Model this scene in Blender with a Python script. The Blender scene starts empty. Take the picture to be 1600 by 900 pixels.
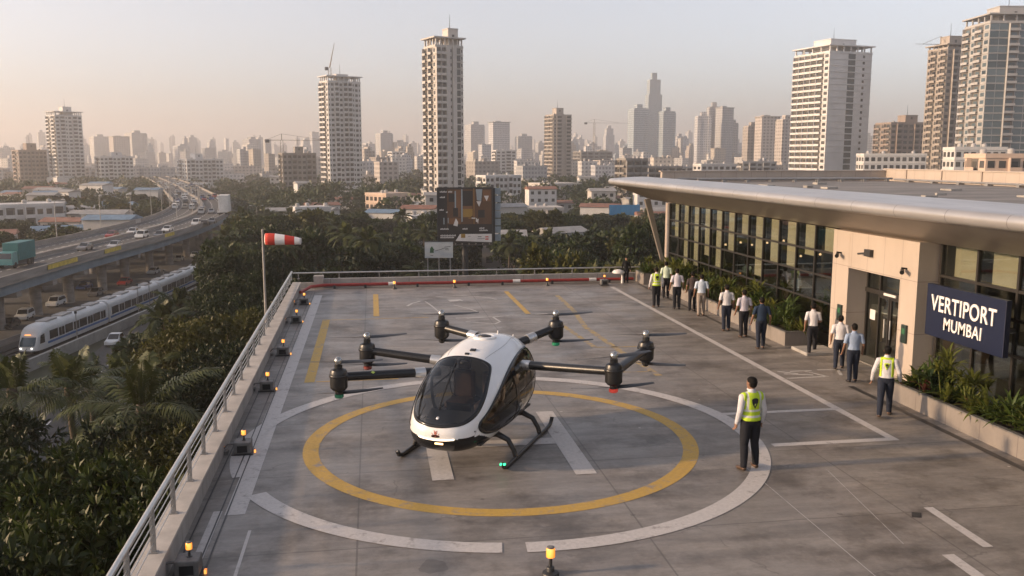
import bpy, bmesh, math, random
import numpy as np
from mathutils import Vector, Matrix
from mathutils.bvhtree import BVHTree
R = math.radians
PI = math.pi
rng = random.Random(7)
sc = bpy.context.scene
COL = sc.collection
F_PX, HORIZON_OFF, VP_OFF = 1400.0, 205.0, 220.0
PITCH = math.atan(HORIZON_OFF / F_PX)
YAW = math.atan(VP_OFF * math.cos(PITCH) / F_PX)
CAM = Vector((0, 0, 6.0))
GZ = -20.0          # street level, twenty metres below the rooftop pad


def ray(px, py):
    x, y = (px - 800) / F_PX, (450 - py) / F_PX
    st, ct, sp, cp = math.sin(YAW), math.cos(YAW), math.sin(PITCH), math.cos(PITCH)
    return Vector((st * cp + x * ct + y * st * sp, ct * cp - x * st + y * ct * sp, -sp + y * cp))


def ground(px, py, z=0.0):
    r = ray(px, py)
    t = (z - 6) / r.z
    return Vector((r.x * t, r.y * t, z))


def along(px, d):
    """Ground point in the direction of image column px, d metres out."""
    r = ray(px, 245)
    k = d / math.hypot(r.x, r.y)
    return Vector((r.x * k, r.y * k, GZ))


def height_at(px, py, d):
    r = ray(px, py)
    return 6 + r.z * d / math.hypot(r.x, r.y)


# ---------------------------------------------------------------- objects
def tag(o, label=None, cat=None, group=None, kind=None):
    if label: o['label'] = label
    if cat: o['category'] = cat
    if group: o['group'] = group
    if kind: o['kind'] = kind
    return o


def link(name, data, parent=None):
    o = bpy.data.objects.new(name, data)
    COL.objects.link(o)
    if parent is not None: o.parent = parent
    return o


def thing(name, label, cat, loc=(0, 0, 0), rz=0.0, group=None):
    o = link(name, None)
    o.location = loc
    o.rotation_euler = (0, 0, rz)
    o.empty_display_size = 0.2
    return tag(o, label, cat, group)


def dup(root, loc=None, rz=None, label=None, scale=None, parent=None):
    r = root.copy()
    COL.objects.link(r)
    if parent is not None: r.parent = parent
    if loc is not None: r.location = loc
    if rz is not None: r.rotation_euler = (0, 0, rz)
    if scale is not None: r.scale = (scale,) * 3 if isinstance(scale, (int, float)) else scale
    if label: r['label'] = label
    for ch in CH.get(root.name, []):
        dup(ch, parent=r)
    return r


CH = {}     # parent name -> children, noted as they are built


class MB:
    """Collects shapes, builds them as one mesh object."""

    def __init__(s):
        s.v, s.f, s.m, s.cur = [], [], [], 0

    def mat(s, i):
        s.cur = i
        return s

    def add(s, vs, fs):
        n = len(s.v)
        s.v += [tuple(v) for v in vs]
        s.f += [tuple(i + n for i in f) for f in fs]
        s.m += [s.cur] * len(fs)
        return s

    def quad(s, a, b, c, d):
        return s.add([a, b, c, d], [(0, 1, 2, 3)])

    def box(s, x0, x1, y0, y1, z0, z1, M=None):
        vs = [Vector((x, y, z)) for z in (z0, z1) for y in (y0, y1) for x in (x0, x1)]
        if M is not None: vs = [M @ v for v in vs]
        return s.add(vs, [(0, 2, 3, 1), (4, 5, 7, 6), (0, 1, 5, 4), (2, 6, 7, 3), (0, 4, 6, 2), (1, 3, 7, 5)])

    def cbox(s, x0, x1, y0, y1, z0, z1, c=0.02, M=None):
        """box with chamfered edges"""
        bm = bmesh.new()
        bmesh.ops.create_cube(bm, size=1)
        for v in bm.verts:
            v.co = Vector((x0 + (x1 - x0) * (v.co.x + .5), y0 + (y1 - y0) * (v.co.y + .5), z0 + (z1 - z0) * (v.co.z + .5)))
        bmesh.ops.bevel(bm, geom=bm.edges[:], offset=c, segments=2, affect='EDGES', profile=.5)
        s.bm(bm, M)
        return s

    def bm(s, bm, M=None):
        bm.verts.index_update()
        s.add([(M @ v.co) if M is not None else v.co.copy() for v in bm.verts], [[v.index for v in f.verts] for f in bm.faces])
        bm.free()
        return s

    def tube(s, path, r, n=8, cap=True, flat=1.0):
        path = [Vector(p) for p in path]
        rs = r if isinstance(r, (list, tuple)) else [r] * len(path)
        rings = []
        up0 = None
        for i, p in enumerate(path):
            a = path[max(i - 1, 0)]
            b = path[min(i + 1, len(path) - 1)]
            t = (b - a).normalized()
            if up0 is None:
                up0 = Vector((0, 0, 1)) if abs(t.z) < .9 else Vector((1, 0, 0))
            side = t.cross(up0).normalized()
            up = side.cross(t).normalized()
            up0 = up
            rings.append([p + (side * math.cos(2 * PI * k / n) + up * math.sin(2 * PI * k / n) * flat) * rs[i] for k in range(n)])
        vs = [v for rg in rings for v in rg]
        fs = []
        for i in range(len(path) - 1):
            for k in range(n):
                fs.append((i * n + k, i * n + (k + 1) % n, (i + 1) * n + (k + 1) % n, (i + 1) * n + k))
        if cap:
            fs.append(tuple(range(n - 1, -1, -1)))
            fs.append(tuple((len(path) - 1) * n + k for k in range(n)))
        return s.add(vs, fs)

    def lathe(s, prof, c=(0, 0, 0), n=16, M=None):
        vs, fs = [], []
        for r_, z in prof:
            for k in range(n):
                a = 2 * PI * k / n
                v = Vector((c[0] + r_ * math.cos(a), c[1] + r_ * math.sin(a), c[2] + z))
                vs.append(M @ v if M is not None else v)
        for i in range(len(prof) - 1):
            for k in range(n):
                fs.append((i * n + k, i * n + (k + 1) % n, (i + 1) * n + (k + 1) % n, (i + 1) * n + k))
        fs.append(tuple(range(n - 1, -1, -1)))
        fs.append(tuple((len(prof) - 1) * n + k for k in range(n)))
        return s.add(vs, fs)

    def prism(s, poly, axis, a, b):
        """extrude a 2-D polygon along an axis: 'x' -> (y,z), 'y' -> (x,z), 'z' -> (x,y)"""
        def P(u, v, w):
            return {'x': (w, u, v), 'y': (u, w, v), 'z': (u, v, w)}[axis]
        n = len(poly)
        vs = [P(u, v, a) for u, v in poly] + [P(u, v, b) for u, v in poly]
        fs = [tuple(range(n)), tuple(range(2 * n - 1, n - 1, -1))]
        fs += [(k, k + n, (k + 1) % n + n, (k + 1) % n) for k in range(n)]
        return s.add(vs, fs)

    def mesh(s, name, mats, smooth=False, fix=True):
        me = bpy.data.meshes.new(name)
        me.from_pydata(s.v, [], s.f)
        for m in mats: me.materials.append(m)
        if len(mats) > 1: me.polygons.foreach_set('material_index', s.m)
        if fix:
            bm = bmesh.new()
            bm.from_mesh(me)
            bmesh.ops.recalc_face_normals(bm, faces=bm.faces[:])
            bm.to_mesh(me)
            bm.free()
        if smooth:
            me.polygons.foreach_set('use_smooth', [True] * len(me.polygons))
            if smooth != 'all':
                try: me.set_sharp_from_angle(angle=R(38))
                except Exception: pass
        me.update()
        return me

    def build(s, name, mats, parent=None, smooth=False, fix=True):
        if not isinstance(mats, (list, tuple)): mats = [mats]
        o = link(name, s.mesh(name, mats, smooth, fix), parent)
        if parent is not None: CH.setdefault(parent.name, []).append(o)
        return o


def put(name, me, parent=None, loc=(0, 0, 0), scale=None, rz=0.0):
    o = link(name, me, parent)
    o.location = loc
    if scale is not None: o.scale = scale
    if rz: o.rotation_euler = (0, 0, rz)
    if parent is not None: CH.setdefault(parent.name, []).append(o)
    return o


# ---------------------------------------------------------------- materials
class NT:
    def __init__(s, name):
        s.m = bpy.data.materials.new(name)
        s.m.use_nodes = True
        s.t = s.m.node_tree
        s.b = s.t.nodes['Principled BSDF']
        s.out = s.t.nodes['Material Output']

    def n(s, kind, **kw):
        nd = s.t.nodes.new(kind)
        for k, v in kw.items():
            if k in nd.inputs.keys(): nd.inputs[k].default_value = v
            else: setattr(nd, k, v)
        return nd

    def l(s, a, b): s.t.links.new(a, b)

    def coord(s, which='Object', scale=(1, 1, 1)):
        tc = s.n('ShaderNodeTexCoord')
        mp = s.n('ShaderNodeMapping')
        mp.inputs['Scale'].default_value = scale
        s.l(tc.outputs[which], mp.inputs['Vector'])
        return mp.outputs[0]

    def noise(s, vec, scale, detail=4, rough=.6):
        nd = s.n('ShaderNodeTexNoise', Scale=scale, Detail=detail, Roughness=rough)
        s.l(vec, nd.inputs['Vector'])
        return nd.outputs['Fac']

    def ramp(s, fac, stops):
        nd = s.n('ShaderNodeValToRGB')
        e = nd.color_ramp.elements
        while len(e) < len(stops): e.new(.5)
        for i, (p, c) in enumerate(stops):
            e[i].position = p
            e[i].color = (*c, 1) if len(c) == 3 else c
        s.l(fac, nd.inputs['Fac'])
        return nd.outputs['Color']

    def mix(s, fac, a, b, mode='MIX'):
        nd = s.n('ShaderNodeMix', data_type='RGBA', blend_type=mode)
        for sock, v in ((nd.inputs[0], fac), (nd.inputs[6], a), (nd.inputs[7], b)):
            if hasattr(v, 'is_linked'): s.l(v, sock)
            elif isinstance(v, (int, float)): sock.default_value = v
            else: sock.default_value = (*v, 1)
        return nd.outputs[2]

    def math(s, op, a, b=0.0, clamp=False):
        nd = s.n('ShaderNodeMath', operation=op, use_clamp=clamp)
        for i, v in enumerate((a, b)):
            if hasattr(v, 'is_linked'): s.l(v, nd.inputs[i])
            else: nd.inputs[i].default_value = v
        return nd.outputs[0]

    def bump(s, h, strength=.3, dist=.02):
        nd = s.n('ShaderNodeBump', Strength=strength, Distance=dist)
        s.l(h, nd.inputs['Height'])
        s.l(nd.outputs[0], s.b.inputs['Normal'])

    def set(s, **kw):
        for k, v in kw.items():
            k = k.replace('_', ' ')
            sock = s.b.inputs[k]
            if hasattr(v, 'is_linked'): s.l(v, sock)
            elif k in ('Base Color', 'Emission Color') : sock.default_value = (*v[:3], 1)
            else: sock.default_value = v
        return s


def mat(name, col, rough=.6, metal=0.0, var=.18, scale=3.0, bump=0.0, spec=None, coat=0.0, coord='Object'):
    """plain procedural material: base colour broken up by two noises"""
    t = NT(name)
    v = t.coord(coord)
    a = t.noise(v, scale, 5, .65)
    lo = [c * (1 - var) for c in col]
    hi = [min(1, c * (1 + var)) for c in col]
    c = t.ramp(a, [(.3, lo), (.7, hi)])
    t.set(Base_Color=c, Roughness=rough, Metallic=metal)
    b = t.noise(v, scale * 5, 3, .6)
    rr = t.math('ADD', t.math('MULTIPLY', b, .16), rough - .08, True)
    t.set(Roughness=rr)
    if spec is not None: t.set(Specular_IOR_Level=spec)
    if coat: t.set(Coat_Weight=coat, Coat_Roughness=.08)
    if bump: t.bump(b, bump, .01)
    return t.m


def emis(name, col, strength):
    t = NT(name)
    t.set(Base_Color=col, Emission_Color=col, Emission_Strength=strength, Roughness=.4)
    return t.m


def glass(name, tint=(.05, .07, .07), alpha=.35, rough=.03, refl=(1, 1, 1), f0=.055):
    """tinted pane: see-through by alpha, mirror-like by fresnel"""
    t = NT(name)
    tr = t.n('ShaderNodeBsdfTransparent')
    tr.inputs[0].default_value = (*[min(1, alpha + c) for c in tint], 1)
    gl = t.n('ShaderNodeBsdfGlossy', Roughness=rough)
    gl.inputs[0].default_value = (*refl, 1)
    lw = t.n('ShaderNodeLayerWeight', Blend=.5)
    k = t.math('ADD', t.math('MULTIPLY', t.math('POWER', lw.outputs['Facing'], 5.0), .94), f0, True)
    mx = t.n('ShaderNodeMixShader')
    t.l(k, mx.inputs[0])
    t.l(tr.outputs[0], mx.inputs[1])
    t.l(gl.outputs[0], mx.inputs[2])
    t.l(mx.outputs[0], t.out.inputs['Surface'])
    return t.m


# ---------------------------------------------------------------- camera, sky, sun, air
cam_d = bpy.data.cameras.new('camera')
cam_d.sensor_width = 36
cam_d.lens = F_PX / 1600 * 36
cam_d.clip_start = .1
cam_d.clip_end = 40000
cam = link('camera', cam_d)
cam.location = CAM
cam.rotation_euler = (PI / 2 - PITCH, 0, -YAW)
sc.camera = cam

SUN_EL = R(15)
SUN_AZ_DIR = Vector((-math.cos(R(1)), -math.sin(R(1)), 0))     # horizontal direction towards the sun (left of the picture)
w = bpy.data.worlds.new('World')
sc.world = w
w.use_nodes = True
wt = w.node_tree
bg = wt.nodes['Background']
sky = wt.nodes.new('ShaderNodeTexSky')
sky.sky_type = 'NISHITA'
sky.sun_disc = False
sky.sun_elevation = SUN_EL
sky.sun_rotation = math.atan2(SUN_AZ_DIR.x, SUN_AZ_DIR.y)
sky.altitude = 30
sky.air_density = SKY_AIR = 1.0
sky.dust_density = 1.2
sky.ozone_density = 4.0
hs = wt.nodes.new('ShaderNodeHueSaturation')
hs.inputs['Saturation'].default_value = .42
wt.links.new(sky.outputs[0], hs.inputs['Color'])
tn = wt.nodes.new('ShaderNodeMix')
tn.data_type = 'RGBA'
tn.blend_type = 'MULTIPLY'
tn.inputs[0].default_value = 1.0
tn.inputs[7].default_value = (1.04, .985, .965, 1)
wt.links.new(hs.outputs[0], tn.inputs[6])
wt.links.new(tn.outputs[2], bg.inputs[0])
bg.inputs[1].default_value = .15

sd = bpy.data.lights.new('sun', 'SUN')
sd.energy = 4.2
sd.angle = R(2.2)
sd.color = (1.0, .69, .42)
sun = link('sun', sd)
to_sun = Vector((SUN_AZ_DIR.x * math.cos(SUN_EL), SUN_AZ_DIR.y * math.cos(SUN_EL), math.sin(SUN_EL)))
sun.rotation_euler = to_sun.to_track_quat('Z', 'Y').to_euler()
sun.location = (-60, -20, 40)

hz = NT('haze_air')
hz.t.nodes.remove(hz.b)
pv = hz.n('ShaderNodeVolumePrincipled')
pv.inputs['Color'].default_value = (1.0, .93, .87, 1)
pv.inputs['Density'].default_value = 3.5e-4
pv.inputs['Anisotropy'].default_value = .55
hz.l(pv.outputs[0], hz.out.inputs['Volume'])
hb = MB().box(-7200, 7200, -900, 8200, GZ - 1.5, 235)
haze = hb.build('haze', [hz.m])
tag(haze, 'pale warm evening haze lying over the whole city', 'haze', kind='stuff')

sc.view_settings.view_transform = 'Standard'
sc.view_settings.look = 'None'
sc.view_settings.exposure = 0.76
sc.view_settings.gamma = 1
sc.view_settings.use_curve_mapping = False
sc.cycles.use_denoising = True
sc.cycles.max_bounces = 6
sc.cycles.diffuse_bounces = 2
sc.cycles.glossy_bounces = 3
sc.cycles.transmission_bounces = 3
sc.cycles.volume_bounces = 1
sc.cycles.transparent_max_bounces = 10
sc.cycles.sample_clamp_indirect = 6

# ---------------------------------------------------------------- shared materials
M = {}
M['white_paint'] = mat('white_road_paint', (.62, .60, .57), .7, var=.22, scale=2.2)
M['steel'] = mat('galvanised_steel', (.55, .54, .52), .35, .8, var=.1)
M['black'] = mat('black_plastic', (.012, .012, .013), .35, var=.3)
M['dark_metal'] = mat('dark_metal', (.05, .05, .052), .45, .4)
M['grey_metal'] = mat('grey_metal', (.3, .29, .28), .45, .5)
M['concrete'] = mat('weathered_concrete', (.30, .285, .265), .85, var=.28, scale=1.6, bump=.2)
M['white_wall'] = mat('white_render', (.62, .60, .57), .8, var=.14, scale=.25)
M['asphalt'] = mat('asphalt', (.055, .054, .053), .85, var=.25, scale=.8)
M['soil'] = mat('dark_soil', (.03, .022, .016), .95, var=.4, scale=9)
# ================================================================ ground, pad deck, markings, parapets
t = NT('city_ground')
v = t.coord('Object')
big = t.noise(v, .012, 5, .6)
small = t.noise(v, .35, 4, .7)
c1 = t.ramp(big, [(.38, (.035, .045, .020)), (.5, (.07, .065, .045)), (.62, (.16, .13, .10))])
c2 = t.mix(t.math('MULTIPLY', small, .5), c1, (.05, .045, .032), 'MIX')
t.set(Base_Color=c2, Roughness=.95)
M['earth'] = t.m
g = MB()
xs = [-9000, -2500, -800, -200, 200, 800, 2500, 9000]
ys = [-900, -200, 200, 700, 1500, 3000, 6000, 12000]
for i in range(7):
    for j in range(7):
        g.quad((xs[i], ys[j], GZ - .02), (xs[i + 1], ys[j], GZ - .02), (xs[i + 1], ys[j + 1], GZ - .02), (xs[i], ys[j + 1], GZ - .02))
tag(g.build('ground', M['earth']), kind='structure')

t = NT('pad_concrete')
v = t.coord('Object')
vs = t.coord('Object', (.35, 1.5, 1))
sweep = t.noise(vs, 1.1, 7, .72)            # trowel and tyre sweeps
cloud = t.noise(v, .22, 4, .6)
fine = t.noise(v, 9, 5, .75)
base = t.ramp(sweep, [(.28, (.095, .086, .078)), (.48, (.208, .186, .167)), (.72, (.365, .33, .295))])
base = t.mix(t.math('MULTIPLY', cloud, .6), base, (.205, .194, .186), 'MIX')
stain = t.ramp(t.noise(v, .55, 6, .7), [(.36, (.52, .50, .48)), (.52, (1, 1, 1))])
base = t.mix(1.0, base, stain, 'MULTIPLY')
base = t.mix(.35, base, t.ramp(fine, [(.3, (.55, .55, .55)), (.7, (1.2, 1.2, 1.2))]), 'MULTIPLY')
br = t.n('ShaderNodeTexBrick', Scale=.2)
br.offset = 0
br.inputs['Mortar Size'].default_value = .0035
br.inputs['Mortar Smooth'].default_value = .3
br.inputs['Brick Width'].default_value = .92
br.inputs['Row Height'].default_value = .68
wob = t.n('ShaderNodeVectorMath', operation='ADD')
wob.inputs[1].default_value = (.35, .25, 0)
t.l(v, wob.inputs[0])
t.l(wob.outputs[0], br.inputs['Vector'])
joint = br.outputs['Fac']
base = t.mix(t.math('MULTIPLY', joint, .55), base, (.06, .055, .05), 'MIX')
vo = t.n('ShaderNodeTexVoronoi', feature='DISTANCE_TO_EDGE', Scale=.33)
wv = t.n('ShaderNodeVectorMath', operation='ADD')
nz = t.n('ShaderNodeTexNoise', Scale=1.3, Detail=5)
t.l(v, nz.inputs['Vector'])
sc_ = t.n('ShaderNodeVectorMath', operation='SCALE')
sc_.inputs['Scale'].default_value = 1.2
t.l(nz.outputs['Color'], sc_.inputs[0])
t.l(v, wv.inputs[0])
t.l(sc_.outputs[0], wv.inputs[1])
t.l(wv.outputs[0], vo.inputs['Vector'])
crack = t.math('LESS_THAN', vo.outputs['Distance'], .006)
ck = t.math('MULTIPLY', crack, t.math('GREATER_THAN', t.noise(v, .4, 3), .55))
base = t.mix(t.math('MULTIPLY', ck, .4), base, (.08, .075, .07), 'MIX')
def spots(scale, size, keep, seed):
    vo_ = t.n('ShaderNodeTexVoronoi', feature='F1', Scale=scale, Randomness=1.0)
    vv = t.n('ShaderNodeVectorMath', operation='ADD')
    vv.inputs[1].default_value = (seed, seed * 1.7, 0)
    dn = t.n('ShaderNodeTexNoise', Scale=scale * 6, Detail=3)
    t.l(v, dn.inputs['Vector'])
    dm = t.n('ShaderNodeVectorMath', operation='SCALE')
    dm.inputs['Scale'].default_value = .12 / scale
    t.l(dn.outputs['Color'], dm.inputs[0])
    t.l(v, vv.inputs[0])
    v2 = t.n('ShaderNodeVectorMath', operation='ADD')
    t.l(vv.outputs[0], v2.inputs[0])
    t.l(dm.outputs[0], v2.inputs[1])
    t.l(v2.outputs[0], vo_.inputs['Vector'])
    wn_ = t.n('ShaderNodeSeparateColor')
    t.l(vo_.outputs['Color'], wn_.inputs[0])
    return t.math('MULTIPLY', t.math('LESS_THAN', vo_.outputs['Distance'], t.math('MULTIPLY', wn_.outputs[1], size)), t.math('LESS_THAN', wn_.outputs[0], keep))


base = t.mix(t.math('MULTIPLY', spots(.55, .22, .35, 3.1), .38), base, (.05, .045, .04))      # oil and rubber spots
base = t.mix(t.math('MULTIPLY', spots(1.7, .10, .4, 8.3), .45), base, (.045, .04, .036))
base = t.mix(t.math('MULTIPLY', spots(1.4, .05, .25, 5.7), .8), base, (.55, .53, .50))        # specks of grit and paint
rough = t.ramp(t.noise(v, .5, 5, .65), [(.35, (.36,) * 3), (.65, (.62,) * 3)])
t.set(Base_Color=base, Roughness=rough, Specular_IOR_Level=.5)
t.bump(t.math('ADD', sweep, t.math('MULTIPLY', fine, .3)), .25, .012)
M['pad'] = t.m
pad_nt = t


def worn(name, col, wear=.44, under=(.22, .20, .19)):
    t = NT(name)
    v = t.coord('Object')
    a = t.noise(t.coord('Object', (1, 1, 1)), 3.2, 7, .75)
    k = t.ramp(a, [(wear - .07, (0, 0, 0)), (wear + .06, (1, 1, 1))])
    b = t.noise(v, 14, 3, .6)
    c = t.ramp(b, [(.3, [x * .82 for x in col]), (.7, col)])
    t.set(Base_Color=t.mix(k, under, c), Roughness=.6)
    return t.m


M['line_white'] = worn('worn_white_line', (.52, .49, .47), .385)
M['line_yellow'] = worn('worn_yellow_line', (.50, .315, .065), .405)
M['line_faint'] = worn('faded_white_line', (.52, .50, .48), .43)
M['line_yfaint'] = worn('faded_yellow_line', (.42, .30, .11), .49)

d = MB()
d.box(-3.6, 44, -9, 43.2, GZ - 1, 0)
deck = d.build('rooftop_pad', M['pad'])
tag(deck, kind='structure')

ZL = .004


def strip(mb, p, q, wd, z=ZL):
    p, q = Vector((p[0], p[1], z)), Vector((q[0], q[1], z))
    n = Vector((-(q - p).y, (q - p).x, 0)).normalized() * wd / 2
    mb.quad(p - n, q - n, q + n, p + n)


def arc(mb, c, r0, r1, a0, a1, z=ZL, n=None):
    n = n or max(6, int(abs(a1 - a0) / 2))
    for k in range(n):
        a, b = R(a0 + (a1 - a0) * k / n), R(a0 + (a1 - a0) * (k + 1) / n)
        mb.quad((c[0] + r0 * math.cos(a), c[1] + r0 * math.sin(a), z), (c[0] + r1 * math.cos(a), c[1] + r1 * math.sin(a), z),
                (c[0] + r1 * math.cos(b), c[1] + r1 * math.sin(b), z), (c[0] + r0 * math.cos(b), c[1] + r0 * math.sin(b), z))


def path_strip(mb, pts, wd, z=ZL):
    for a, b in zip(pts, pts[1:]): strip(mb, a, b, wd, z)


CIR = (2.62, 18.35)
wl = MB()
arc(wl, CIR, 5.2, 5.56, -94, 196, .008)
arc(wl, CIR, 5.2, 5.56, 207, 262, .008)
tag(wl.build('painted_white_circle', M['line_white']), kind='structure')
yl = MB()
arc(yl, CIR, 3.83, 4.15, 0, 360, .004, 180)
tag(yl.build('painted_yellow_circle', M['line_yellow']), kind='structure')
hl = MB()
strip(hl, (1.2, 16.1), (1.2, 20.45), .41, .008)
strip(hl, (3.93, 16.0), (3.93, 20.3), .41, .008)
strip(hl, (1.41, 18.1), (3.72, 18.1), .41, .008)
tag(hl.build('painted_letter', M['line_white']), kind='structure')
bl = MB()
strip(bl, (-2.42, 15.0), (-2.42, 39.6), .34)
strip(bl, (-2.72, 12.2), (-2.72, 15.2), .15)
strip(bl, (-2.08, 9), (-2.08, 14.3), .05)
strip(bl, (10.94, 17.0), (10.94, 40.1), .2)
strip(bl, (8.2, 17.1), (10.84, 17.1), .2)
strip(bl, (7.9, 19.45), (10.84, 19.45), .17)
strip(bl, (9.38, 13.5), (9.34, 11.9), .17)
strip(bl, (8.55, 11.75), (8.5, 9), .2)
tag(bl.build('painted_border_lines', M['line_white']), kind='structure')
fl = MB()     # half worn off writing and sketch lines
for a, b in (((11.25, 22.95), (12.0, 22.7)), ((11.1, 22.45), (12.35, 22.5)), ((11.55, 23.2), (12.2, 23.2)), ((11.95, 23.2), (12.3, 22.5)),
             ((12.4, 23.25), (13.2, 23.15)), ((13.0, 23.2), (12.75, 22.55)), ((11.2, 23.25), (11.65, 22.9))):
    strip(fl, a, b, .09)
arc(fl, (3.3, 36.6), 1.9, 1.98, 20, 110)
path_strip(fl, [(1.3, 36.1), (1.55, 36.8), (1.9, 37.3)], .1)
path_strip(fl, [(2.1, 37.2), (2.3, 36.0), (2.5, 34.4)], .07)
strip(fl, (3.1, 37.2), (3.65, 37.3), .42, .006)
path_strip(fl, [(3.4, 33.0), (6.6, 33.5)], .09)
path_strip(fl, [(3.3, 32.3), (4.3, 31.7), (4.55, 32.1), (4.4, 33.2), (3.0, 33.1)], .08)
path_strip(fl, [(3.2, 36.1), (3.7, 35.2), (4.0, 34.3)], .07)
strip(fl, (7.1, 16.2), (7.05, 9), .014)
strip(fl, (8.6, 15.6), (8.1, 12.2), .012)
tag(fl.build('painted_faint_lines', M['line_faint']), kind='structure')
y2 = MB()
strip(y2, (-1.78, 24.0), (-1.78, 33.5), .27)
strip(y2, (-1.6, 24.05), (.6, 24.05), .07)
strip(y2, (-1.6, 33.4), (2.0, 33.4), .06)
strip(y2, (.06, 33.9), (.06, 39.5), .22)
strip(y2, (5.86, 33.6), (5.86, 39.5), .2)
tag(y2.build('painted_yellow_lines', M['line_yellow']), kind='structure')
y3 = MB()
path_strip(y3, [(7.9, 38.0), (7.75, 34.0), (7.4, 30.6), (7.55, 26.5), (7.75, 23.3)], .2)
path_strip(y3, [(6.6, 32.5), (6.75, 29.6), (6.9, 27.2)], .17)
strip(y3, (6.9, 27.2), (8.4, 27.1), .1)
strip(y3, (5.6, 23.9), (7.7, 23.8), .07)
tag(y3.build('painted_faded_yellow_lines', M['line_yfaint']), kind='structure')
dr = MB()     # drain slot in front of the planters
strip(dr, (12.38, -6), (12.38, 21.4), .16)
strip(dr, (12.45, 26.4), (12.45, 41), .12)
for x in (-2.92, -2.62, -2.5):
    strip(dr, (x, -5), (x - .12, 40.6), .025, .0085)
dr.quad((8.85, 13.15, ZL), (9.0, 13.1, ZL), (9.12, 13.3, ZL), (8.98, 13.36, ZL))
tag(dr.build('drain_slots', M['dark_metal']), kind='structure')

# ---- parapets
PX = lambda y: -3.04 - .0085 * (y - 12)      # inner face of the left-hand wall
t = NT('parapet_concrete')
v = t.coord('Object')
a = t.noise(t.coord('Object', (1, 1, .35)), 1.6, 6, .7)
c = t.ramp(a, [(.3, (.23, .215, .20)), (.7, (.37, .345, .32))])
bk = t.n('ShaderNodeTexBrick', Scale=.55)
bk.offset = 0
bk.inputs['Mortar Size'].default_value = .006
bk.inputs['Brick Width'].default_value = 1.0
bk.inputs['Row Height'].default_value = 60
t.l(t.coord('Object', (1, 1, 1)), bk.inputs['Vector'])
mp = t.n('ShaderNodeCombineXYZ')
sx = t.n('ShaderNodeSeparateXYZ')
t.l(v, sx.inputs[0])
t.l(t.math('ADD', sx.outputs['X'], sx.outputs['Y']), mp.inputs[0])
mp.inputs[1].default_value = 20
t.l(mp.outputs[0], bk.inputs['Vector'])
c = t.mix(t.math('MULTIPLY', bk.outputs['Fac'], .6), c, (.07, .065, .06))
t.set(Base_Color=c, Roughness=.85)
t.bump(a, .2, .01)
M['parapet'] = t.m
pw = MB()
y0, y1 = -9, 41.0
n = 10
for k in range(n):
    a, b = y0 + (y1 - y0) * k / n, y0 + (y1 - y0) * (k + 1) / n
    pw.prism([(PX(a), a), (PX(b), b), (PX(b) - .3, b), (PX(a) - .3, a)], 'z', -.4, .36)
wall_l = pw.build('parapet_wall', M['parapet'])
tag(wall_l, 'low jointed concrete parapet wall along the left edge of the pad', 'wall')
cp = MB()
cp.prism([(PX(y0) + .03, y0), (PX(y1) + .03, y1), (PX(y1) - .33, y1), (PX(y0) - .33, y0)], 'z', .362, .41)
cp.build('coping', [mat('coping_concrete', (.40, .37, .34), .8, var=.2, scale=2)], wall_l)
fw = MB()
fw.box(-2.3, 12.9, 42.0, 42.25, -.4, .40)
fw.box(-2.75, -2.3, 41.75, 42.25, -.4, .56)
fw.box(-3.6, -2.75, 42.05, 42.25, -.4, .22)
wall_f = fw.build('parapet_wall', M['parapet'])
tag(wall_f, 'low concrete parapet wall with corner block behind the red pipe', 'wall')


# ---- railings: tube handrail, posts, thin bars
def railing(pts, top, base, step, bars, label, r=.028):
    root = thing('railing', label, 'railing', pts[0])
    o = Vector(pts[0])
    P = [Vector(p) - o for p in pts]
    L = (P[1] - P[0]).length
    dirn = (P[1] - P[0]).normalized()
    tz = lambda s: top[0] + (top[1] - top[0]) * s / L
    h = MB()
    h.tube([P[0] + Vector((0, 0, tz(0))), P[1] + Vector((0, 0, tz(L)))], r * 1.5, 12)
    h.build('handrail', M['steel'], root, True)
    nb = MB()
    for k in range(bars):
        f = (k + 1) / (bars + 1.0)
        nb.tube([P[0] + Vector((0, 0, base + (tz(0) - base) * f)), P[1] + Vector((0, 0, base + (tz(L) - base) * f))], r * .36, 6)
    if bars: nb.build('rail_bars', M['steel'], root, True)
    side = Vector((-dirn.y, dirn.x, 0))
    k = 0
    s = .25
    while s < L:
        pm = MB()
        b = P[0] + dirn * s
        z1 = tz(s)
        q = [b - dirn * .02 - side * .035, b + dirn * .02 - side * .035, b + dirn * .02 + side * .035, b - dirn * .02 + side * .035]
        pm.prism([(p.x, p.y) for p in q], 'z', base, z1 - .02)
        q = [b - dirn * .05 - side * .06, b + dirn * .05 - side * .06, b + dirn * .05 + side * .06, b - dirn * .05 + side * .06]
        pm.prism([(p.x, p.y) for p in q], 'z', base - .006, base + .015)
        pm.build('post', M['grey_metal'], root)
        s += step
    return root


railing([(-2.93, -2, 0), (-3.70, 41.6, 0)], (1.24, .80), .412, 1.45, 4,
        'long galvanised railing with thin bars down the left edge of the pad')
railing([(-3.7, 42.12, 0), (12.9, 42.12, 0)], (.68, .66), .405, 1.85, 0,
        'thin steel railing on top of the far parapet behind the red pipe', .022)

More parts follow.
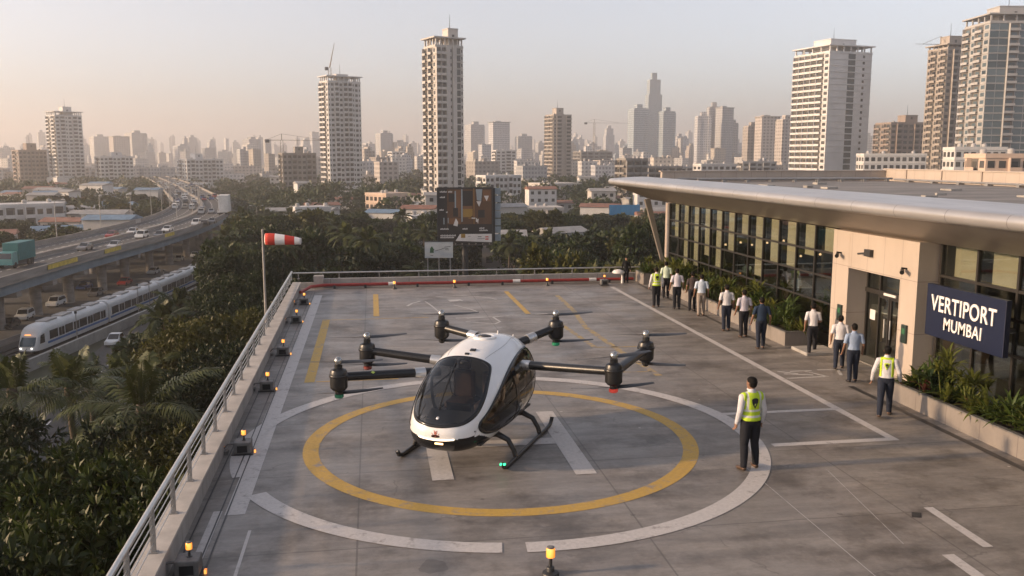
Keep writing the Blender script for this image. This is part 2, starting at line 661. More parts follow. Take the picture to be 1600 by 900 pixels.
# ---- red fire pipe along the far wall
M['red_pipe'] = mat('red_pipe_paint', (.30, .035, .028), .5, var=.25, scale=4)
M['white_metal'] = mat('white_metal_paint', (.62, .60, .58), .45, var=.12, scale=4)
fp = thing('fire_pipe', 'long red fire pipe with a pale joint running low along the far parapet', 'pipe', (-3, 41.6, 0))
mb = MB()
mb.tube([(-.2, -1.8, .12), (.15, -.4, .16), (.7, -.05, .17), (15.4, -.05, .17)], .07, 10)
mb.build('pipe', M['red_pipe'], fp, True)
for x in (3.65, 9.5, 13.2):
    MB().tube([(x, -.05, .17), (x + .35, -.05, .17)], .085, 10).build('coupling', M['white_metal'], fp, True)
for x in (1.2, 2.6, 5.0, 7.4, 9.0, 11.4, 14.2):
    MB().box(x - .05, x + .05, -.12, .1, 0, .16).build('bracket', M['dark_metal'], fp)

# ---- curved white vent at the far right corner of the pad
vt = thing('vent_pipe', 'white goose neck vent pipe with a mushroom head beside the far parapet', 'vent', (11.75, 41.35, 0))
MB().tube([(.05, 0, 0), (.05, 0, .35), (0, 0, .5), (-.1, 0, .56)], [.07, .06, .07, .1], 10).build('pipe', M['white_metal'], vt, True)
MB().lathe([(.05, .66), (.22, .62), (.3, .54), (.29, .48), (.1, .5)], (-.15, 0, 0), 16).build('hood', M['white_metal'], vt, True)

# ---- pad edge beacons
M['amber'] = None
t = NT('amber_lamp')
lw = t.n('ShaderNodeLayerWeight', Blend=.55)
cc = t.ramp(lw.outputs['Facing'], [(0, (1, .50, .12)), (.4, (.95, .24, .02)), (1, (.35, .07, .005))])
t.set(Base_Color=(.9, .35, .05), Emission_Color=cc, Emission_Strength=.85, Roughness=.2)
M['amber'] = t.m
M['bulb'] = emis('lamp_filament', (1, .72, .35), 24)
M['box_metal'] = mat('cast_box_metal', (.16, .155, .15), .55, .35, var=.3, scale=8)


def beacon_lamp(parent, c, s=1.0):
    m = MB()
    m.lathe([(.055 * s, 0), (.05 * s, .012 * s), (.024 * s, .02 * s), (.024 * s, .13 * s), (.05 * s, .15 * s)], c, 14)
    m.build('lamp_stem', M['dark_metal'], parent, True)
    z = c[2]
    m = MB()
    m.lathe([(.056 * s, .15 * s), (.06 * s, .165 * s), (.06 * s, .26 * s), (.05 * s, .275 * s)], c, 16)
    lo = m.build('lamp_lens', M['amber'], parent, True)
    MB().lathe([(.05 * s, .276 * s), (.052 * s, .29 * s), (.03 * s, .30 * s)], c, 14).build('lamp_cap', M['box_metal'], lo, True)


def beacon(x, y, label, big=True, s=.78, side=True):
    root = thing('beacon_light', label, 'beacon', (x, y, 0), 0, 'amber beacons round the pad edge')
    if big:
        m = MB()
        m.cbox(-.17, .17, -.16, .16, .03, .27, .015)
        m.build('junction_box', M['box_metal'], root)
        MB().box(-.1, .1, -.168, -.162, .06, .2).build('box_panel', M['black'], root)
        m = MB()
        m.box(-.21, .21, -.19, .19, 0, .03)
        m.build('base_plate', M['dark_metal'], root)
        beacon_lamp(root, (.02, 0, .27), s)
        if side:
            m = MB()
            m.tube([(-.17, 0, .2), (-.3, -.02, .2), (-.38, -.03, .12)], .018, 6)
            m.box(-.44, -.3, -.08, .08, 0, .07)
            m.build('cable_box', M['box_metal'], root)
            m = MB().lathe([(.02, .1), (.035, .13), (.03, .16), (.01, .17)], (-.4, 0, 0), 10)
            m.build('side_lamp', M['amber'], root, True)
            m = MB().box(.215, .25, -.03, .03, .0, .06)
            m.build('edge_lamp', M['amber'], root)
    else:
        MB().lathe([(.13, 0), (.12, .03), (.06, .05), (.05, .1)], (0, 0, 0), 12).build('base_plate', M['dark_metal'], root, True)
        beacon_lamp(root, (0, 0, .1), s)
    return root


beacon(-2.75, 12.85, 'amber beacon on a grey box nearest the camera beside the left railing')
beacon(-2.72, 18.3, 'amber beacon on a grey box beside the left edge of the white circle')
beacon(-2.80, 23.35, 'amber beacon on a grey box by the near end of the yellow line')
beacon(-2.80, 27.6, 'amber beacon on a grey box by the left wall level with the windsock pole')
beacon(-2.84, 33.1, 'amber beacon on a grey box second from the far end of the left wall', s=.75)
beacon(-2.86, 37.2, 'amber beacon on a grey box at the far left corner by the pipe bend', s=.75)
beacon(2.44, 12.05, 'amber beacon standing alone in the foreground by the gap in the white circle', False, 1.1)
beacon(.92, 41.0, 'small amber beacon in front of the pale joint of the red pipe', False, .95)
beacon(3.68, 41.0, 'small amber beacon in front of the red pipe left of the billboard', False, .95)
beacon(8.05, 41.0, 'small amber beacon in front of the red pipe under the low white buildings', False, .95)
beacon(10.75, 40.8, 'small amber beacon at the right end of the red pipe near the vent', True, .75, False)

# ---- windsock
ws = thing('windsock', 'red and white striped windsock flying from a tall thin pole beyond the left railing', 'windsock', (-4.0, 33.8, -.6))
MB().tube([(0, 0, -1.5), (0, 0, 3.98)], [.055, .035], 10).build('pole', M['grey_metal'], ws, True)
MB().box(-.05, .3, -.05, .05, .35, .5).build('bracket', M['grey_metal'], ws)
t = NT('windsock_cloth')
sx = t.n('ShaderNodeSeparateXYZ')
t.l(t.coord('Object'), sx.inputs[0])
k = t.math('FRACT', t.math('MULTIPLY', t.math('SUBTRACT', sx.outputs['X'], .1), 1 / .70))
kk = t.math('GREATER_THAN', k, .5)
t.set(Base_Color=t.mix(kk, (.50, .045, .03), (.72, .68, .66)), Roughness=.8, Subsurface_Weight=0.0)
t.bump(t.noise(t.coord('Object', (1, 3, 3)), 5, 4), .5, .03)
sock = MB()
pts = [(.1, .205), (.25, .225), (.5, .21), (.75, .19), (1.0, .165), (1.2, .145), (1.32, .125), (1.38, .12)]
sock.tube([(x, -.12 * x, 3.62 - .02 * x - .035 * x * x) for x, r_ in pts], [r_ for x, r_ in pts], 20, False)
so = sock.build('sock', [t.m], ws, 'all')
so.modifiers.new('thick', 'SOLIDIFY').thickness = .008
MB().tube([(0, 0, 3.62), (.1, -.012, 3.62)], .03, 8).build('swivel', M['dark_metal'], ws)
# ================================================================ terminal building along the right side of the pad
t = NT('brushed_canopy_panels')
v = t.coord('Object')
a = t.noise(t.coord('Object', (1.5, .3, 1)), 1.2, 5, .6)
c = t.ramp(a, [(.3, (.40, .385, .375)), (.7, (.52, .50, .485))])
sp = t.n('ShaderNodeSeparateXYZ')
t.l(v, sp.inputs[0])
fr = t.math('FRACT', t.math('MULTIPLY', sp.outputs['Y'], 1 / 1.9))
seam = t.math('LESS_THAN', fr, .009)
c = t.mix(t.math('MULTIPLY', seam, .75), c, (.10, .09, .085))
t.set(Base_Color=c, Metallic=.6, Roughness=.34)
M['canopy'] = t.m

t = NT('soffit_panels')
v = t.coord('Object')
sp = t.n('ShaderNodeSeparateXYZ')
t.l(v, sp.inputs[0])
fr = t.math('FRACT', t.math('MULTIPLY', t.math('ADD', sp.outputs['Y'], t.math('MULTIPLY', sp.outputs['X'], .6)), 1 / 2.6))
seam = t.math('LESS_THAN', fr, .008)
c = t.ramp(t.noise(v, .6, 4), [(.3, (.205, .175, .15)), (.7, (.25, .215, .185))])
c = t.mix(t.math('MULTIPLY', seam, .6), c, (.06, .05, .045))
t.set(Base_Color=c, Metallic=.25, Roughness=.42)
M['soffit'] = t.m

t = NT('roof_membrane')
v = t.coord('Object')
a = t.noise(t.coord('Object', (.5, 1.6, 1)), .55, 7, .72)
c = t.ramp(a, [(.3, (.10, .092, .088)), (.5, (.19, .175, .16)), (.7, (.27, .245, .22))])
sp = t.n('ShaderNodeSeparateXYZ')
t.l(v, sp.inputs[0])
fr = t.math('FRACT', t.math('MULTIPLY', sp.outputs['X'], 1 / 1.4))
c = t.mix(t.math('MULTIPLY', t.math('LESS_THAN', fr, .02), .5), c, (.07, .065, .06))
t.set(Base_Color=c, Roughness=.8)
M['roof'] = t.m

t = NT('cladding_panels')
v = t.coord('Object')
sp = t.n('ShaderNodeSeparateXYZ')
t.l(v, sp.inputs[0])
fy = t.math('LESS_THAN', t.math('FRACT', t.math('MULTIPLY', t.math('ADD', t.math('ADD', sp.outputs['Y'], sp.outputs['X']), .45), 1 / .86)), .016)
fz = t.math('LESS_THAN', t.math('FRACT', t.math('MULTIPLY', t.math('ADD', sp.outputs['Z'], .05), 1 / 1.4)), .010)
c = t.ramp(t.noise(t.coord('Object', (1, 1, .4)), 1.1, 6, .65), [(.3, (.37, .31, .26)), (.7, (.43, .365, .31))])
c = t.mix(t.math('MULTIPLY', t.math('MAXIMUM', fy, fz), .7), c, (.12, .10, .09))
t.set(Base_Color=c, Roughness=.5)
M['cladding'] = t.m
M['mullion'] = mat('bronze_anodised_frames', (.040, .036, .033), .45, .5, var=.15)
M['glass'] = glass('terminal_glass', (.0, .02, .0), .77, .02, (.93, 1, .95), .10)
M['blind'] = mat('pale_roller_blind', (.58, .52, .38), .9, var=.08, scale=1.5)
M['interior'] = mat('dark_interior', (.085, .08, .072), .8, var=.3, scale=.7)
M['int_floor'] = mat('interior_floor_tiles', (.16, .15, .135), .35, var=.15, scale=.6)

FX, FZ = 14.1, 3.8             # facade plane and its height
YF, YP1, YP0, YN = 41.4, 25.7, 21.3, -6.0
term = thing('terminal_building', 'long glass fronted terminal building with a wide brushed metal canopy and pale entrance portal', 'building', (FX, 25, 0))
OT = Vector((FX, 25, 0))


def T(name, mb, mats, smooth=False, parent=term):
    mb.v = [(x - FX, y - 25, z) for x, y, z in mb.v]
    return mb.build(name, mats, parent, smooth)


# roof plate and canopy
m = MB()
prof = []
cx, cz, r = 12.16, 4.75, .16
for k in range(9):
    a = R(95 + 180 * k / 8)
    prof.append((cx + r * math.cos(a), cz + r * math.sin(a)))
top = [(13.9, 5.0), (13.9, 4.86), (13.2, 4.97)]
m2 = MB()
poly = [(13.9, 4.72), (13.9, 4.99), (13.2, 4.975)] + prof + [(12.3, 4.56), (12.6, 4.50)]
can = []
for (x, z) in poly: can.append((x, z))
ys = [YN + (45.0 - YN) * k / 26 for k in range(27)]
n = len(poly)
vs = [(x, y, z) for y in ys for x, z in poly]
fs = [(j * n + k, j * n + (k + 1) % n, (j + 1) * n + (k + 1) % n, (j + 1) * n + k) for j in range(26) for k in range(n)]
fs += [tuple(range(n)), tuple(26 * n + k for k in range(n - 1, -1, -1))]
m2.add(vs, fs)
T('canopy', m2, M['canopy'], True)
m = MB()
m.prism([(12.24, 4.585), (12.3, 4.552), (14.3, 3.80), (14.6, 3.80), (14.6, 4.6), (13.9, 4.715), (12.6, 4.49)], 'y', YN, 44.97)
T('soffit', m, M['soffit'])
m = MB()
m.box(13.91, 44, YN, 45.9, 4.45, 4.70)
T('roof', m, M['roof'])
m = MB()
m.box(15.2, 28.0, 46.0, 46.3, 4.4, 5.22)
m.box(15.1, 28.1, 45.95, 46.35, 5.22, 5.27)
m.box(28.0, 28.3, 12, 46.0, 4.4, 5.30)
m.box(27.95, 28.35, 12, 46.2, 5.305, 5.36)
for y in range(14, 46, 3): m.box(27.93, 27.999, y, y + .05, 4.7, 5.30)
T('roof_parapet', m, M['cladding'])
for k, (x0, x1, y) in enumerate(((15.8, 27.2, 45.4), (16.5, 27.3, 44.2))):
    m = MB()
    m.tube([(x0, y, 4.86), (x1, y, 4.86)], .05, 8)
    for j in range(9): m.box(x0 + j * 1.3, x0 + j * 1.3 + .14, y - .12, y + .12, 4.702, 4.83)
    T('roof_pipe', m, M['grey_metal'], True)
m = MB()
m.tube([(27.3, 14, 4.82), (27.3, 44, 4.82)], .05, 8)
for j in range(15): m.box(27.15, 27.45, 14.5 + 2 * j, 14.7 + 2 * j, 4.702, 4.80)
T('roof_pipe', m, M['grey_metal'], True)
for k in range(16):
    x, y = rng.uniform(16, 26.5), rng.uniform(18, 44)
    a, b = rng.uniform(.1, .5), rng.uniform(.1, .9)
    T('roof_fitting', MB().box(x, x + a, y, y + b, 4.702, 4.702 + rng.uniform(.04, .13)), M['concrete'])

# facade grid
ZR = [0.0, 1.42, 2.25, 3.02, FZ]


def bay(yA, yB, x, drop):
    """one glazed bay between two mullions: pane (> blind)"""
    p = MB().box(x + .04, x + .055, yA + .03, yB - .03, .05, FZ)
    po = T('glass_pane', p, M['glass'])
    if drop > 0:
        b = MB()
        z0 = FZ - drop
        b.box(x + .16, x + .17, yA + .06, yB - .36, z0, FZ - .02)
        b.tube([(x + .165, yA + .06, z0), (x + .165, yB - .36, z0)], .02, 6)
        bo = T('blind', b, M['blind'], False, po)


nb = 12
ws_ = (YF - YP1) / nb
drops = [.8, 1.0, 1.6, 1.6, 2.2, .8, 1.6, 2.35, 2.0, 2.6, 3.3, 1.6]     # from the entrance outwards
for k in range(nb):
    y0 = YP1 + k * ws_
    bay(y0, y0 + ws_, FX, drops[k])
m = MB()
for k in range(nb + 1):
    y = YP1 + k * ws_
    m.box(FX, FX + .12, y - .03, y + .03, 0, FZ)
T('mullions', m, M['mullion'])
m = MB()
for z in ZR[1:4] + [.04]:
    m.box(FX + .004, FX + .1, YP1, YF, z - .028, z + .028)
T('transoms', m, M['mullion'])
# near section, set half a metre back
NX = FX + .5
nn = 19
wn = 1.43
ndrops = [.86, .86, .86, .86, .86, .86] + [.8] * 20
for k in range(nn):
    y1 = YP0 - .1 - k * wn
    bay(y1 - wn, y1, NX, ndrops[k])
m = MB()
for k in range(nn + 1):
    y = YP0 - .1 - k * wn
    m.box(NX, NX + .12, y - .035, y + .035, 0, FZ)
T('mullions', m, M['mullion'])
m = MB()
for z in (.04, 1.42, 2.25, 2.93):
    m.box(NX + .004, NX + .1, YN, YP0 - .1, z - .035, z + .035)
T('transoms', m, M['mullion'])
# entrance portal
m = MB()
m.box(FX - .06, FX + .75, YP1 - .95, YP1, 0, FZ - .003)
m.box(FX - .06, FX + .75, YP0, YP0 + .78, 0, FZ - .003)
m.box(FX - .057, FX + .75, YP0 + .78, YP1 - .95, 2.72, FZ - .003)
T('portal', m, M['cladding'])
DX = FX + .55
ya, yb = YP0 + .78, YP1 - .95
m = MB()
for y in (ya + .03, ya + .78, (ya + yb) / 2 + .02, yb - .72, yb - .03):
    m.box(DX, DX + .08, y - .03, y + .03, 0, 2.0 if abs(y - (ya + yb) / 2 - .02) < .01 else 2.72)
m.box(DX - .03, DX + .11, ya, yb, 2.0, 2.13)
m.box(DX + .002, DX + .078, ya, yb, 2.66, 2.72)
T('door_frame', m, M['mullion'])
MB_ = MB().box(DX - .06, DX - .03, (ya + yb) / 2 - .3, (ya + yb) / 2 + .3, 2.03, 2.10)
T('door_sensor', MB_, M['white_metal'])
m = MB().box(DX + .03, DX + .04, ya, yb, 2.13, 2.66)
T('glass_pane', m, M['glass'])
for (y0, y1) in ((ya + .78, (ya + yb) / 2), ((ya + yb) / 2 + .04, yb - .72)):
    m = MB()
    for y in (y0 + .03, y1 - .03): m.box(DX - .022, DX + .028, y - .03, y + .03, .02, 1.99)
    m.box(DX - .02, DX + .026, y0 + .06, y1 - .06, 1.92, 1.99)
    m.box(DX - .02, DX + .026, y0 + .06, y1 - .06, .02, .12)
    do = T('door', m, M['mullion'])
    T('door_pane', MB().box(DX, DX + .01, y0 + .06, y1 - .06, .12, 1.92), M['glass'], False, do)
    yy = y1 - .13 if y1 < (ya + yb) / 2 + .1 else y0 + .13
    T('handle', MB().tube([(DX - .07, yy, .8), (DX - .07, yy, 1.35)], .02, 8), M['steel'], True, do)
for (y0, y1) in ((ya, ya + .75), (yb - .69, yb)):
    T('glass_pane', MB().box(DX + .03, DX + .04, y0 + .03, y1 - .03, .05, 2.0), M['glass'])
for y in (ya + .45, yb - .4):
    T('door_notice', MB().box(DX + .012, DX + .018, y - .14, y + .14, 1.2, 1.5), M['white_metal'])
# card readers and cameras on the portal
M['reader'] = mat('dark_reader', (.02, .035, .03), .3, var=.2)
for y in (YP0 + .40, YP1 - .62):
    m = MB().cbox(FX - .12, FX - .061, y - .12, y + .12, 1.05, 1.55, .015)
    o = T('card_reader', m, M['reader'])
    T('reader_screen', MB().box(FX - .126, FX - .121, y - .07, y + .07, 1.3, 1.45), emis('reader_screen', (.03, .11, .05), .10), False, o)
for y, z in ((YP0 + .5, 3.05), (YP1 - .5, 3.12)):
    m = MB()
    m.tube([(FX - .06, y, z), (FX - .22, y, z + .02)], .025, 8)
    m.tube([(FX - .16, y + .05, z - .03), (FX - .3, y - .16, z - .08)], [.05, .06], 10)
    T('security_camera', m, M['black'], True)
m = MB()
m.box(FX - .18, FX - .061, 23.45, 23.75, 3.18, 3.38)
m.tube([(FX - .1, 23.6, 3.28), (FX - .22, 24.0, 3.22)], .03, 8)
T('wall_light', m, M['dark_metal'])
# far end column and raking strut
m = MB()
m.box(FX - .04, FX + .45, YF + .03, YF + .5, -.3, FZ)
T('corner_column', m, M['cladding'])
m = MB()
m.prism([(12.86, 3.98), (13.12, 4.04), (14.06, .35), (13.96, .3)], 'y', YF + .02, YF + .22)
T('canopy_strut', m, M['soffit'])
# shell: floor, rear wall, ceiling, ends
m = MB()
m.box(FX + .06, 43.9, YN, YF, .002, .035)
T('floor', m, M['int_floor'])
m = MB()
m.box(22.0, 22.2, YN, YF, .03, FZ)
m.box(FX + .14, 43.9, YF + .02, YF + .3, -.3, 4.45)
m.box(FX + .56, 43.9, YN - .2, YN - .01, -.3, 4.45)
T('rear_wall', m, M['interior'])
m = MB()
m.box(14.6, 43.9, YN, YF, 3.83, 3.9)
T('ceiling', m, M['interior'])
# interior things seen through the glass
M['warm_lamp'] = emis('warm_pendant', (1, .62, .30), 1.3)
k = 0
for i in range(9):
    for x in (15.6, 17.8):
        y = 26.5 + i * 1.65
        p = thing('pendant_lamp', 'small warm pendant lamp hanging inside the terminal behind the glass', 'lamp', (x, y + (.5 if x > 16 else 0), 2.35 - .25 * (i % 3)), 0, 'pendant lamps inside the terminal')
        MB().lathe([(.015, .06), (.045, .03), (.05, 0), (.035, -.03)], n=10).build('lamp_shade', M['warm_lamp'], p, True)
        MB().tube([(0, 0, .06), (0, 0, 3.82 - p.location.z)], .008, 5).build('cord', M['black'], p)
for i, (x, y) in enumerate(((16, 29.5), (16.5, 33), (15.8, 37), (16.6, 26.8), (17.5, 24.0), (17.2, 18.2), (16.2, 15.2))):
    p = thing('reception_desk', ['dark desk standing inside the glass hall', 'dark counter deeper inside the glass hall'][i % 2] + ' ' + ['near the middle bays', 'by the tall blinds', 'at the far bays', 'next to the entrance', 'behind the entrance doors', 'behind the blue sign', 'behind the near planter'][i], 'desk', (x, y, .035), rng.uniform(-.4, .4))
    MB().cbox(-.4, .4, -.9, .9, 0, .95, .02).build('desk_body', mat('desk_wood', (.09, .06, .04), .5, var=.3), p)
    MB().box(-.5, .5, -1, 1, .955, 1.0).build('desk_top', M['white_metal'] if i % 2 else M['interior'], p)
    MB().box(-.05, .0, -.3, .3, 1.1, 1.45).box(-.05, .0, -.03, .03, 1.0, 1.1).build('screen', M['black'], p)

# ---- the blue sign
sg = thing('sign_board', 'deep blue sign board reading VERTIPORT MUMBAI in white letters before the glass', 'sign', (13.9, 19.2, 0))
t = NT('navy_sign_panel')
c = t.ramp(t.noise(t.coord('Object'), .9, 5), [(.3, (.0035, .007, .026)), (.7, (.005, .010, .034))])
t.set(Base_Color=c, Roughness=.38)
MB().cbox(0, .14, -1.45, 1.45, 1.52, 2.83, .012).build('panel', t.m, sg)
M['letter'] = mat('white_letters', (.74, .71, .69), .5, var=.04)
for y in (-1.0, 1.0):
    MB().box(.141, .6, y - .04, y + .04, 2.0, 2.1).build('bracket', M['dark_metal'], sg)


def text_obj(body, size, loc, parent, mt, rot, name='lettering', ext=.012, bold=.0, sx=1.0, sy=1.0):
    cu = bpy.data.curves.new(name, 'FONT')
    cu.body = body
    cu.size = size
    cu.align_x = 'CENTER'
    cu.align_y = 'CENTER'
    cu.extrude = ext
    cu.offset = bold
    cu.space_character = 1.06
    tmp = bpy.data.objects.new('tmp', cu)
    COL.objects.link(tmp)
    dg = bpy.context.evaluated_depsgraph_get()
    me = bpy.data.meshes.new_from_object(tmp.evaluated_get(dg))
    bpy.data.objects.remove(tmp)
    me.materials.clear()
    me.materials.append(mt)
    o = put(name, me, parent, loc)
    o.rotation_euler = rot
    o.scale = (sx, sy, 1)
    return o


text_obj('VERTIPORT', .50, (-.012, .02, 2.36), sg, M['letter'], (PI / 2, 0, -PI / 2), bold=.006, sx=.90, sy=1.12)
text_obj('MUMBAI', .40, (-.012, -.02, 1.90), sg, M['letter'], (PI / 2, 0, -PI / 2), bold=.003, sx=.92, sy=1.08)

# ---- doorstep
tag(MB().cbox(12.95, 14.02, 24.95, 26.0, 0, .10, .015).build('door_step', M['concrete']), 'small raised concrete step beside the planter end left of the entrance', 'step')

# ---- planters and their plants
t = NT('planter_panels')
v = t.coord('Object')
sp = t.n('ShaderNodeSeparateXYZ')
t.l(v, sp.inputs[0])
fy = t.math('LESS_THAN', t.math('FRACT', t.math('MULTIPLY', t.math('ADD', sp.outputs['Y'], 30), 1 / 1.15)), .014)
a = t.noise(t.coord('Object', (1, 1, .5)), 1.8, 6, .7)
c = t.ramp(a, [(.3, (.165, .145, .13)), (.7, (.225, .20, .18))])
c = t.mix(t.math('MULTIPLY', fy, .7), c, (.07, .06, .055))
t.set(Base_Color=c, Roughness=.75)
M['planter'] = t.m


def planter(x0, x1, y0, y1, h, label):
    p = thing('planter', label, 'planter', (x0, y0, 0), 0, 'planters along the terminal front')
    X, Y = x1 - x0, y1 - y0
    m = MB()
    m.box(0, .08, 0, Y, 0.0, h)
    m.box(X - .08, X, 0, Y, 0.0, h)
    m.box(.08, X - .08, 0, .08, 0.0, h - .003)
    m.box(.08, X - .08, Y - .08, Y, 0.0, h - .003)
    m.build('planter_wall', M['planter'], p)
    m = MB()
    m.box(-.02, .1, -.02, Y + .02, h + .001, h + .03)
    m.box(X - .1, X + .02, -.02, Y + .02, h + .001, h + .03)
    m.box(.1, X - .1, -.02, .1, h + .001, h + .029)
    m.box(.1, X - .1, Y - .1, Y + .02, h + .001, h + .029)
    m.build('planter_rim', M['box_metal'], p)
    MB().box(.081, X - .081, .081, Y - .081, .02, h - .06).build('soil', M['soil'], p)
    return p


planter(12.72, 13.75, -5.0, 20.0, .44, 'long low concrete planter full of strap leaved plants under the blue sign')
planter(12.95, 13.8, 26.45, 40.4, .44, 'long low concrete planter behind the queue along the glass bays')
planter(12.62, 13.5, 40.6, 41.9, .52, 'short rosy concrete planter box at the far corner of the pad')


def leaf_mat(name, lo, hi, tip=None, trans=.25):
    t = NT(name)
    oi = t.n('ShaderNodeObjectInfo')
    a = t.noise(t.coord('Object'), 1.7, 4, .7)
    k = t.math('ADD', t.math('MULTIPLY', a, .75), t.math('MULTIPLY', oi.outputs['Random'], .32), True)
    c = t.ramp(k, [(.25, lo), (.75, hi)])
    t.set(Base_Color=c, Roughness=.5, Specular_IOR_Level=.35)
    tl = t.n('ShaderNodeBsdfTranslucent')
    t.l(c, tl.inputs[0])
    mx = t.n('ShaderNodeMixShader')
    mx.inputs[0].default_value = trans
    t.l(t.b.outputs[0], mx.inputs[1])
    t.l(tl.outputs[0], mx.inputs[2])
    t.l(mx.outputs[0], t.out.inputs['Surface'])
    return t.m


M['strap_green'] = leaf_mat('strap_leaf_green', (.030, .055, .012), (.085, .12, .025))
M['strap_yellow'] = leaf_mat('strap_leaf_yellow', (.065, .085, .015), (.16, .165, .035))
M['strap_red'] = leaf_mat('strap_leaf_red', (.055, .018, .016), (.13, .045, .035))


def strap_leaf(m, base, az, ln, wd, lift, droop, n=6):
    d = Vector((math.cos(az), math.sin(az), 0))
    s = Vector((-d.y, d.x, 0))
    p = Vector(base)
    ang = lift
    pts = []
    for k in range(n + 1):
        f = k / n
        w_ = wd * (math.sin(PI * (.12 + .88 * f) ** .8) * .9 + .04)
        up = Vector((-d.x * math.sin(ang), -d.y * math.sin(ang), math.cos(ang)))
        pts += [p - s * w_ + up * w_ * .35, p, p + s * w_ + up * w_ * .35]
        p = p + (d * math.cos(ang) + Vector((0, 0, math.sin(ang)))) * ln / n
        ang -= droop / n * (.5 + f)
    fs = []
    for k in range(n):
        a = k * 3
        fs += [(a, a + 1, a + 4, a + 3), (a + 1, a + 2, a + 5, a + 4)]
    m.add(pts, fs)


def strap_plant(seed, nl, ln, stem=0.0, wd=.045):
    q = random.Random(seed)
    m = MB()
    heads = [(0, 0, 0)] if stem == 0 else [(q.uniform(-.12, .12), q.uniform(-.12, .12), stem * q.uniform(.5, 1.1)) for _ in range(3)]
    for h in heads:
        if h[2] > 0: m.tube([(h[0] * .2, h[1] * .2, 0), h], .014, 5)
        for k in range(nl):
            strap_leaf(m, h, q.uniform(0, 2 * PI), ln * q.uniform(.55, 1.1), wd * q.uniform(.7, 1.2), q.uniform(.35, 1.45), q.uniform(.6, 2.0))
    return m


plants = [strap_plant(1, 30, .72).mesh('strap_plant', [M['strap_green']], 'all', False), strap_plant(2, 14, .5, .45, .042).mesh('strap_plant', [M['strap_green']], 'all', False),
          strap_plant(3, 26, .62).mesh('strap_plant', [M['strap_yellow']], 'all', False), strap_plant(4, 20, .45, 0, .05).mesh('strap_plant', [M['strap_red']], 'all', False),
          strap_plant(5, 13, .42, .5, .03).mesh('strap_plant', [M['strap_yellow']], 'all', False)]
PL = ['broad dark green strap leaved plant', 'stemmed green strap leaved plant', 'yellow green arching strap leaved plant', 'low reddish leaved plant', 'feathery yellow green stemmed plant']


def plant_bed(x0, x1, y0, y1, z, count, where, weights, smin, smax, group):
    for i in range(count):
        f = (i + rng.random()) / count
        k = rng.choices(range(5), weights)[0]
        o = put('potted_plant', plants[k], None, (rng.uniform(x0, x1), y0 + (y1 - y0) * f, z), None, rng.uniform(0, 6.28))
        s = rng.uniform(smin, smax)
        o.scale = (s, s, s * rng.uniform(.85, 1.15))
        tag(o, PL[k] + ' ' + where, 'plant', group + ', ' + PL[k])


plant_bed(12.95, 13.55, 8.5, 19.8, .38, 88, 'growing in the planter under the sign', (5, 4, 5, 3, 4), .85, 1.3, 'planter under the sign')
plant_bed(13.1, 13.65, 26.6, 40.2, .38, 74, 'growing in the planter behind the queue', (4, 5, 4, 4, 5), .85, 1.35, 'planter behind the queue')
plant_bed(12.8, 13.3, 40.75, 41.75, .46, 9, 'growing in the rosy corner planter', (2, 4, 3, 1, 5), .8, 1.15, 'corner planter')
for x, y in ((15.2, 31.5), (15.1, 34.2), (15.3, 28.2), (15.2, 37.5)):
    o = put('potted_plant', plants[1], None, (x, y, .5), (1.3, 1.3, 1.5), x)
    tag(o, 'tall green indoor plant standing behind the glass', 'plant', 'indoor plants behind the glass')
    tag(MB().lathe([(.16, 0), (.24, .45), (.22, .47), (.2, .44)], (x, y, .035), 12).build('plant_pot', M['interior'], None, True), 'dark round pot holding an indoor plant behind the glass', 'pot', 'plant pots behind the glass')
# ================================================================ the six armed electric aircraft
AC = Vector((2.14, 18.3, 0))
ax_s = Vector((.47, .8827, 0)).normalized()      # towards the tail
air = thing('air_taxi', 'white six armed passenger drone with dark windscreen parked in the painted circles', 'aircraft', AC, math.atan2(-ax_s.x, ax_s.y))
# local axes: +y towards the tail, +x to the right of the picture, z up


def interp(tab, s):
    if s <= tab[0][0]: return tab[0][1]
    for (a, va), (b, vb) in zip(tab, tab[1:]):
        if s <= b:
            f = (s - a) / (b - a)
            return va + (vb - va) * f
    return tab[-1][1]


def smooth_tab(tab, n=160):
    """monotone-ish resampling with Catmull-Rom so the hull stays fair"""
    out = []
    P = [tab[0]] + list(tab) + [tab[-1]]
    for i in range(1, len(P) - 2):
        p0, p1, p2, p3 = P[i - 1], P[i], P[i + 1], P[i + 2]
        for k in range(12):
            u = k / 12
            q = [.5 * (2 * p1[j] + (p2[j] - p0[j]) * u + (2 * p0[j] - 5 * p1[j] + 4 * p2[j] - p3[j]) * u * u + (3 * p1[j] - p0[j] - 3 * p2[j] + p3[j]) * u ** 3) for j in (0, 1)]
            out.append(tuple(q))
    out.append(tab[-1])
    out.sort()
    return out


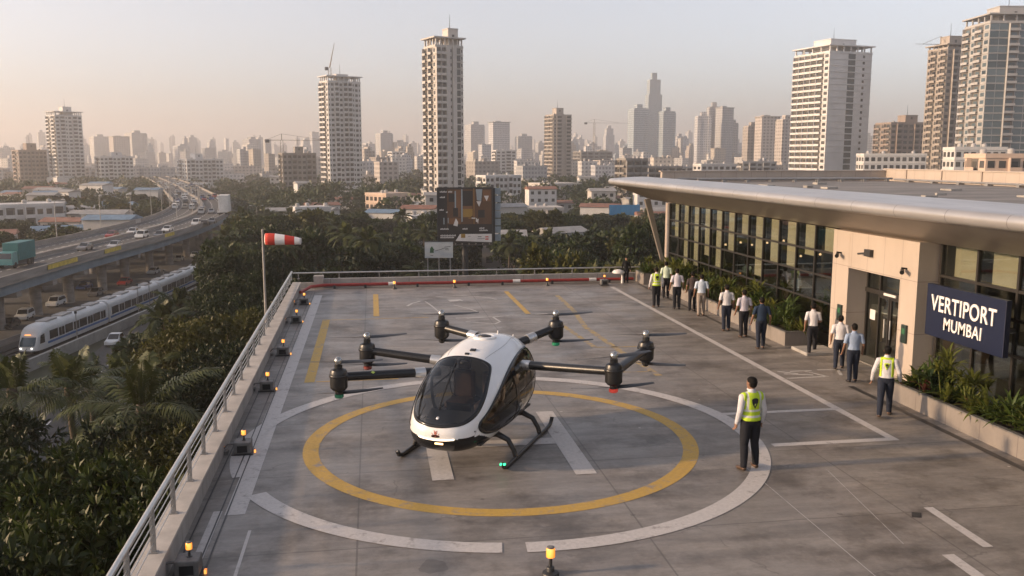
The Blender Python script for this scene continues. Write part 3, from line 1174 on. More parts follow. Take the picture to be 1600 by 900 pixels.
TOP = smooth_tab([(-2.27, .80), (-2.24, .93), (-2.17, 1.06), (-2.0, 1.25), (-1.7, 1.50), (-1.3, 1.77), (-.85, 2.0), (-.3, 2.14), (.3, 2.2), (1.0, 2.17), (1.55, 2.0), (1.9, 1.74), (2.1, 1.42), (2.16, 1.2)])
BOT = smooth_tab([(-2.27, .80), (-2.24, .67), (-2.15, .53), (-1.95, .42), (-1.5, .36), (-.5, .35), (.4, .40), (1.1, .54), (1.6, .74), (1.95, .95), (2.1, 1.08), (2.16, 1.2)])
WID = smooth_tab([(-2.27, .03), (-2.24, .27), (-2.15, .46), (-1.95, .66), (-1.6, .80), (-1.1, .90), (-.4, .95), (.4, .95), (1.0, .90), (1.5, .72), (1.9, .45), (2.1, .2), (2.16, .03)])
NS, NA = 150, 128
ss = []
for k in range(NS + 1):
    f = k / NS
    ss.append(-2.265 + 4.42 * (.5 - .5 * math.cos(PI * f)) * .55 + 4.42 * f * .45 if 0 < k < NS else (-2.265 if k == 0 else 2.155))


def section(s):
    zt, zb, w_ = interp(TOP, s), interp(BOT, s), interp(WID, s)
    zw = zb + (zt - zb) * .42          # widest level
    out = []
    for k in range(NA):
        a = 2 * PI * k / NA
        c, d = math.cos(a), math.sin(a)
        e = 2 / 2.45 if d > 0 else 2 / 2.6
        x = w_ * math.copysign(abs(c) ** e, c)
        z = zw + (zt - zw) * abs(d) ** (2 / 2.1) if d > 0 else zw - (zw - zb) * abs(d) ** e
        out.append(Vector((x, s, z)))
    return out


hv, hf = [], []
for s in ss: hv += section(s)
for i in range(NS):
    for k in range(NA):
        hf.append((i * NA + k, i * NA + (k + 1) % NA, (i + 1) * NA + (k + 1) % NA, (i + 1) * NA + k))
hf.append(tuple(range(NA)))
hf.append(tuple(NS * NA + k for k in range(NA - 1, -1, -1)))
bvh = BVHTree.FromPolygons(hv, hf)


def rounded(poly, r=.3, n=6):
    """closed curve: corner-cut polygon"""
    P = [Vector(p) for p in poly]
    for _ in range(4):
        Q = []
        for a, b in zip(P, P[1:] + P[:1]):
            Q += [a.lerp(b, .25), a.lerp(b, .75)]
        P = Q
    return P


def inside(P, u, v):
    c = False
    j = len(P) - 1
    for i in range(len(P)):
        if (P[i].y > v) != (P[j].y > v) and u < (P[j].x - P[i].x) * (v - P[i].y) / (P[j].y - P[i].y) + P[i].x: c = not c
        j = i
    return c


def scale_curve(P, k, d=0.0):
    c = sum(P, Vector((0, 0))) / len(P)
    return [c + (p - c) * k + (p - c).normalized() * d for p in P]


# windscreen in plane coordinates: u across, v up the slope
WO = Vector((0, -2.15, .94))
WU = Vector((1, 0, 0))
WV = Vector((0, 1.30, 1.05)).normalized()
WN = Vector((0, -1.05, 1.30)).normalized()
WS = rounded([(-.50, .10), (-.66, .38), (-.70, .8), (-.66, 1.2), (-.60, 1.58), (-.52, 1.70), (0, 1.745), (.52, 1.70), (.60, 1.58), (.66, 1.2), (.70, .8), (.66, .38), (.50, .10), (.22, -.03), (0, -.05), (-.22, -.03)])
# side window: u along the hull, v = height
SW = rounded([(-1.86, .98), (-1.80, .80), (-1.45, .70), (-.4, .63), (.45, .66), (.98, .88), (1.22, 1.2), (1.28, 1.6), (1.12, 1.88), (.75, 1.93), (.1, 1.86), (-.55, 1.68), (-1.1, 1.42), (-1.55, 1.14)])


def outward(n, d): return -n if n.dot(d) > 0 else n


def proj_ws(u, v):
    o = WO + WU * u + WV * v + WN * 1.5
    h = bvh.ray_cast(o, -WN)
    return h[0], outward(h[1], -WN)


def proj_side(sign):
    def f(u, v):
        h = bvh.ray_cast(Vector((sign * 3, u, v)), Vector((-sign, 0, 0)))
        return h[0], outward(h[1], Vector((-sign, 0, 0)))
    return f


def patch(P, pr, off, n=22):
    """polar grid filled inside a curve, laid on the hull"""
    c = sum(P, Vector((0, 0))) / len(P)
    vs, fs = [], []
    m_ = len(P)
    for i in range(n + 1):
        f = 1 - i / (n + .4)
        for p in P:
            q = c + (p - c) * f
            a, nn = pr(q.x, q.y)
            vs.append(a + nn * off)
    for i in range(n):
        for k in range(m_):
            fs.append((i * m_ + k, i * m_ + (k + 1) % m_, (i + 1) * m_ + (k + 1) % m_, (i + 1) * m_ + k))
    fs.append(tuple(n * m_ + k for k in range(m_)))
    return vs, fs


def band(P, Q, pr, off, n=3):
    vs, fs = [], []
    m_ = len(P)
    for i in range(n + 1):
        for p, q in zip(P, Q):
            r_ = p.lerp(q, i / n)
            a, nn = pr(r_.x, r_.y)
            vs.append(a + nn * (off if 0 < i < n else off * .35))
    for i in range(n):
        for k in range(m_):
            fs.append((i * m_ + k, i * m_ + (k + 1) % m_, (i + 1) * m_ + (k + 1) % m_, (i + 1) * m_ + k))
    return vs, fs


WSh, SWh = scale_curve(WS, 1, -.035), scale_curve(SW, 1, -.045)
fc, belly = [], []
for f in hf[:-2]:
    c = (hv[f[0]] + hv[f[1]] + hv[f[2]] + hv[f[3]]) / 4
    nrm = (hv[f[1]] - hv[f[0]]).cross(hv[f[3]] - hv[f[0]])
    rel = c - WO
    if rel.dot(WN) > -.35 and inside(WSh, c.x, rel.dot(WV)) and c.z > .85: continue
    if abs(c.x) > .3 and inside(SWh, c.y, c.z): continue
    zl = .725 + .07 * abs(c.x) if c.y < -1.85 else max(.50, .725 + .07 * abs(c.x) - (c.y + 1.85) * .42)
    if c.y > 0: zl = .50 + c.y * .13
    (belly if c.z < zl else fc).append(f)
t = NT('white_aircraft_paint')
v = t.coord('Object')
c = t.ramp(t.noise(v, 1.3, 5), [(.3, (.68, .675, .67)), (.7, (.76, .755, .745))])
dirt = t.ramp(t.noise(v, 7, 6, .75), [(.28, (.72, .7, .68)), (.36, (1, 1, 1))])
t.set(Base_Color=t.mix(.5, c, dirt, 'MULTIPLY'), Roughness=.28, Coat_Weight=.6, Coat_Roughness=.06)
M['hull'] = t.m
M['gloss_black'] = mat('gloss_black_trim', (.010, .010, .011), .16, var=.2)
M['carbon'] = mat('carbon_black', (.012, .012, .013), .36, var=.3, scale=6)
M['ac_glass'] = glass('smoked_cockpit_glass', (.0, .010, .016), .40, .015)
hull = MB().add(hv, fc).build('hull', M['hull'], air, 'all')
MB().add(hv, belly).build('belly_panel', M['gloss_black'], air, 'all')
for o in air.children: pass
MB().add(*patch(WS, proj_ws, .012)).build('windscreen', M['ac_glass'], air, 'all')
MB().add(*band(scale_curve(WS, 1, .012), scale_curve(WS, 1, -.05), proj_ws, .02)).build('windscreen_trim', M['gloss_black'], air, 'all')
for sgn in (-1, 1):
    pr = proj_side(sgn)
    wv_, wf_ = patch(SW, pr, .010)
    wo = MB().add(wv_, wf_).build('side_window', M['ac_glass'], air, 'all')
    m = MB()
    m.add(*band(scale_curve(SW, 1, .02), scale_curve(SW, 1, -.07), pr, .024))
    mem = m.build('window_frame', M['gloss_black'], wo, 'all')

    def bar(pts, wd):
        vs, fs = [], []
        for i, p in enumerate(pts):
            a = Vector(pts[max(0, i - 1)])
            b = Vector(pts[min(len(pts) - 1, i + 1)])
            tdir = (b - a).normalized()
            nn_ = Vector((-tdir.y, tdir.x)) * wd / 2
            for q in (Vector(p) + nn_, Vector(p) - nn_):
                h, nr = pr(q.x, q.y)
                vs.append(h + nr * .021)
        for i in range(len(pts) - 1): fs.append((2 * i, 2 * i + 1, 2 * i + 3, 2 * i + 2))
        return vs, fs
    lin = lambda a, b, n=14: [(a[0] + (b[0] - a[0]) * k / n, a[1] + (b[1] - a[1]) * k / n) for k in range(n + 1)]
    m = MB()
    m.add(*bar(lin((-.22, .64), (-.30, 1.74)), .15))
    m.add(*bar(lin((-1.62, 1.0), (1.24, 1.30)), .045))
    m.add(*bar(lin((.66, .74), (.72, 1.9)), .04))
    m.build('door_pillar', M['gloss_black'], wo, 'all')
    h, nr = pr(-.12, .95)
    MB().cbox(-.012, .012, -.07, .07, -.018, .018, .006, Matrix.Translation(h + nr * .02)).build('door_handle', M['steel'], wo)
# cabin
cab = MB()
M['cabin'] = mat('cabin_trim', (.05, .048, .046), .7, var=.25)
cab.box(-.72, .72, -1.75, 1.3, .52, .56)
cab.box(-.66, .66, 1.2, 1.26, .56, 1.75)
cab.build('cabin_floor', M['cabin'], air)
M['seat_tan'] = mat('tan_leather', (.10, .055, .038), .55, var=.25, scale=5)
for x in (-.33, .33):
    m = MB()
    m.cbox(x - .25, x + .25, -.55, -.02, .82, .98, .05)
    m.cbox(x - .24, x + .24, -.08, .10, .95, 1.55, .06)
    m.cbox(x - .14, x + .14, -.03, .08, 1.56, 1.76, .04)
    m.box(x - .18, x + .18, -.45, -.1, .565, .82)
    m.build('seat', M['seat_tan'], air)
m = MB()
m.prism([(-1.65, .57), (-1.2, .57), (-1.12, .90), (-1.3, 1.04), (-1.62, .90)], 'x', -.5, .5)
m.build('dashboard', M['cabin'], air)
MB().cbox(-.26, .26, -1.14, -1.11, .90, 1.14, .01).build('console_screen', M['gloss_black'], air)
# wiper, nose badge dot, emblem, light bar, roof details
wp = []
for k in range(9):
    f = k / 8
    p, nn = proj_ws(-.02 - .06 * f, .30 + 1.2 * f)
    wp.append(p + nn * .03)
MB().tube(wp, [.013] * 9, 6).build('wiper', M['black'], air, True)
p, nn = proj_ws(.05, 1.53)
MB().lathe([(.06, 0), (.05, .02), (.01, .025)], n=12, M=Matrix.Translation(p + nn * .012) @ nn.to_track_quat('Z', 'Y').to_matrix().to_4x4()).build('windscreen_sensor', M['black'], air, True)
p, nn = proj_ws(0.0, .12)
MB().lathe([(.03, 0), (.03, .006), (.02, .01)], n=14, M=Matrix.Translation(p + nn * .013) @ nn.to_track_quat('Z', 'Y').to_matrix().to_4x4()).build('nose_badge', M['steel'], air, True)


def nose(u, z):
    h = bvh.ray_cast(Vector((u, -4, z)), Vector((0, 1, 0)))
    return h[0], outward(h[1], Vector((0, 1, 0)))


def nose_poly(poly, off):
    vs = []
    for u, z in poly:
        h, nn = nose(u, z)
        vs.append(h + nn * off)
    return vs, [tuple(range(len(vs)))]


M['emblem'] = mat('copper_red_emblem', (.42, .14, .10), .35, .4, var=.15)
m = MB()
cz = .855
m.add(*nose_poly([(.05 * math.cos(2 * PI * k / 12) * .62, cz + .05 * math.sin(2 * PI * k / 12) * .62) for k in range(12)], .006))
for sg_ in (-1, 1):
    m.add(*nose_poly([(sg_ * .03, cz - .04), (sg_ * .085, cz + .012), (sg_ * .072, cz - .012)], .008))
    m.add(*nose_poly([(sg_ * .03, cz - .048), (sg_ * .07, cz - .018), (sg_ * .058, cz - .04)], .008))
    m.add(*nose_poly([(sg_ * .006, cz + .03), (sg_ * .032, cz + .055), (sg_ * .03, cz + .02)], .008))
m.add(*nose_poly([(-.028, cz - .05), (.028, cz - .05), (.0, cz - .075)], .007))
m.build('nose_emblem', M['emblem'], air)
m = MB()
cur = []
for k in range(17):
    u = -.36 + .72 * k / 16
    h, nn = nose(u, .728 + .022 * (u / .36) ** 2)
    cur.append(h + nn * .008)
m.tube(cur, .013, 6)
m.build('light_bar', emis('warm_light_bar', (1, .82, .6), 1.3), air, True)
m = MB()
cur = []
for k in range(6):
    h, nn = nose(-.02 + .16 * k / 5, .655)
    cur.append(h + nn * .008)
m.tube(cur, .018, 6)
m.build('headlight', emis('amber_headlight', (1, .6, .28), 2.0), air, True)


def roof(x, y):
    h = bvh.ray_cast(Vector((x, y, 4)), Vector((0, 0, -1)))
    return h[0], outward(h[1], Vector((0, 0, -1)))


for (x, y, a, b) in ((.08, -.52, .06, .045), (.02, -.70, .045, .03)):
    p, nn = roof(x, y)
    MB().cbox(-a, a, -b, b, 0, .025, .008, Matrix.Translation(p) @ nn.to_track_quat('Z', 'Y').to_matrix().to_4x4()).build('roof_sensor', M['black'], air)
p, nn = roof(.0, .35)
MB().lathe([(.26, -.03), (.25, .018), (.2, .03), (.17, .015), (.12, .0)], n=24, M=Matrix.Translation(p)).build('roof_vent', M['hull'], air, True)
MB().lathe([(.15, 0), (.14, .03), (.05, .05)], n=20, M=Matrix.Translation(p + Vector((0, 0, .006))) @ Matrix.Diagonal((1, .7, 1, 1))).build('vent_grille', M['dark_metal'], air, True)
for (x, y) in ((.1, .9), (.42, 1.0)):
    p, nn = roof(x, y)
    MB().lathe([(.022, 0), (.018, .05), (.004, .07)], n=8, M=Matrix.Translation(p)).build('antenna', M['white_metal'], air, True)
m = MB()      # panel seams on the roof
for y0 in (-.78, 0.95):
    pts = []
    for k in range(21):
        x = -.62 + 1.24 * k / 20
        p, nn = roof(x, y0 - .12 * (x / .62) ** 2)
        pts.append(p + nn * .001)
    m.tube(pts, .005, 4)
for x in (-.5, .5):
    pts = []
    for k in range(15):
        p, nn = roof(x * (.82 + .18 * math.sin(k / 14 * PI)), -.7 + 1.6 * k / 14)
        pts.append(p + nn * .001)
    m.tube(pts, .005, 4)
m.build('panel_seams', M['grey_metal'], air)
for sg_ in (-1, 1):      # seams and fasteners round the nose and tail flanks
    pr_s = proj_side(sg_)
    m = MB()
    for pts2 in ([(1.42, .75 + .1 * k) for k in range(11)], [(-1.95 + .02 * k, .78 + .03 * k) for k in range(9)]):
        m.tube([pr_s(a_, b_)[0] for a_, b_ in pts2], .0045, 4)
    m.build('flank_seams', M['grey_metal'], air)
    for (a_, b_) in ((1.55, 1.45), (1.55, 1.15), (1.6, 1.0), (-1.93, .86)):
        h, nr_ = pr_s(a_, b_)
        MB().lathe([(.018, 0), (.016, .006)], n=8, M=Matrix.Translation(h) @ nr_.to_track_quat('Z', 'Y').to_matrix().to_4x4()).build('fastener', M['dark_metal'], air)

# skids
for sgn in (-1, 1):
    x = sgn * 1.12
    m = MB()
    m.tube([(x, -1.62, .17), (x, -1.56, .09), (x, -1.42, .045), (x, -1.2, .045), (x, 1.35, .045), (x, 1.52, .07), (x, 1.62, .14), (x, 1.64, .19)], .045, 12)
    sk = m.build('skid', M['carbon'], air, True)
    if sgn > 0:
        MB().box(x - .06, x - .02, -1.645, -1.60, .14, .18).box(x + .01, x + .05, -1.645, -1.60, .15, .185).build('position_lamp', emis('green_position_lamp', (.05, .9, .38), 1.0), sk)
    else:
        MB().lathe([(.02, 0), (.02, .02)], (x, -1.63, .17), 8).build('position_lamp', M['steel'], sk)
    for y in (-.85, .75):
        m = MB()
        m.tube([(sgn * .45, y, .47), (sgn * .72, y, .50), (sgn * .95, y, .40), (sgn * 1.07, y, .2), (x, y, .05)], [.07, .065, .055, .05, .05], 10)
        m.build('skid_strut', M['carbon'], air, True)

# arms and motor pods
M['collar'] = mat('silver_collar', (.55, .55, .55), .3, .75, var=.08)
M['blade'] = mat('rotor_blade', (.025, .025, .027), .32, var=.2)
M['spinner'] = mat('grey_spinner', (.36, .36, .35), .25, .8, var=.1)


def blade(sg, ln, pitch):
    m = MB()
    n_ = 9
    vs = []
    for k in range(n_):
        f = k / (n_ - 1)
        x = .05 + (ln - .05) * f
        ch = .085 * (1 - .0 * f) * (math.sin(PI * min(1, .18 + f * .55)) ** .6) * (1 - f * .45) + .006
        a = pitch * (1 - .55 * f)
        zc = .03 * f * f
        for u, hh in ((-1, 0), (-.2, .010), (.8, 0.0), (-.2, -.006)):
            y = u * ch
            z = hh * (1 - .6 * f)
            vs.append((sg * x, sg * (y * math.cos(a) - z * math.sin(a)), zc + y * math.sin(a) + z * math.cos(a)))
    fs = []
    for k in range(n_ - 1):
        for j in range(4):
            a_ = k * 4 + j
            b_ = k * 4 + (j + 1) % 4
            fs.append((a_, b_, b_ + 4, a_ + 4))
    fs += [(3, 2, 1, 0), tuple((n_ - 1) * 4 + j for j in range(4))]
    m.add(vs, fs)
    return m


BL = [blade(1, .86, R(20)).mesh('blade', [M['blade']], True), blade(-1, .86, R(20)).mesh('blade', [M['blade']], True)]
pod_prof = [(.06, -.36), (.085, -.34), (.085, -.29), (.10, -.28), (.135, -.265), (.185, -.215), (.19, -.20), (.19, .0), (.205, .01), (.205, .045), (.19, .055), (.185, .10), (.165, .145), (.11, .165), (.10, .175), (.085, .18), (.085, .245)]


pod_prof = [(r_ * .9, z_) for r_, z_ in pod_prof]


def arm(root_p, pod_p, upper_a, lower_a, lamp=None, collar=True):
    root_p, pod_p = Vector(root_p), Vector(pod_p)
    d = (pod_p - root_p)
    u = d.normalized()
    m = MB()
    end = pod_p - u * .12
    m.tube([root_p - u * .35, end], [.105, .095], 16, True, .9)
    a = m.build('arm', M['carbon'], air, True)
    if collar:
        m = MB().tube([root_p - u * .02, root_p + u * .20], [.118, .112], 18, True, .92)
        m.build('arm_collar', M['collar'], a, True)
    m = MB().lathe(pod_prof, pod_p, 24)
    pod = m.build('motor_pod', M['carbon'], air, True)
    m = MB().lathe([(.1845, .004), (.189, .012), (.189, .043), (.1845, .05)], pod_p, 24)
    m.build('pod_band', M['black'], pod, True)
    for dz, ang, nm in ((.30, upper_a, 'upper'), (-.315, lower_a, 'lower')):
        m = MB()
        if dz > 0: m.lathe([(.05, -.06), (.07, -.04), (.08, .0), (.075, .05), (.05, .085), (.015, .1)], pod_p + Vector((0, 0, dz)), 16)
        else: m.lathe([(.055, .05), (.07, .0), (.06, -.05), (.03, -.07)], pod_p + Vector((0, 0, dz)), 16)
        ro = m.build('rotor_hub', M['spinner'] if dz > 0 else M['black'], air, True)
        for k in (0, 1):
            b = put('rotor_blade', BL[k], ro, pod_p + Vector((0, 0, dz)), None, ang)
    if lamp:
        MB().lathe([(.072, -.42), (.09, -.40), (.09, -.355), (.07, -.345)], pod_p, 16).build('pod_lamp', lamp, pod, True)
    return a


gl_ = emis('dim_green_lamp', (.02, .13, .07), .08)
gl2 = emis('green_lamp', (.02, .22, .11), .12)
rl_ = emis('red_lamp', (.5, .05, .035), .25)
rl2 = emis('dim_red_lamp', (.16, .03, .025), .06)
VW = -air.rotation_euler.z           # world angle -> local angle


def ang(deg): return R(deg) + VW


a1 = arm((-.84, -.95, 1.66), (-2.07, -2.20, 1.76), ang(-4), ang(8), gl_)
a2 = arm((-.84, -.10, 1.72), (-2.48, -.27, 1.86), ang(6), ang(-9), rl2)
arm((-.52, 1.2, 2.02), (-1.5, 1.5, 2.12), ang(-3), ang(-12))
arm((.60, 1.45, 1.98), (1.05, 2.15, 2.15), ang(2), ang(-6), gl2)
a5 = arm((.88, .35, 1.66), (2.97, -.36, 1.85), ang(18), ang(7), rl_)
arm((3.05, .05, 1.86), (3.26, 1.42, 1.96), ang(-8), ang(-30), None, False)
# small marks on the arms
def arm_mark(p, q, f, poly, mt, name, parent):
    p, q = Vector(p), Vector(q)
    u = (q - p).normalized()
    side = u.cross(Vector((0, 0, 1))).normalized()
    if side.y > 0: side = -side
    c = p.lerp(q, f)
    upv = side.cross(u).normalized()
    if upv.z < 0: upv = -upv
    o = side * .074 + upv * .074
    tv = (upv * .7 - side * .7).normalized()
    m = MB()
    for pl in poly: m.add([c + o + u * a + tv * b for a, b in pl], [tuple(range(len(pl)))])
    m.build(name, mt, parent)
M['lime'] = mat('lime_mark', (.50, .60, .12), .5, var=.1)
arm_mark((-.84, -.95, 1.66), (-2.07, -2.2, 1.76), .62, [[(-.045, 0), (0, -.035), (.045, 0), (0, .035)]], M['lime'], 'warning_mark', a1)
# ================================================================ people
def cloth(name, col, var=.12):
    t = NT(name)
    v = t.coord('Object')
    a = t.noise(t.coord('Object', (1, 1, .55)), 9, 5, .6)
    c = t.ramp(a, [(.3, [x * (1 - var) for x in col]), (.7, [min(1, x * (1 + var)) for x in col])])
    t.set(Base_Color=c, Roughness=.9, Specular_IOR_Level=.2)
    t.bump(t.noise(t.coord('Object', (1, 1, .6)), 11, 3, .55), .6, .02)
    return t.m


M['skin'] = mat('brown_skin', (.20, .105, .065), .55, var=.1, scale=8)
M['hair'] = mat('black_hair', (.006, .005, .0045), .75, var=.4, scale=30, bump=.5, spec=.15)
M['trousers_dark'] = cloth('dark_trousers', (.016, .017, .022))
M['trousers_navy'] = cloth('navy_trousers', (.020, .025, .040))
M['trousers_beige'] = cloth('beige_trousers', (.26, .22, .19))
M['shoe_brown'] = mat('brown_leather_shoe', (.075, .045, .028), .4, var=.2)
M['shoe_black'] = mat('black_leather_shoe', (.016, .014, .013), .35, var=.2)
SH = {k: cloth('shirt_' + k, c) for k, c in dict(white=(.52, .51, .53), pale_green=(.50, .58, .46), lavender=(.52, .50, .55), charcoal=(.055, .042, .042),
      sky=(.45, .52, .62), grey_lilac=(.44, .42, .48), navy=(.020, .034, .062), blue=(.26, .33, .46), black=(.012, .012, .013)).items()}


def vest_mat(name, full):
    t = NT(name)
    sp = t.n('ShaderNodeSeparateXYZ')
    t.l(t.coord('Object'), sp.inputs[0])
    z = sp.outputs['Z']
    ax = t.math('ABSOLUTE', sp.outputs['X'])

    def between(s, a, b): return t.math('MULTIPLY', t.math('GREATER_THAN', s, a), t.math('LESS_THAN', s, b))
    k = t.math('MAXIMUM', between(z, 1.015, 1.055), between(z, 1.125, 1.165))
    k = t.math('MAXIMUM', k, t.math('MULTIPLY', between(ax, .105, .145), t.math('GREATER_THAN', z, 1.165)))
    a = t.noise(t.coord('Object', (1, 1, .6)), 9, 4, .6)
    lime = t.ramp(a, [(.3, (.36, .52, .018)), (.7, (.50, .66, .03))])
    if full: c = t.mix(k, lime, (.52, .53, .50))
    else:
        c = lime
    t.set(Base_Color=c, Roughness=.75)
    t.bump(a, .5, .015)
    return t.m


M['vest'] = vest_mat('hi_vis_vest', True)
M['harness'] = vest_mat('hi_vis_straps', False)


def ring_tube(m, rows, n=16):
    """rows of (centre, rx, ry) ellipses stacked along z or along a limb"""
    path = [Vector(r[0]) for r in rows]
    vs, fs = [], []
    for i, (c, rx, ry) in enumerate(rows):
        for k in range(n):
            a = 2 * PI * k / n
            vs.append(Vector(c) + Vector((rx * math.cos(a), ry * math.sin(a), 0)))
    for i in range(len(rows) - 1):
        for k in range(n):
            fs.append((i * n + k, i * n + (k + 1) % n, (i + 1) * n + (k + 1) % n, (i + 1) * n + k))
    fs.append(tuple(range(n - 1, -1, -1)))
    fs.append(tuple((len(rows) - 1) * n + k for k in range(n)))
    m.add(vs, fs)


def seg_dist(p, a, b):
    ab = b - a
    f = max(0, min(1, (p - a).dot(ab) / ab.length_squared))
    return (p - (a + ab * f)).length


def person(label, px_feet, py_feet, py_head, facing, shirt, trousers='trousers_dark', shoe='shoe_black', sleeves='short', vest=None, stride=.12, arm_out=.03,
           head_turn=0.0, bend=.08, elbow=None, voxel=.0135, width=1.0, swing=0.0, at=None, knee_lift=0.0, spread=0.0):
    g_ = at if at is not None else ground(px_feet, py_feet)
    ht = height_at(px_feet, py_head, math.hypot(g_.x, g_.y))
    S = ht / 1.74
    root = thing('person', label, 'person', (g_.x, g_.y, .005), facing)
    root.scale = (S, S, S)
    m = MB()
    W = width
    # torso
    ring_tube(m, [((0, 0, .84), .10 * W, .08), ((0, .0, .90), .158 * W, .108), ((0, -.008, .97), .160 * W, .112), ((0, 0, 1.06), .143 * W, .100), ((0, .008, 1.16), .152 * W, .106),
                  ((0, .006, 1.28), .172 * W, .112), ((0, -.004, 1.37), .180 * W, .10), ((0, -.008, 1.425), .150 * W, .078), ((0, -.004, 1.46), .085, .062), ((0, .004, 1.50), .056, .058), ((0, .012, 1.56), .052, .056)])
    # head
    ct, st = math.cos(head_turn), math.sin(head_turn)
    HC = Vector((0, .018, 1.625))
    hm = MB()
    prof = [(-.125, .030, .035, .035), (-.115, .046, .052, .028), (-.09, .058, .070, .018), (-.05, .068, .086, .008), (0, .074, .098, .0), (.04, .076, .100, -.004), (.08, .066, .086, -.008), (.105, .044, .060, -.008), (.116, .018, .026, -.006)]
    ring_tube(hm, [((0, yo, z), rx, ry) for z, rx, ry, yo in prof], 18)
    hm.tube([(0, .085, .012), (0, .106, -.022), (0, .098, -.034)], [.010, .016, .012], 8)           # nose
    hm.tube([(-.02, .083, -.068), (0, .090, -.069), (.02, .083, -.068)], [.007, .010, .007], 6)     # lips
    hm.tube([(-.05, .066, .032), (0, .088, .030), (.05, .066, .032)], [.010, .013, .010], 6)         # brow
    for sx_ in (-1, 1): hm.tube([(sx_ * .072, .0, .022), (sx_ * .086, -.008, .010), (sx_ * .082, -.004, -.012), (sx_ * .070, .006, -.026)], [.012, .016, .014, .009], 8)
    rot = Matrix.Rotation(head_turn, 4, 'Z')
    for i in range(len(hm.v)): hm.v[i] = tuple(HC + rot @ Vector(hm.v[i]))
    m.add(hm.v, hm.f)
    bones = {'torso': [(Vector((0, 0, .9)), Vector((0, 0, 1.42)), .14)], 'head': [(HC + Vector((0, 0, -.06)), HC + Vector((0, 0, .05)), .085)]}
    bones['neck'] = [(Vector((0, 0, 1.47)), Vector((0, .01, 1.53)), .055)]
    # legs
    for sx_ in (-1, 1):
        ph = stride * sx_
        hip = Vector((sx_ * .085, 0, .90))
        lift = knee_lift if sx_ > 0 else 0
        knee = Vector((sx_ * (.098 + spread * .55), ph * .55 + .02 + lift * .6, .49 + lift * .25))
        ank = Vector((sx_ * (.105 + spread), ph - .02 + lift * .4, .075 + max(0, -ph) * .18 + lift))
        mid1 = hip.lerp(knee, .5)
        mid2 = knee.lerp(ank, .4) + Vector((0, -.012, 0))
        m.tube([hip + Vector((0, 0, .03)), mid1, knee, mid2, ank + Vector((0, 0, .02)), ank - Vector((0, 0, .02))], [.098 * W, .088 * W, .068, .064, .052, .046], 12)
        toe = ank + Vector((sx_ * .03, .175, -.045))
        heel = ank + Vector((0, -.055, -.035))
        tilt = -max(0, -ph) * .25
        m.tube([heel, ank + Vector((0, .01, -.03)), ank + Vector((sx_ * .012, .08, -.038 + tilt * .3)), toe + Vector((0, -.03, tilt * .5)), toe + Vector((0, .02, tilt * .5))], [.034, .044, .042, .036, .022], 10, True, .85)
        bones.setdefault('leg', []).append((hip, knee, .08))
        bones['leg'].append((knee, ank, .055))
        bones.setdefault('foot', []).append((heel - Vector((0, 0, .02)), toe - Vector((0, 0, .01)), .05))
        # arm
        sw = swing * -sx_
        shd = Vector((sx_ * .182 * W, -.006, 1.395))
        elb = Vector((sx_ * (.225 * W + arm_out), -.035 + sw * .6, 1.12))
        wri = Vector((sx_ * (.225 * W + arm_out * 1.5), .03 + bend + sw * 1.3, .885))
        if elbow and sx_ in elbow:
            wri = Vector(elbow[sx_])
        m.tube([shd - Vector((sx_ * .05, 0, 0)), shd, shd.lerp(elb, .45), elb, elb.lerp(wri, .4), wri], [.060, .062, .052, .043, .040, .030], 12)
        bones.setdefault('upper_arm', []).append((shd, elb, .05))
        bones.setdefault('forearm', []).append((elb, wri, .035))
        d = (wri - elb).normalized()
        side = Vector((0, 1, 0)) - d * d.y
        side.normalize()
        nrm = d.cross(side).normalized() * (-sx_)
        pc = wri + d * .085
        bones.setdefault('hand', []).append((wri, wri + d * .17, .03))
        m.tube([wri - d * .02, wri + d * .02, wri + d * .05, pc + d * .005], [.026, .030, .036, .034], 10, True, .62)
        for q in range(4):
            b0 = pc - d * .012 + side * (.026 - .0175 * q)
            L = (.062, .072, .068, .052)[q]
            cur = nrm * (-1)
            p1 = b0 + d * L * .5 + cur * .006
            p2 = p1 + d * L * .36 + cur * .018
            p3 = p2 + d * L * .22 + cur * .022
            m.tube([b0, p1, p2, p3], [.0105, .0105, .0095, .008], 6)
        th = wri + d * .03 + side * .026
        m.tube([th, th + side * .024 + d * .03, th + side * .028 + d * .062 - nrm * .006], [.013, .012, .009], 6)
    me = m.mesh('person_raw', [M['skin']])
    tmp = bpy.data.objects.new('tmp', me)
    COL.objects.link(tmp)
    md = tmp.modifiers.new('r', 'REMESH')
    md.mode = 'VOXEL'
    md.voxel_size = voxel
    md2 = tmp.modifiers.new('s', 'SMOOTH')
    md2.factor = .5
    md2.iterations = 2
    dg = bpy.context.evaluated_depsgraph_get()
    bme = bpy.data.meshes.new_from_object(tmp.evaluated_get(dg))
    bpy.data.objects.remove(tmp)
    bpy.data.meshes.remove(me)
    bme.name = 'body'
    bme.polygons.foreach_set('use_smooth', [True] * len(bme.polygons))
    bme.materials.clear()
    bme.materials.append(M['skin'])
    body = put('body', bme, root)
    nv = len(bme.vertices)
    co = np.empty(nv * 3)
    bme.vertices.foreach_get('co', co)
    co = co.reshape(-1, 3)
    no = np.empty(nv * 3)
    bme.vertices.foreach_get('normal', no)
    no = no.reshape(-1, 3)
    faces = [tuple(p.vertices) for p in bme.polygons]
    fcn = np.array([co[list(f)].mean(0) for f in faces])
    # nearest bone of every face
    names, dist = [], []
    for nm, segs in bones.items():
        for a, b, r_ in segs:
            A, B = np.array(a), np.array(b)
            ab = B - A
            f = np.clip(((fcn - A) @ ab) / (ab @ ab), 0, 1)
            dist.append(np.linalg.norm(fcn - (A + f[:, None] * ab), axis=1) - r_)
            names.append(nm)
    near = np.argmin(np.array(dist), 0)
    lab = np.array(names)[near]
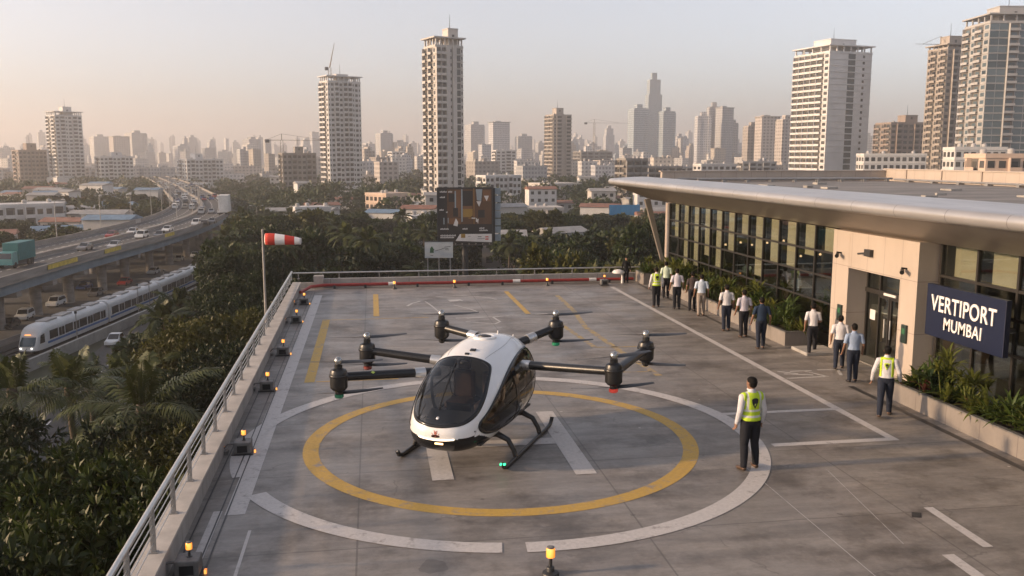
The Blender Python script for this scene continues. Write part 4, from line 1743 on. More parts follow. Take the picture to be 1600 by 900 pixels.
    z, x, y = fcn[:, 2], fcn[:, 0], fcn[:, 1]

    def shell(name, mask, off, mt, parent=root, flare=0.0):
        sel = np.nonzero(mask)[0]
        used, ff, bed = {}, [], {}
        for i in sel:
            f = faces[i]
            for v_ in f: used.setdefault(v_, len(used))
            ff.append(tuple(used[v_] for v_ in f))
            for a, b in zip(f, f[1:] + f[:1]):
                if (b, a) in bed: del bed[(b, a)]
                else: bed[(a, b)] = 1
        if not ff: return None
        idx = np.array(list(used.keys()))
        pos = co[idx] + no[idx] * off
        # smooth the cut edge so hems are clean
        nb = {}
        for a, b in bed:
            nb.setdefault(used[a], []).append(used[b])
            nb.setdefault(used[b], []).append(used[a])
        for _ in range(8):
            new = {k: (pos[k] * .4 + .6 * np.mean([pos[j] for j in v_], 0)) for k, v_ in nb.items() if len(v_) >= 2}
            for k, v_ in new.items(): pos[k] = v_
        verts = [tuple(p) for p in pos]
        # hem turned in to the body
        inn = {}
        for k in nb:
            inn[k] = len(verts)
            gi = idx[k]
            verts.append(tuple(pos[k] - no[gi] * (off + .004)))
        for a, b in bed: ff.append((used[b], used[a], inn[used[a]], inn[used[b]]))
        ms = bpy.data.meshes.new(name)
        ms.from_pydata(verts, [], ff)
        ms.materials.append(mt)
        ms.polygons.foreach_set('use_smooth', [True] * len(ms.polygons))
        return put(name, ms, parent)

    HR = np.array(rot.to_3x3())
    hl_ = (fcn - np.array(HC)) @ HR            # head-local coordinates
    head = (lab == 'head') | ((lab == 'neck') & (z > 1.54))
    hair = head & ((hl_[:, 2] > .068) | ((hl_[:, 1] < .022) & (hl_[:, 2] > .0)) | ((hl_[:, 1] < -.02) & (hl_[:, 2] > -.055)) | ((hl_[:, 1] < .045) & (hl_[:, 2] > .045)))
    hair &= ~((abs(hl_[:, 0]) > .070) & (abs(hl_[:, 1]) < .03) & (hl_[:, 2] < .03))
    shell('hair', hair, .013, M['hair'])
    torso = (lab == 'torso') | ((lab == 'neck') & (z < 1.495))
    legs = (lab == 'leg')
    shirt_m = (torso & (z > .975)) | ((lab == 'upper_arm') if sleeves == 'long' else ((lab == 'upper_arm') & (z > 1.17)))
    if sleeves == 'long': shirt_m |= (lab == 'forearm')
    shell('shirt', shirt_m, .013, SH[shirt])
    shell('trousers', ((torso & (z <= .985)) | legs) & (z > .07) & (lab != 'foot') | (legs & (z > .08)), .010, M[trousers])
    for sx_ in (-1, 1): shell('shoe', (lab == 'foot') & (z < .16) & (x * sx_ > 0), .006, M[shoe])
    if vest == 'full':
        ve = shell('vest', (torso & (z > .955) & (z < 1.462)) | ((lab == 'upper_arm') & (abs(x) < .185 * W) & (z > 1.33)), .026, M['vest'])
        emblem(ve, root)
    elif vest == 'straps':
        ve = shell('vest', torso & (z > 1.0) & (z < 1.47) & (((abs(x) > .10) & (abs(x) < .145)) | ((y < 0) & (abs(x) < (z - 1.17) * .42) & (z > 1.17) & (z < 1.35) & (abs(x) < .065)) | ((z > 1.425) & (y < .02))), .021, M['harness'])
        emblem(ve, root, .55, 1.275)
    return root


M['emblem_dark'] = mat('dark_vest_emblem', (.012, .014, .016), .8, var=.2)


def emblem(ve, root, k=1.0, zc=1.285):
    """dark shield with a small pale mark, laid on the back of the vest"""
    bm = bmesh.new()
    bm.from_mesh(ve.data)
    tree = BVHTree.FromBMesh(bm)
    sh = [(-.064, .075), (-.03, .098), (.0, .100), (.035, .098), (.068, .070), (.060, .015), (.035, -.04), (.004, -.10), (-.03, -.045), (-.056, .01)]

    def lay(poly, off):
        P = [Vector((a * k, b * k)) for a, b in poly]
        c = sum(P, Vector((0, 0))) / len(P)
        vs = []
        for f in (1, .66, .33, .02):
            for p in P:
                q = c + (p - c) * f
                h = tree.ray_cast(Vector((q.x, -1, zc + q.y)), Vector((0, 1, 0)))
                yy = h[0].y if h[0] is not None else -.11
                vs.append((q.x, yy - off, zc + q.y))
        n_ = len(P)
        fs = [(i * n_ + j, i * n_ + (j + 1) % n_, (i + 1) * n_ + (j + 1) % n_, (i + 1) * n_ + j) for i in range(3) for j in range(n_)]
        fs.append(tuple(3 * n_ + j for j in range(n_)))
        return vs, fs
    MB().add(*lay(sh, .006)).build('vest_emblem', M['emblem_dark'], ve)
    mk = MB()
    mk.add(*lay([(-.012, -.015), (.0, .004), (.008, -.01), (.02, .008), (.012, -.03), (.0, -.035), (-.004, -.06), (-.012, -.035)], .010))
    mk.build('emblem_mark', M['lime'], ve)
    bm.free()


person('person in a lime hi vis vest with dark emblem standing on the painted white circle', 1170, 733, 590, R(6), 'white', 'trousers_dark', 'shoe_brown', 'long', 'full', stride=.05, arm_out=.015, bend=.02, head_turn=R(22), voxel=.0105, width=1.03, spread=.045)
person('person in a lime hi vis vest at the far left end of the queue', 1025, 480, 418, R(-8), 'white', sleeves='long', vest='full', stride=.06, shoe='shoe_brown', width=1.05)
person('person in a pale green shirt standing behind the hi vis vest in the queue', 1040, 466, 409, R(-15), 'pale_green', stride=.08, width=0.97)
person('person in a lavender shirt standing right of the hi vis vest in the queue', 1057, 483, 420, R(-10), 'lavender', stride=.05, arm_out=.04, width=1)
person('person in a dark charcoal shirt standing in the queue by the planter', 1081, 486, 425, R(-18), 'charcoal', stride=.1, width=0.94)
person('person in a light blue shirt and beige trousers in the queue', 1095, 494, 429, R(-14), 'sky', 'trousers_beige', 'shoe_brown', stride=.1, arm_out=.03, width=1.06)
person('person in a white short sleeved shirt in the middle of the queue', 1134, 517, 445, R(-10), 'white', 'trousers_navy', stride=.08, shoe='shoe_brown', width=1.02)
person('person in a greyish lilac shirt standing left of the navy shirt', 1161, 527, 453, R(-6), 'grey_lilac', stride=.07, arm_out=.04, shoe='shoe_brown', width=0.98)
person('person in a navy blue shirt standing nearest in the queue', 1188, 545, 465, R(-12), 'navy', 'trousers_navy', 'shoe_brown', stride=.12, arm_out=.05, width=1.04)
person('person in a white shirt walking past the planter end towards the step', 1268, 553, 474, R(-24), 'white', 'trousers_dark', 'shoe_brown', stride=.30, swing=-.12, elbow={1: (.20, .24, 1.08)}, width=0.95)
person('person in a white shirt walking to the glass doors beside the portal column', 1310, 577, 493, R(-28), 'white', 'trousers_navy', stride=.2, swing=-.08, width=1)
person('person in a light blue shirt waiting in front of the glass doors', 1331, 597, 506, R(-14), 'blue', 'trousers_navy', stride=.08, width=1.05)
person('person in a white shirt with lime straps walking beside the near planter', 1381, 651, 541, R(-32), 'white', 'trousers_navy', 'shoe_brown', 'long', 'straps', stride=.24, swing=-.06, arm_out=.06, voxel=.012, width=1)
person('person dressed all in black standing by the far railing near the white vent', 978, 442, 402, R(170), 'black', sleeves='long', stride=.04, width=1)
# ================================================================ trees, palms and ground cover
M['leaf_near'] = leaf_mat('broad_leaf', (.009, .020, .004), (.040, .058, .010), trans=.16)
M['leaf_warm'] = leaf_mat('warm_leaf', (.022, .030, .005), (.082, .080, .014), trans=.2)
M['leaf_dark'] = leaf_mat('dark_leaf', (.006, .014, .004), (.024, .038, .008), trans=.15)
M['frond'] = leaf_mat('palm_frond', (.018, .030, .007), (.075, .084, .022), trans=.12)
M['frond_dry'] = leaf_mat('dry_frond', (.11, .08, .04), (.19, .14, .07))
M['bark'] = mat('tree_bark', (.085, .065, .05), .9, var=.35, scale=6, bump=.5)
nr = np.random.default_rng(11)


def np_mesh(name, V, F4, mt, smooth=True):
    me = bpy.data.meshes.new(name)
    me.vertices.add(len(V))
    me.vertices.foreach_set('co', V.astype(np.float32).ravel())
    me.loops.add(F4.size)
    me.loops.foreach_set('vertex_index', F4.astype(np.int32).ravel())
    me.polygons.add(len(F4))
    me.polygons.foreach_set('loop_start', np.arange(0, F4.size, F4.shape[1], dtype=np.int32))
    me.polygons.foreach_set('loop_total', np.full(len(F4), F4.shape[1], dtype=np.int32))
    me.materials.append(mt)
    me.update(calc_edges=True)
    me.validate()
    return me


def unit(v): return v / (np.linalg.norm(v, axis=-1, keepdims=True) + 1e-9)


def leaves(P, D, size, aspect=.45):
    """a folded diamond leaf at every point P, pointing along D: 4 vertices on 2 triangles-as-quads"""
    n = len(P)
    up = unit(nr.normal(size=(n, 3)) * .7 + np.array([0, 0, 1.0]))
    S = unit(np.cross(D, up))
    U = np.cross(S, D)
    L = size[:, None]
    a = P
    b = P + D * L * .45 + S * L * aspect * .5 + U * L * .10
    c = P + D * L - U * L * .12
    d = P + D * L * .45 - S * L * aspect * .5 + U * L * .10
    V = np.stack([a, b, c, d], 1).reshape(-1, 3)
    F = np.arange(4 * n).reshape(n, 4)
    return V, F


def blob_points(seed, n_blobs, rad, height, base, flat=.7):
    """centres and radii of the leaf masses of an uneven crown"""
    q = np.random.default_rng(seed)
    C, Rr = [], []
    for i in range(n_blobs):
        a = q.uniform(0, 2 * PI)
        r_ = rad * math.sqrt(q.uniform(0, 1)) * .82
        zz = q.uniform(0, 1)
        lim = rad * (1 - abs(zz - .42) ** 1.6 * 1.25)
        r_ = min(r_, max(.1, lim))
        C.append((r_ * math.cos(a), r_ * math.sin(a), base + height * zz))
        Rr.append(rad * q.uniform(.16, .36) * (1 if n_blobs < 40 else .8))
    return np.array(C), np.array(Rr)


def crown_mesh(name, seed, n_blobs, rad, height, base, n_leaf, lsize, mt, aspect=.45):
    global nr
    nr = np.random.default_rng(seed)
    C, Rr = blob_points(seed, n_blobs, rad, height, base)
    w_ = Rr ** 2
    idx = nr.choice(len(C), n_leaf, p=w_ / w_.sum())
    per = 10 if lsize < .5 else 6            # leaves sit in rosettes at twig tips
    n_tw = n_leaf // per
    idx = np.repeat(idx[:n_tw], per)
    n_leaf = n_tw * per
    d = np.repeat(unit(nr.normal(size=(n_tw, 3))), per, 0)
    d[:, 2] = np.where(d[:, 2] < -.3, -d[:, 2], d[:, 2])
    rr = Rr[idx] * np.repeat(nr.uniform(.3, 1.0, n_tw) ** .4, per)
    wob = 1 + .25 * np.sin(d[:, 0] * 7 + idx) * np.cos(d[:, 1] * 6 - idx)
    P = C[idx] + d * (rr * wob)[:, None] * np.array([1, 1, .75])
    D = unit(d * .75 + nr.normal(size=(n_leaf, 3)) * .75 + np.array([0, 0, -.15]))
    P = P + D * lsize * .25
    V, F = leaves(P, D, lsize * nr.uniform(.6, 1.25, n_leaf), aspect)
    return np_mesh(name, V, F, mt), C, Rr


def trunk_mesh(seed, h, r, C, n_limb=7):
    q = random.Random(seed)
    m = MB()
    pts = [(q.uniform(-.2, .2) * k / 4, q.uniform(-.2, .2) * k / 4, h * k / 4) for k in range(5)]
    m.tube(pts, [r, r * .85, r * .75, r * .65, r * .5], 9)
    for i in range(min(n_limb, len(C))):
        c = C[i * len(C) // n_limb]
        b = Vector(pts[q.choice((2, 3, 4))])
        mid = b.lerp(Vector(c), .55) + Vector((0, 0, -.4))
        m.tube([b, mid, Vector(c)], [r * .42, r * .26, r * .08], 6)
    return m.mesh('trunk', [M['bark']], 'all', False)


# near broadleaf kinds: big glossy leaves one can tell apart
KIND = {}


def kind(key, seeds, nb, rad, height, base, nleaf, ls, mt, r=.3, aspect=.45):
    KIND[key] = []
    for s in seeds:
        cm, C, Rr = crown_mesh('crown', s, nb, rad, height, base, nleaf, ls, M[mt], aspect)
        KIND[key].append((cm, trunk_mesh(s, base + height * .35, r, C)))


kind('near', (21, 22, 23), 60, 4.6, 5.2, 7.0, 34000, .22, 'leaf_near', .28, .36)
kind('near_warm', (24, 25), 55, 4.2, 5.0, 7.0, 28000, .22, 'leaf_warm', .26, .36)
kind('near_dark', (26, 27), 55, 5.0, 4.6, 6.4, 30000, .24, 'leaf_dark', .28, .36)
kind('mid', (31, 32, 33), 26, 5.0, 5.0, 5.0, 4600, .75, 'leaf_near', .3, .6)
kind('mid_warm', (34, 35), 24, 4.4, 5.4, 5.0, 4200, .7, 'leaf_warm', .3, .6)
kind('mid_dark', (36, 37), 26, 5.6, 4.8, 4.6, 4600, .8, 'leaf_dark', .3, .6)


def tree(key, x, y, top, label, group=None, s=None, i=None):
    vs = KIND[key]
    cm, tm = vs[rng.randrange(len(vs)) if i is None else i % len(vs)]
    zmax = {'near': 12.6, 'near_warm': 12.4, 'near_dark': 11.6}.get(key, 10.6)
    sc_ = s or (top - GZ) / zmax
    zs = (top - GZ) / zmax
    o = thing('broadleaf_tree', label, 'tree', (x, y, GZ), rng.uniform(0, 6.28), group)
    o.scale = (sc_, sc_, zs)
    put('crown', cm, o)
    put('trunk', tm, o)
    return o


# ---- palms
def palm_meshes(seed, nf, ln, nl, wd):
    q = random.Random(seed)
    V, F = [], []
    dry = MB()
    for k in range(nf):
        az = 2 * PI * (k * .382) + q.uniform(-.2, .2)
        f = k / nf
        lift = (1.5 - .25 * f if k < 5 else 1.15 - 1.45 * f) + q.uniform(-.14, .14)
        L = ln * q.uniform(.8, 1.05) * (.6 if k < 5 else 1)
        d = np.array([math.cos(az), math.sin(az), 0])
        s = np.array([-d[1], d[0], 0])
        p = d * .12
        ang = lift
        n = 16
        spine = []
        for j in range(n + 1):
            spine.append((p.copy(), ang))
            p = p + (d * math.cos(ang) + np.array([0, 0, math.sin(ang)])) * L / n
            ang -= ((.35 if k < 5 else 1.0) + .55 * f) / n * (.3 + 1.4 * j / n)
        # rachis
        for j in range(n):
            a, b = spine[j][0], spine[j + 1][0]
            w_ = .05 * (1 - j / n) + .012
            i0 = len(V)
            V += [a - s * w_, a + s * w_, b + s * w_, b - s * w_]
            F.append((i0, i0 + 1, i0 + 2, i0 + 3))
        for j in range(nl):
            u = .10 + .90 * (j + .5) / nl
            jj = min(n - 1, int(u * n))
            fr_ = u * n - jj
            c = spine[jj][0] * (1 - fr_) + spine[jj + 1][0] * fr_
            an = spine[jj][1]
            fw = d * math.cos(an) + np.array([0, 0, math.sin(an)])
            up = -d * math.sin(an) + np.array([0, 0, math.cos(an)])
            ll = ln * .23 * math.sin(PI * (.16 + .80 * u)) ** .7 + .08
            for sg in (-1, 1):
                dr = s * sg * .82 + fw * (.45 + .3 * u) + up * q.uniform(-.05, .2)
                dr = dr / np.linalg.norm(dr)
                m1 = c + dr * ll * .5 - np.array([0, 0, .05 * ll])
                tip = c + dr * ll - np.array([0, 0, (.28 + .3 * q.random()) * ll])
                i0 = len(V)
                V += [c, m1 + fw * wd, tip, m1 - fw * wd]
                F.append((i0, i0 + 1, i0 + 2, i0 + 3))
    return np_mesh('crown', np.array(V), np.array(F), M['frond'])


PALM_NEAR = [palm_meshes(41, 19, 3.9, 27, .05), palm_meshes(42, 17, 3.7, 25, .05)]
PALM_FAR = [palm_meshes(43, 20, 3.6, 16, .15), palm_meshes(44, 18, 3.4, 15, .15)]
TR = []
for s_ in (1, 2, 3):
    m = MB()
    lean = (s_ - 2) * .9
    m.tube([(lean * (k / 8) ** 2, .3 * math.sin(k), 10 * k / 8) for k in range(9)], [.24 - .012 * k for k in range(9)], 9)
    m.lathe([(.1, 9.7), (.26, 9.9), (.22, 10.15), (.05, 10.3)], (lean, .3 * math.sin(8), 0), 8)
    TR.append((m.mesh('trunk', [M['bark']], 'all', False), lean, .3 * math.sin(8)))


def palm(x, y, top, label, group=None, near=False, i=0, s=1.0):
    """top = height of the heart of the crown"""
    tm, lx, ly = TR[i % 3]
    o = thing('coconut_palm', label, 'palm tree', (x, y, GZ), rng.uniform(0, 6.28), group)
    zs = (top - GZ) / 10
    put('trunk', tm, o, (0, 0, 0), (1, 1, zs))
    put('crown', (PALM_NEAR if near else PALM_FAR)[i % 2], o, (lx, ly, top - GZ), (s, s, s), rng.uniform(0, 6))
    return o


# hand placed near trees on the left, image column / row of the crown's middle and distance
def near_at(px, py, d):
    p = along(px, d)
    return p.x, p.y, height_at(px, py, d)


NEARG = 'leafy trees close below the left railing'
hand = [('near', 40, 815, 21, 'deep green broadleaf tree filling the bottom left corner'), ('near_warm', 225, 722, 30, 'bushy olive green tree just below the railing beside the big palm'),
        ('near_warm', 120, 742, 27.5, 'broad leafy green tree left of the bushy olive tree'), ('near_dark', -30, 690, 33, 'dark leafy tree at the left picture edge below the palms'),
        ('near', 60, 712, 36, 'mid green tree between the dark edge tree and the big palm'), ('near_dark', 322, 628, 44, 'dark round tree tucked against the railing right of the big palm'),
        ('near_warm', 285, 512, 62, 'sunlit yellow green tree beyond the big palm and beside the service road'), ('near_warm', 335, 500, 58, 'sunlit olive tree close to the railing beyond the big palm'),
        ('near_dark', 378, 452, 74, 'dark tree crown just left of the windsock pole'), ('near', 358, 432, 88, 'green tree reaching over the end of the train'),
        ('near_dark', 385, 395, 98, 'dark spreading tree behind the foot of the windsock'), ('near', 372, 395, 112, 'tall green tree beside the curve of the viaduct'),
        ('near_warm', 180, 790, 23.5, 'glossy green tree pressed against the lower railing'), ('near_dark', 110, 850, 19, 'shadowy tree at the bottom edge below the railing'),
        ('near', -10, 740, 27, 'leafy tree half cut by the left picture edge'), ('near', 268, 600, 54, 'small green tree behind the big palm'), ('near_dark', 395, 470, 66, 'dark bushy tree directly behind the windsock pole'),
        ('near_dark', 160, 705, 38, 'dark low tree under the fronds of the big palm'), ('near_dark', 350, 540, 50, 'dark tree between railing and sunlit olive tree')]
for i, (k, px, py, d, lab) in enumerate(hand):
    x, y, z = near_at(px, py, d)
    if px > 200 or d > 40: x = min(x, -7.0)
    tree(k, x, y, z, lab, None, .95 + .1 * rng.random(), i)
for i, (px, py, d, lab) in enumerate(((222, 634, 43, 'big coconut palm with drooping fronds beside the railing'), (165, 606, 56, 'coconut palm standing behind the big one'), (78, 622, 48, 'coconut palm at the left in front of the train nose'),
      (8, 622, 46, 'coconut palm at the left picture edge'), (247, 500, 88, 'small palm beside the low wall by the service road'), (277, 480, 95, 'slim palm further along the low wall'),
      (125, 618, 58, 'coconut palm below the white car on the service road'), (300, 560, 58, 'coconut palm mixed into the sunlit olive trees'))):
    x, y, z = near_at(px, py, d)
    palm(x, y, z, lab, None, d < 70, i, .95 if d > 44 else 1.05)

VIA = [(-59, 40), (-57, 80), (-54.3, 110), (-52.4, 140), (-50.7, 165), (-48.2, 190), (-45.7, 215), (-44.0, 250), (-45, 290), (-51, 340), (-63, 400), (-78, 460), (-95, 530), (-118, 620), (-150, 740), (-190, 880)]


def via_x(y):
    return interp([(b, a) for a, b in VIA], y)


BLOCK = []          # (x, y, r) spots kept free of random trees


def free(x, y, r=4):
    for bx_, by_, br in BLOCK:
        if (x - bx_) ** 2 + (y - by_) ** 2 < (br + r) ** 2: return False
    return True


def strand(x, y):
    """inside the road and rail corridor?"""
    return via_x(y) - 24 < x < (-30.5 if y < 230 else via_x(y) + 8)
# ================================================================ viaduct, streets, metro line, vehicles
t = NT('stained_viaduct_concrete')
v = t.coord('Object')
a = t.noise(t.coord('Object', (.4, .15, 1.5)), .9, 6, .7)
c = t.ramp(a, [(.3, (.15, .135, .12)), (.7, (.29, .265, .24))])
t.set(Base_Color=c, Roughness=.9)
M['via_conc'] = t.m
M['girder'] = mat('blue_grey_girder', (.16, .21, .25), .7, var=.2, scale=.3)
M['sleepers'] = mat('dark_ballast', (.06, .055, .05), .95, var=.4, scale=2.5)
DECK = GZ + 8.0


def off_path(path, o):
    out = []
    for i, (x, y) in enumerate(path):
        a = path[max(0, i - 1)]
        b = path[min(len(path) - 1, i + 1)]
        d = Vector((b[0] - a[0], b[1] - a[1])).normalized()
        out.append((x - d.y * o, y + d.x * o))     # positive = to the left of travel away from the camera
    return out


def dense(path, n=8):
    P = [path[0]] + list(path) + [path[-1]]
    out = []
    for i in range(1, len(P) - 2):
        p0, p1, p2, p3 = P[i - 1:i + 3]
        for k in range(n):
            u = k / n
            out.append(tuple(.5 * (2 * p1[j] + (p2[j] - p0[j]) * u + (2 * p0[j] - 5 * p1[j] + 4 * p2[j] - p3[j]) * u * u + (3 * p1[j] - p0[j] - 3 * p2[j] + p3[j]) * u ** 3) for j in (0, 1)))
    out.append(path[-1])
    return out


VD = dense(VIA)


def ribbon(m, path, o0, o1, z0, z1=None, z00=None):
    """sheet or wall between two offsets of the path"""
    A, B = off_path(path, o0), off_path(path, o1)
    n_ = len(path)
    vs = [(x, y, z0) for x, y in A] + [(x, y, z0 if z1 is None else z1) for x, y in B]
    fs = [(i, i + 1, n_ + i + 1, n_ + i) for i in range(n_ - 1)]
    m.add(vs, fs)


def beam(m, path, o0, o1, z0, z1):
    A, B = off_path(path, o0), off_path(path, o1)
    n_ = len(path)
    vs = [(x, y, z0) for x, y in A] + [(x, y, z0) for x, y in B] + [(x, y, z1) for x, y in B] + [(x, y, z1) for x, y in A]
    fs = []
    for i in range(n_ - 1):
        for k in range(4):
            fs.append((k * n_ + i, k * n_ + i + 1, ((k + 1) % 4) * n_ + i + 1, ((k + 1) % 4) * n_ + i))
    fs += [(0, n_, 2 * n_, 3 * n_), (n_ - 1, 2 * n_ - 1, 3 * n_ - 1, 4 * n_ - 1)]
    m.add(vs, fs)


via = thing('viaduct', 'long elevated concrete highway on round piers curving away beside the railway', 'viaduct', (0, 0, 0))
m = MB()
beam(m, VD, 0, 20.5, DECK - .5, DECK)
m.build('deck', M['via_conc'], via)
m = MB()
ribbon(m, VD, .5, 9.6, DECK + .02)
ribbon(m, VD, 10.9, 20.0, DECK + .02)
m.build('carriageway', M['asphalt'], via)
m = MB()
for o in (3.4, 6.5, 13.8, 17.0):
    Dn = VD[::1]
    for i in range(0, len(Dn) - 1):
        a, b = Dn[i], Dn[i + 1]
        ribbon(m, [a, ((a[0] + b[0]) / 2, (a[1] + b[1]) / 2)], o, o + .18, DECK + .026)
for o in (.9, 9.3, 11.2, 19.6): ribbon(m, VD, o, o + .14, DECK + .026)
m.build('lane_markings', M['white_paint'], via)
for o0, o1 in ((-.02, .3), (20.2, 20.52)):
    m = MB()
    beam(m, VD, o0, o1, DECK + .004, DECK + .95)
    m.build('parapet', M['via_conc'], via)
m = MB()
beam(m, VD, 9.7, 10.8, DECK + .004, DECK + .7)
m.build('median_barrier', M['via_conc'], via)
for o in (1.2, 18.2):
    m = MB()
    beam(m, VD, o, o + 1.3, DECK - 2.2, DECK - .503)
    m.build('girder', M['girder'], via)
# piers where the photograph has them
for py in (92, 106, 119, 132, 144, 157, 170, 185, 197, 212, 228, 244, 262, 282, 302, 325, 350):
    x = via_x(py)
    for o in (4.2, 16.2):
        m = MB()
        m.lathe([(.95, 0), (.9, .3), (.9, 4.6), (1.25, 5.2)], (x - o, py, GZ), 16)
        m.box(x - o - 3.4, x - o + 3.2, py - 1.0, py + 1.0, GZ + 5.0, DECK - 2.202)
        m.build('pier', M['via_conc'], via, True)
M['yellow_banner'] = mat('yellow_banner', (.50, .36, .05), .7, var=.35, scale=1.2)
for (y0, y1) in ((152, 164), (176, 184), (210, 217)):
    m = MB()
    x0, x1 = via_x(y0), via_x(y1)
    m.add([(x0 + .08, y0, DECK + .1), (x1 + .08, y1, DECK + .1), (x1 + .08, y1, DECK + .85), (x0 + .08, y0, DECK + .85),
           (x0 + .13, y0, DECK + .1), (x1 + .13, y1, DECK + .1), (x1 + .13, y1, DECK + .85), (x0 + .13, y0, DECK + .85)],
          [(0, 1, 2, 3), (4, 5, 6, 7), (0, 1, 5, 4), (3, 2, 6, 7), (0, 3, 7, 4), (1, 2, 6, 5)])
    m.build('parapet_banner', M['yellow_banner'], via)

# streets on the ground
st = MB()
ribbon(st, [(x + 2, y) for x, y in VD[:80]], -4, 26, GZ + .03)
tag(st.build('road', M['asphalt']), kind='structure')
svc = [(-30.5, 40), (-31.5, 80), (-33.0, 110), (-34.2, 135), (-33.4, 160), (-31.9, 190), (-30.5, 230), (-30, 260)]
SV = dense(svc)
st = MB()
ribbon(st, SV, -3.4, 3.4, GZ + .035)
tag(st.build('service_road', M['asphalt']), kind='structure')
st = MB()
for i in range(0, len(SV) - 1, 2): ribbon(st, [SV[i], SV[i + 1]], -.08, .08, GZ + .04)
tag(st.build('service_road_markings', M['white_paint']), kind='structure')
CW_PALE = mat('pale_wall_render', (.34, .33, .31), .85, var=.25, scale=.5)
# track bed
TRK = [(-52.5, 80), (-45.8, 121), (-40.8, 155), (-37.9, 180), (-35.3, 205), (-33.2, 230), (-31.5, 262), (-31.5, 330)]
TD = dense(TRK, 10)
tb = MB()
ribbon(tb, TD, -4.2, 6.5, GZ + .06)
tag(tb.build('track_bed', M['sleepers']), kind='structure')
rl = MB()
for o in (-1.5, -.06, 2.6, 4.05):
    beam(rl, TD, o, o + .09, GZ + .07, GZ + .24)
rails = rl.build('rail_track', M['dark_metal'])
tag(rails, kind='structure')
lw_ = MB()
beam(lw_, TD, -5.0, -4.6, GZ, GZ + 1.5)
tag(lw_.build('boundary_wall', CW_PALE), 'low concrete boundary wall between the railway and the service road', 'wall')
lw_ = MB()
beam(lw_, TD, 6.6, 6.85, GZ, GZ + .9)
tag(lw_.build('boundary_wall', M['via_conc']), 'low concrete kerb wall between the railway and the street under the viaduct', 'wall')

# ---- metro train
M['train_white'] = mat('white_train_paint', (.60, .60, .59), .35, var=.08, scale=.6)
M['train_roof'] = mat('grey_train_roof', (.34, .32, .30), .6, var=.2, scale=.5)
M['train_blue'] = mat('blue_train_stripe', (.04, .13, .34), .4, var=.1)
M['dark_glass'] = mat('dark_window_glass', (.012, .014, .016), .08, var=.2, spec=.8)
M['cab_glass'] = mat('cab_window_glass', (.02, .055, .075), .08, var=.2, spec=.8)
M['under'] = mat('train_underframe', (.03, .028, .027), .8, var=.3)
train = thing('metro_train', 'white metro train with a thin blue stripe running beside the viaduct', 'train', (-45.0, 123.8, GZ + .24))
TO = train.location


def path_at(path, s):
    for a, b in zip(path, path[1:]):
        L = math.hypot(b[0] - a[0], b[1] - a[1])
        if s <= L:
            f = s / L
            return Vector((a[0] + (b[0] - a[0]) * f, a[1] + (b[1] - a[1]) * f, 0))
        s -= L
    return Vector((*path[-1], 0))


def start_s(path, y):
    s = 0
    for a, b in zip(path, path[1:]):
        if a[1] <= y <= b[1]: return s + math.hypot(b[0] - a[0], b[1] - a[1]) * (y - a[1]) / (b[1] - a[1])
        s += math.hypot(b[0] - a[0], b[1] - a[1])
    return s


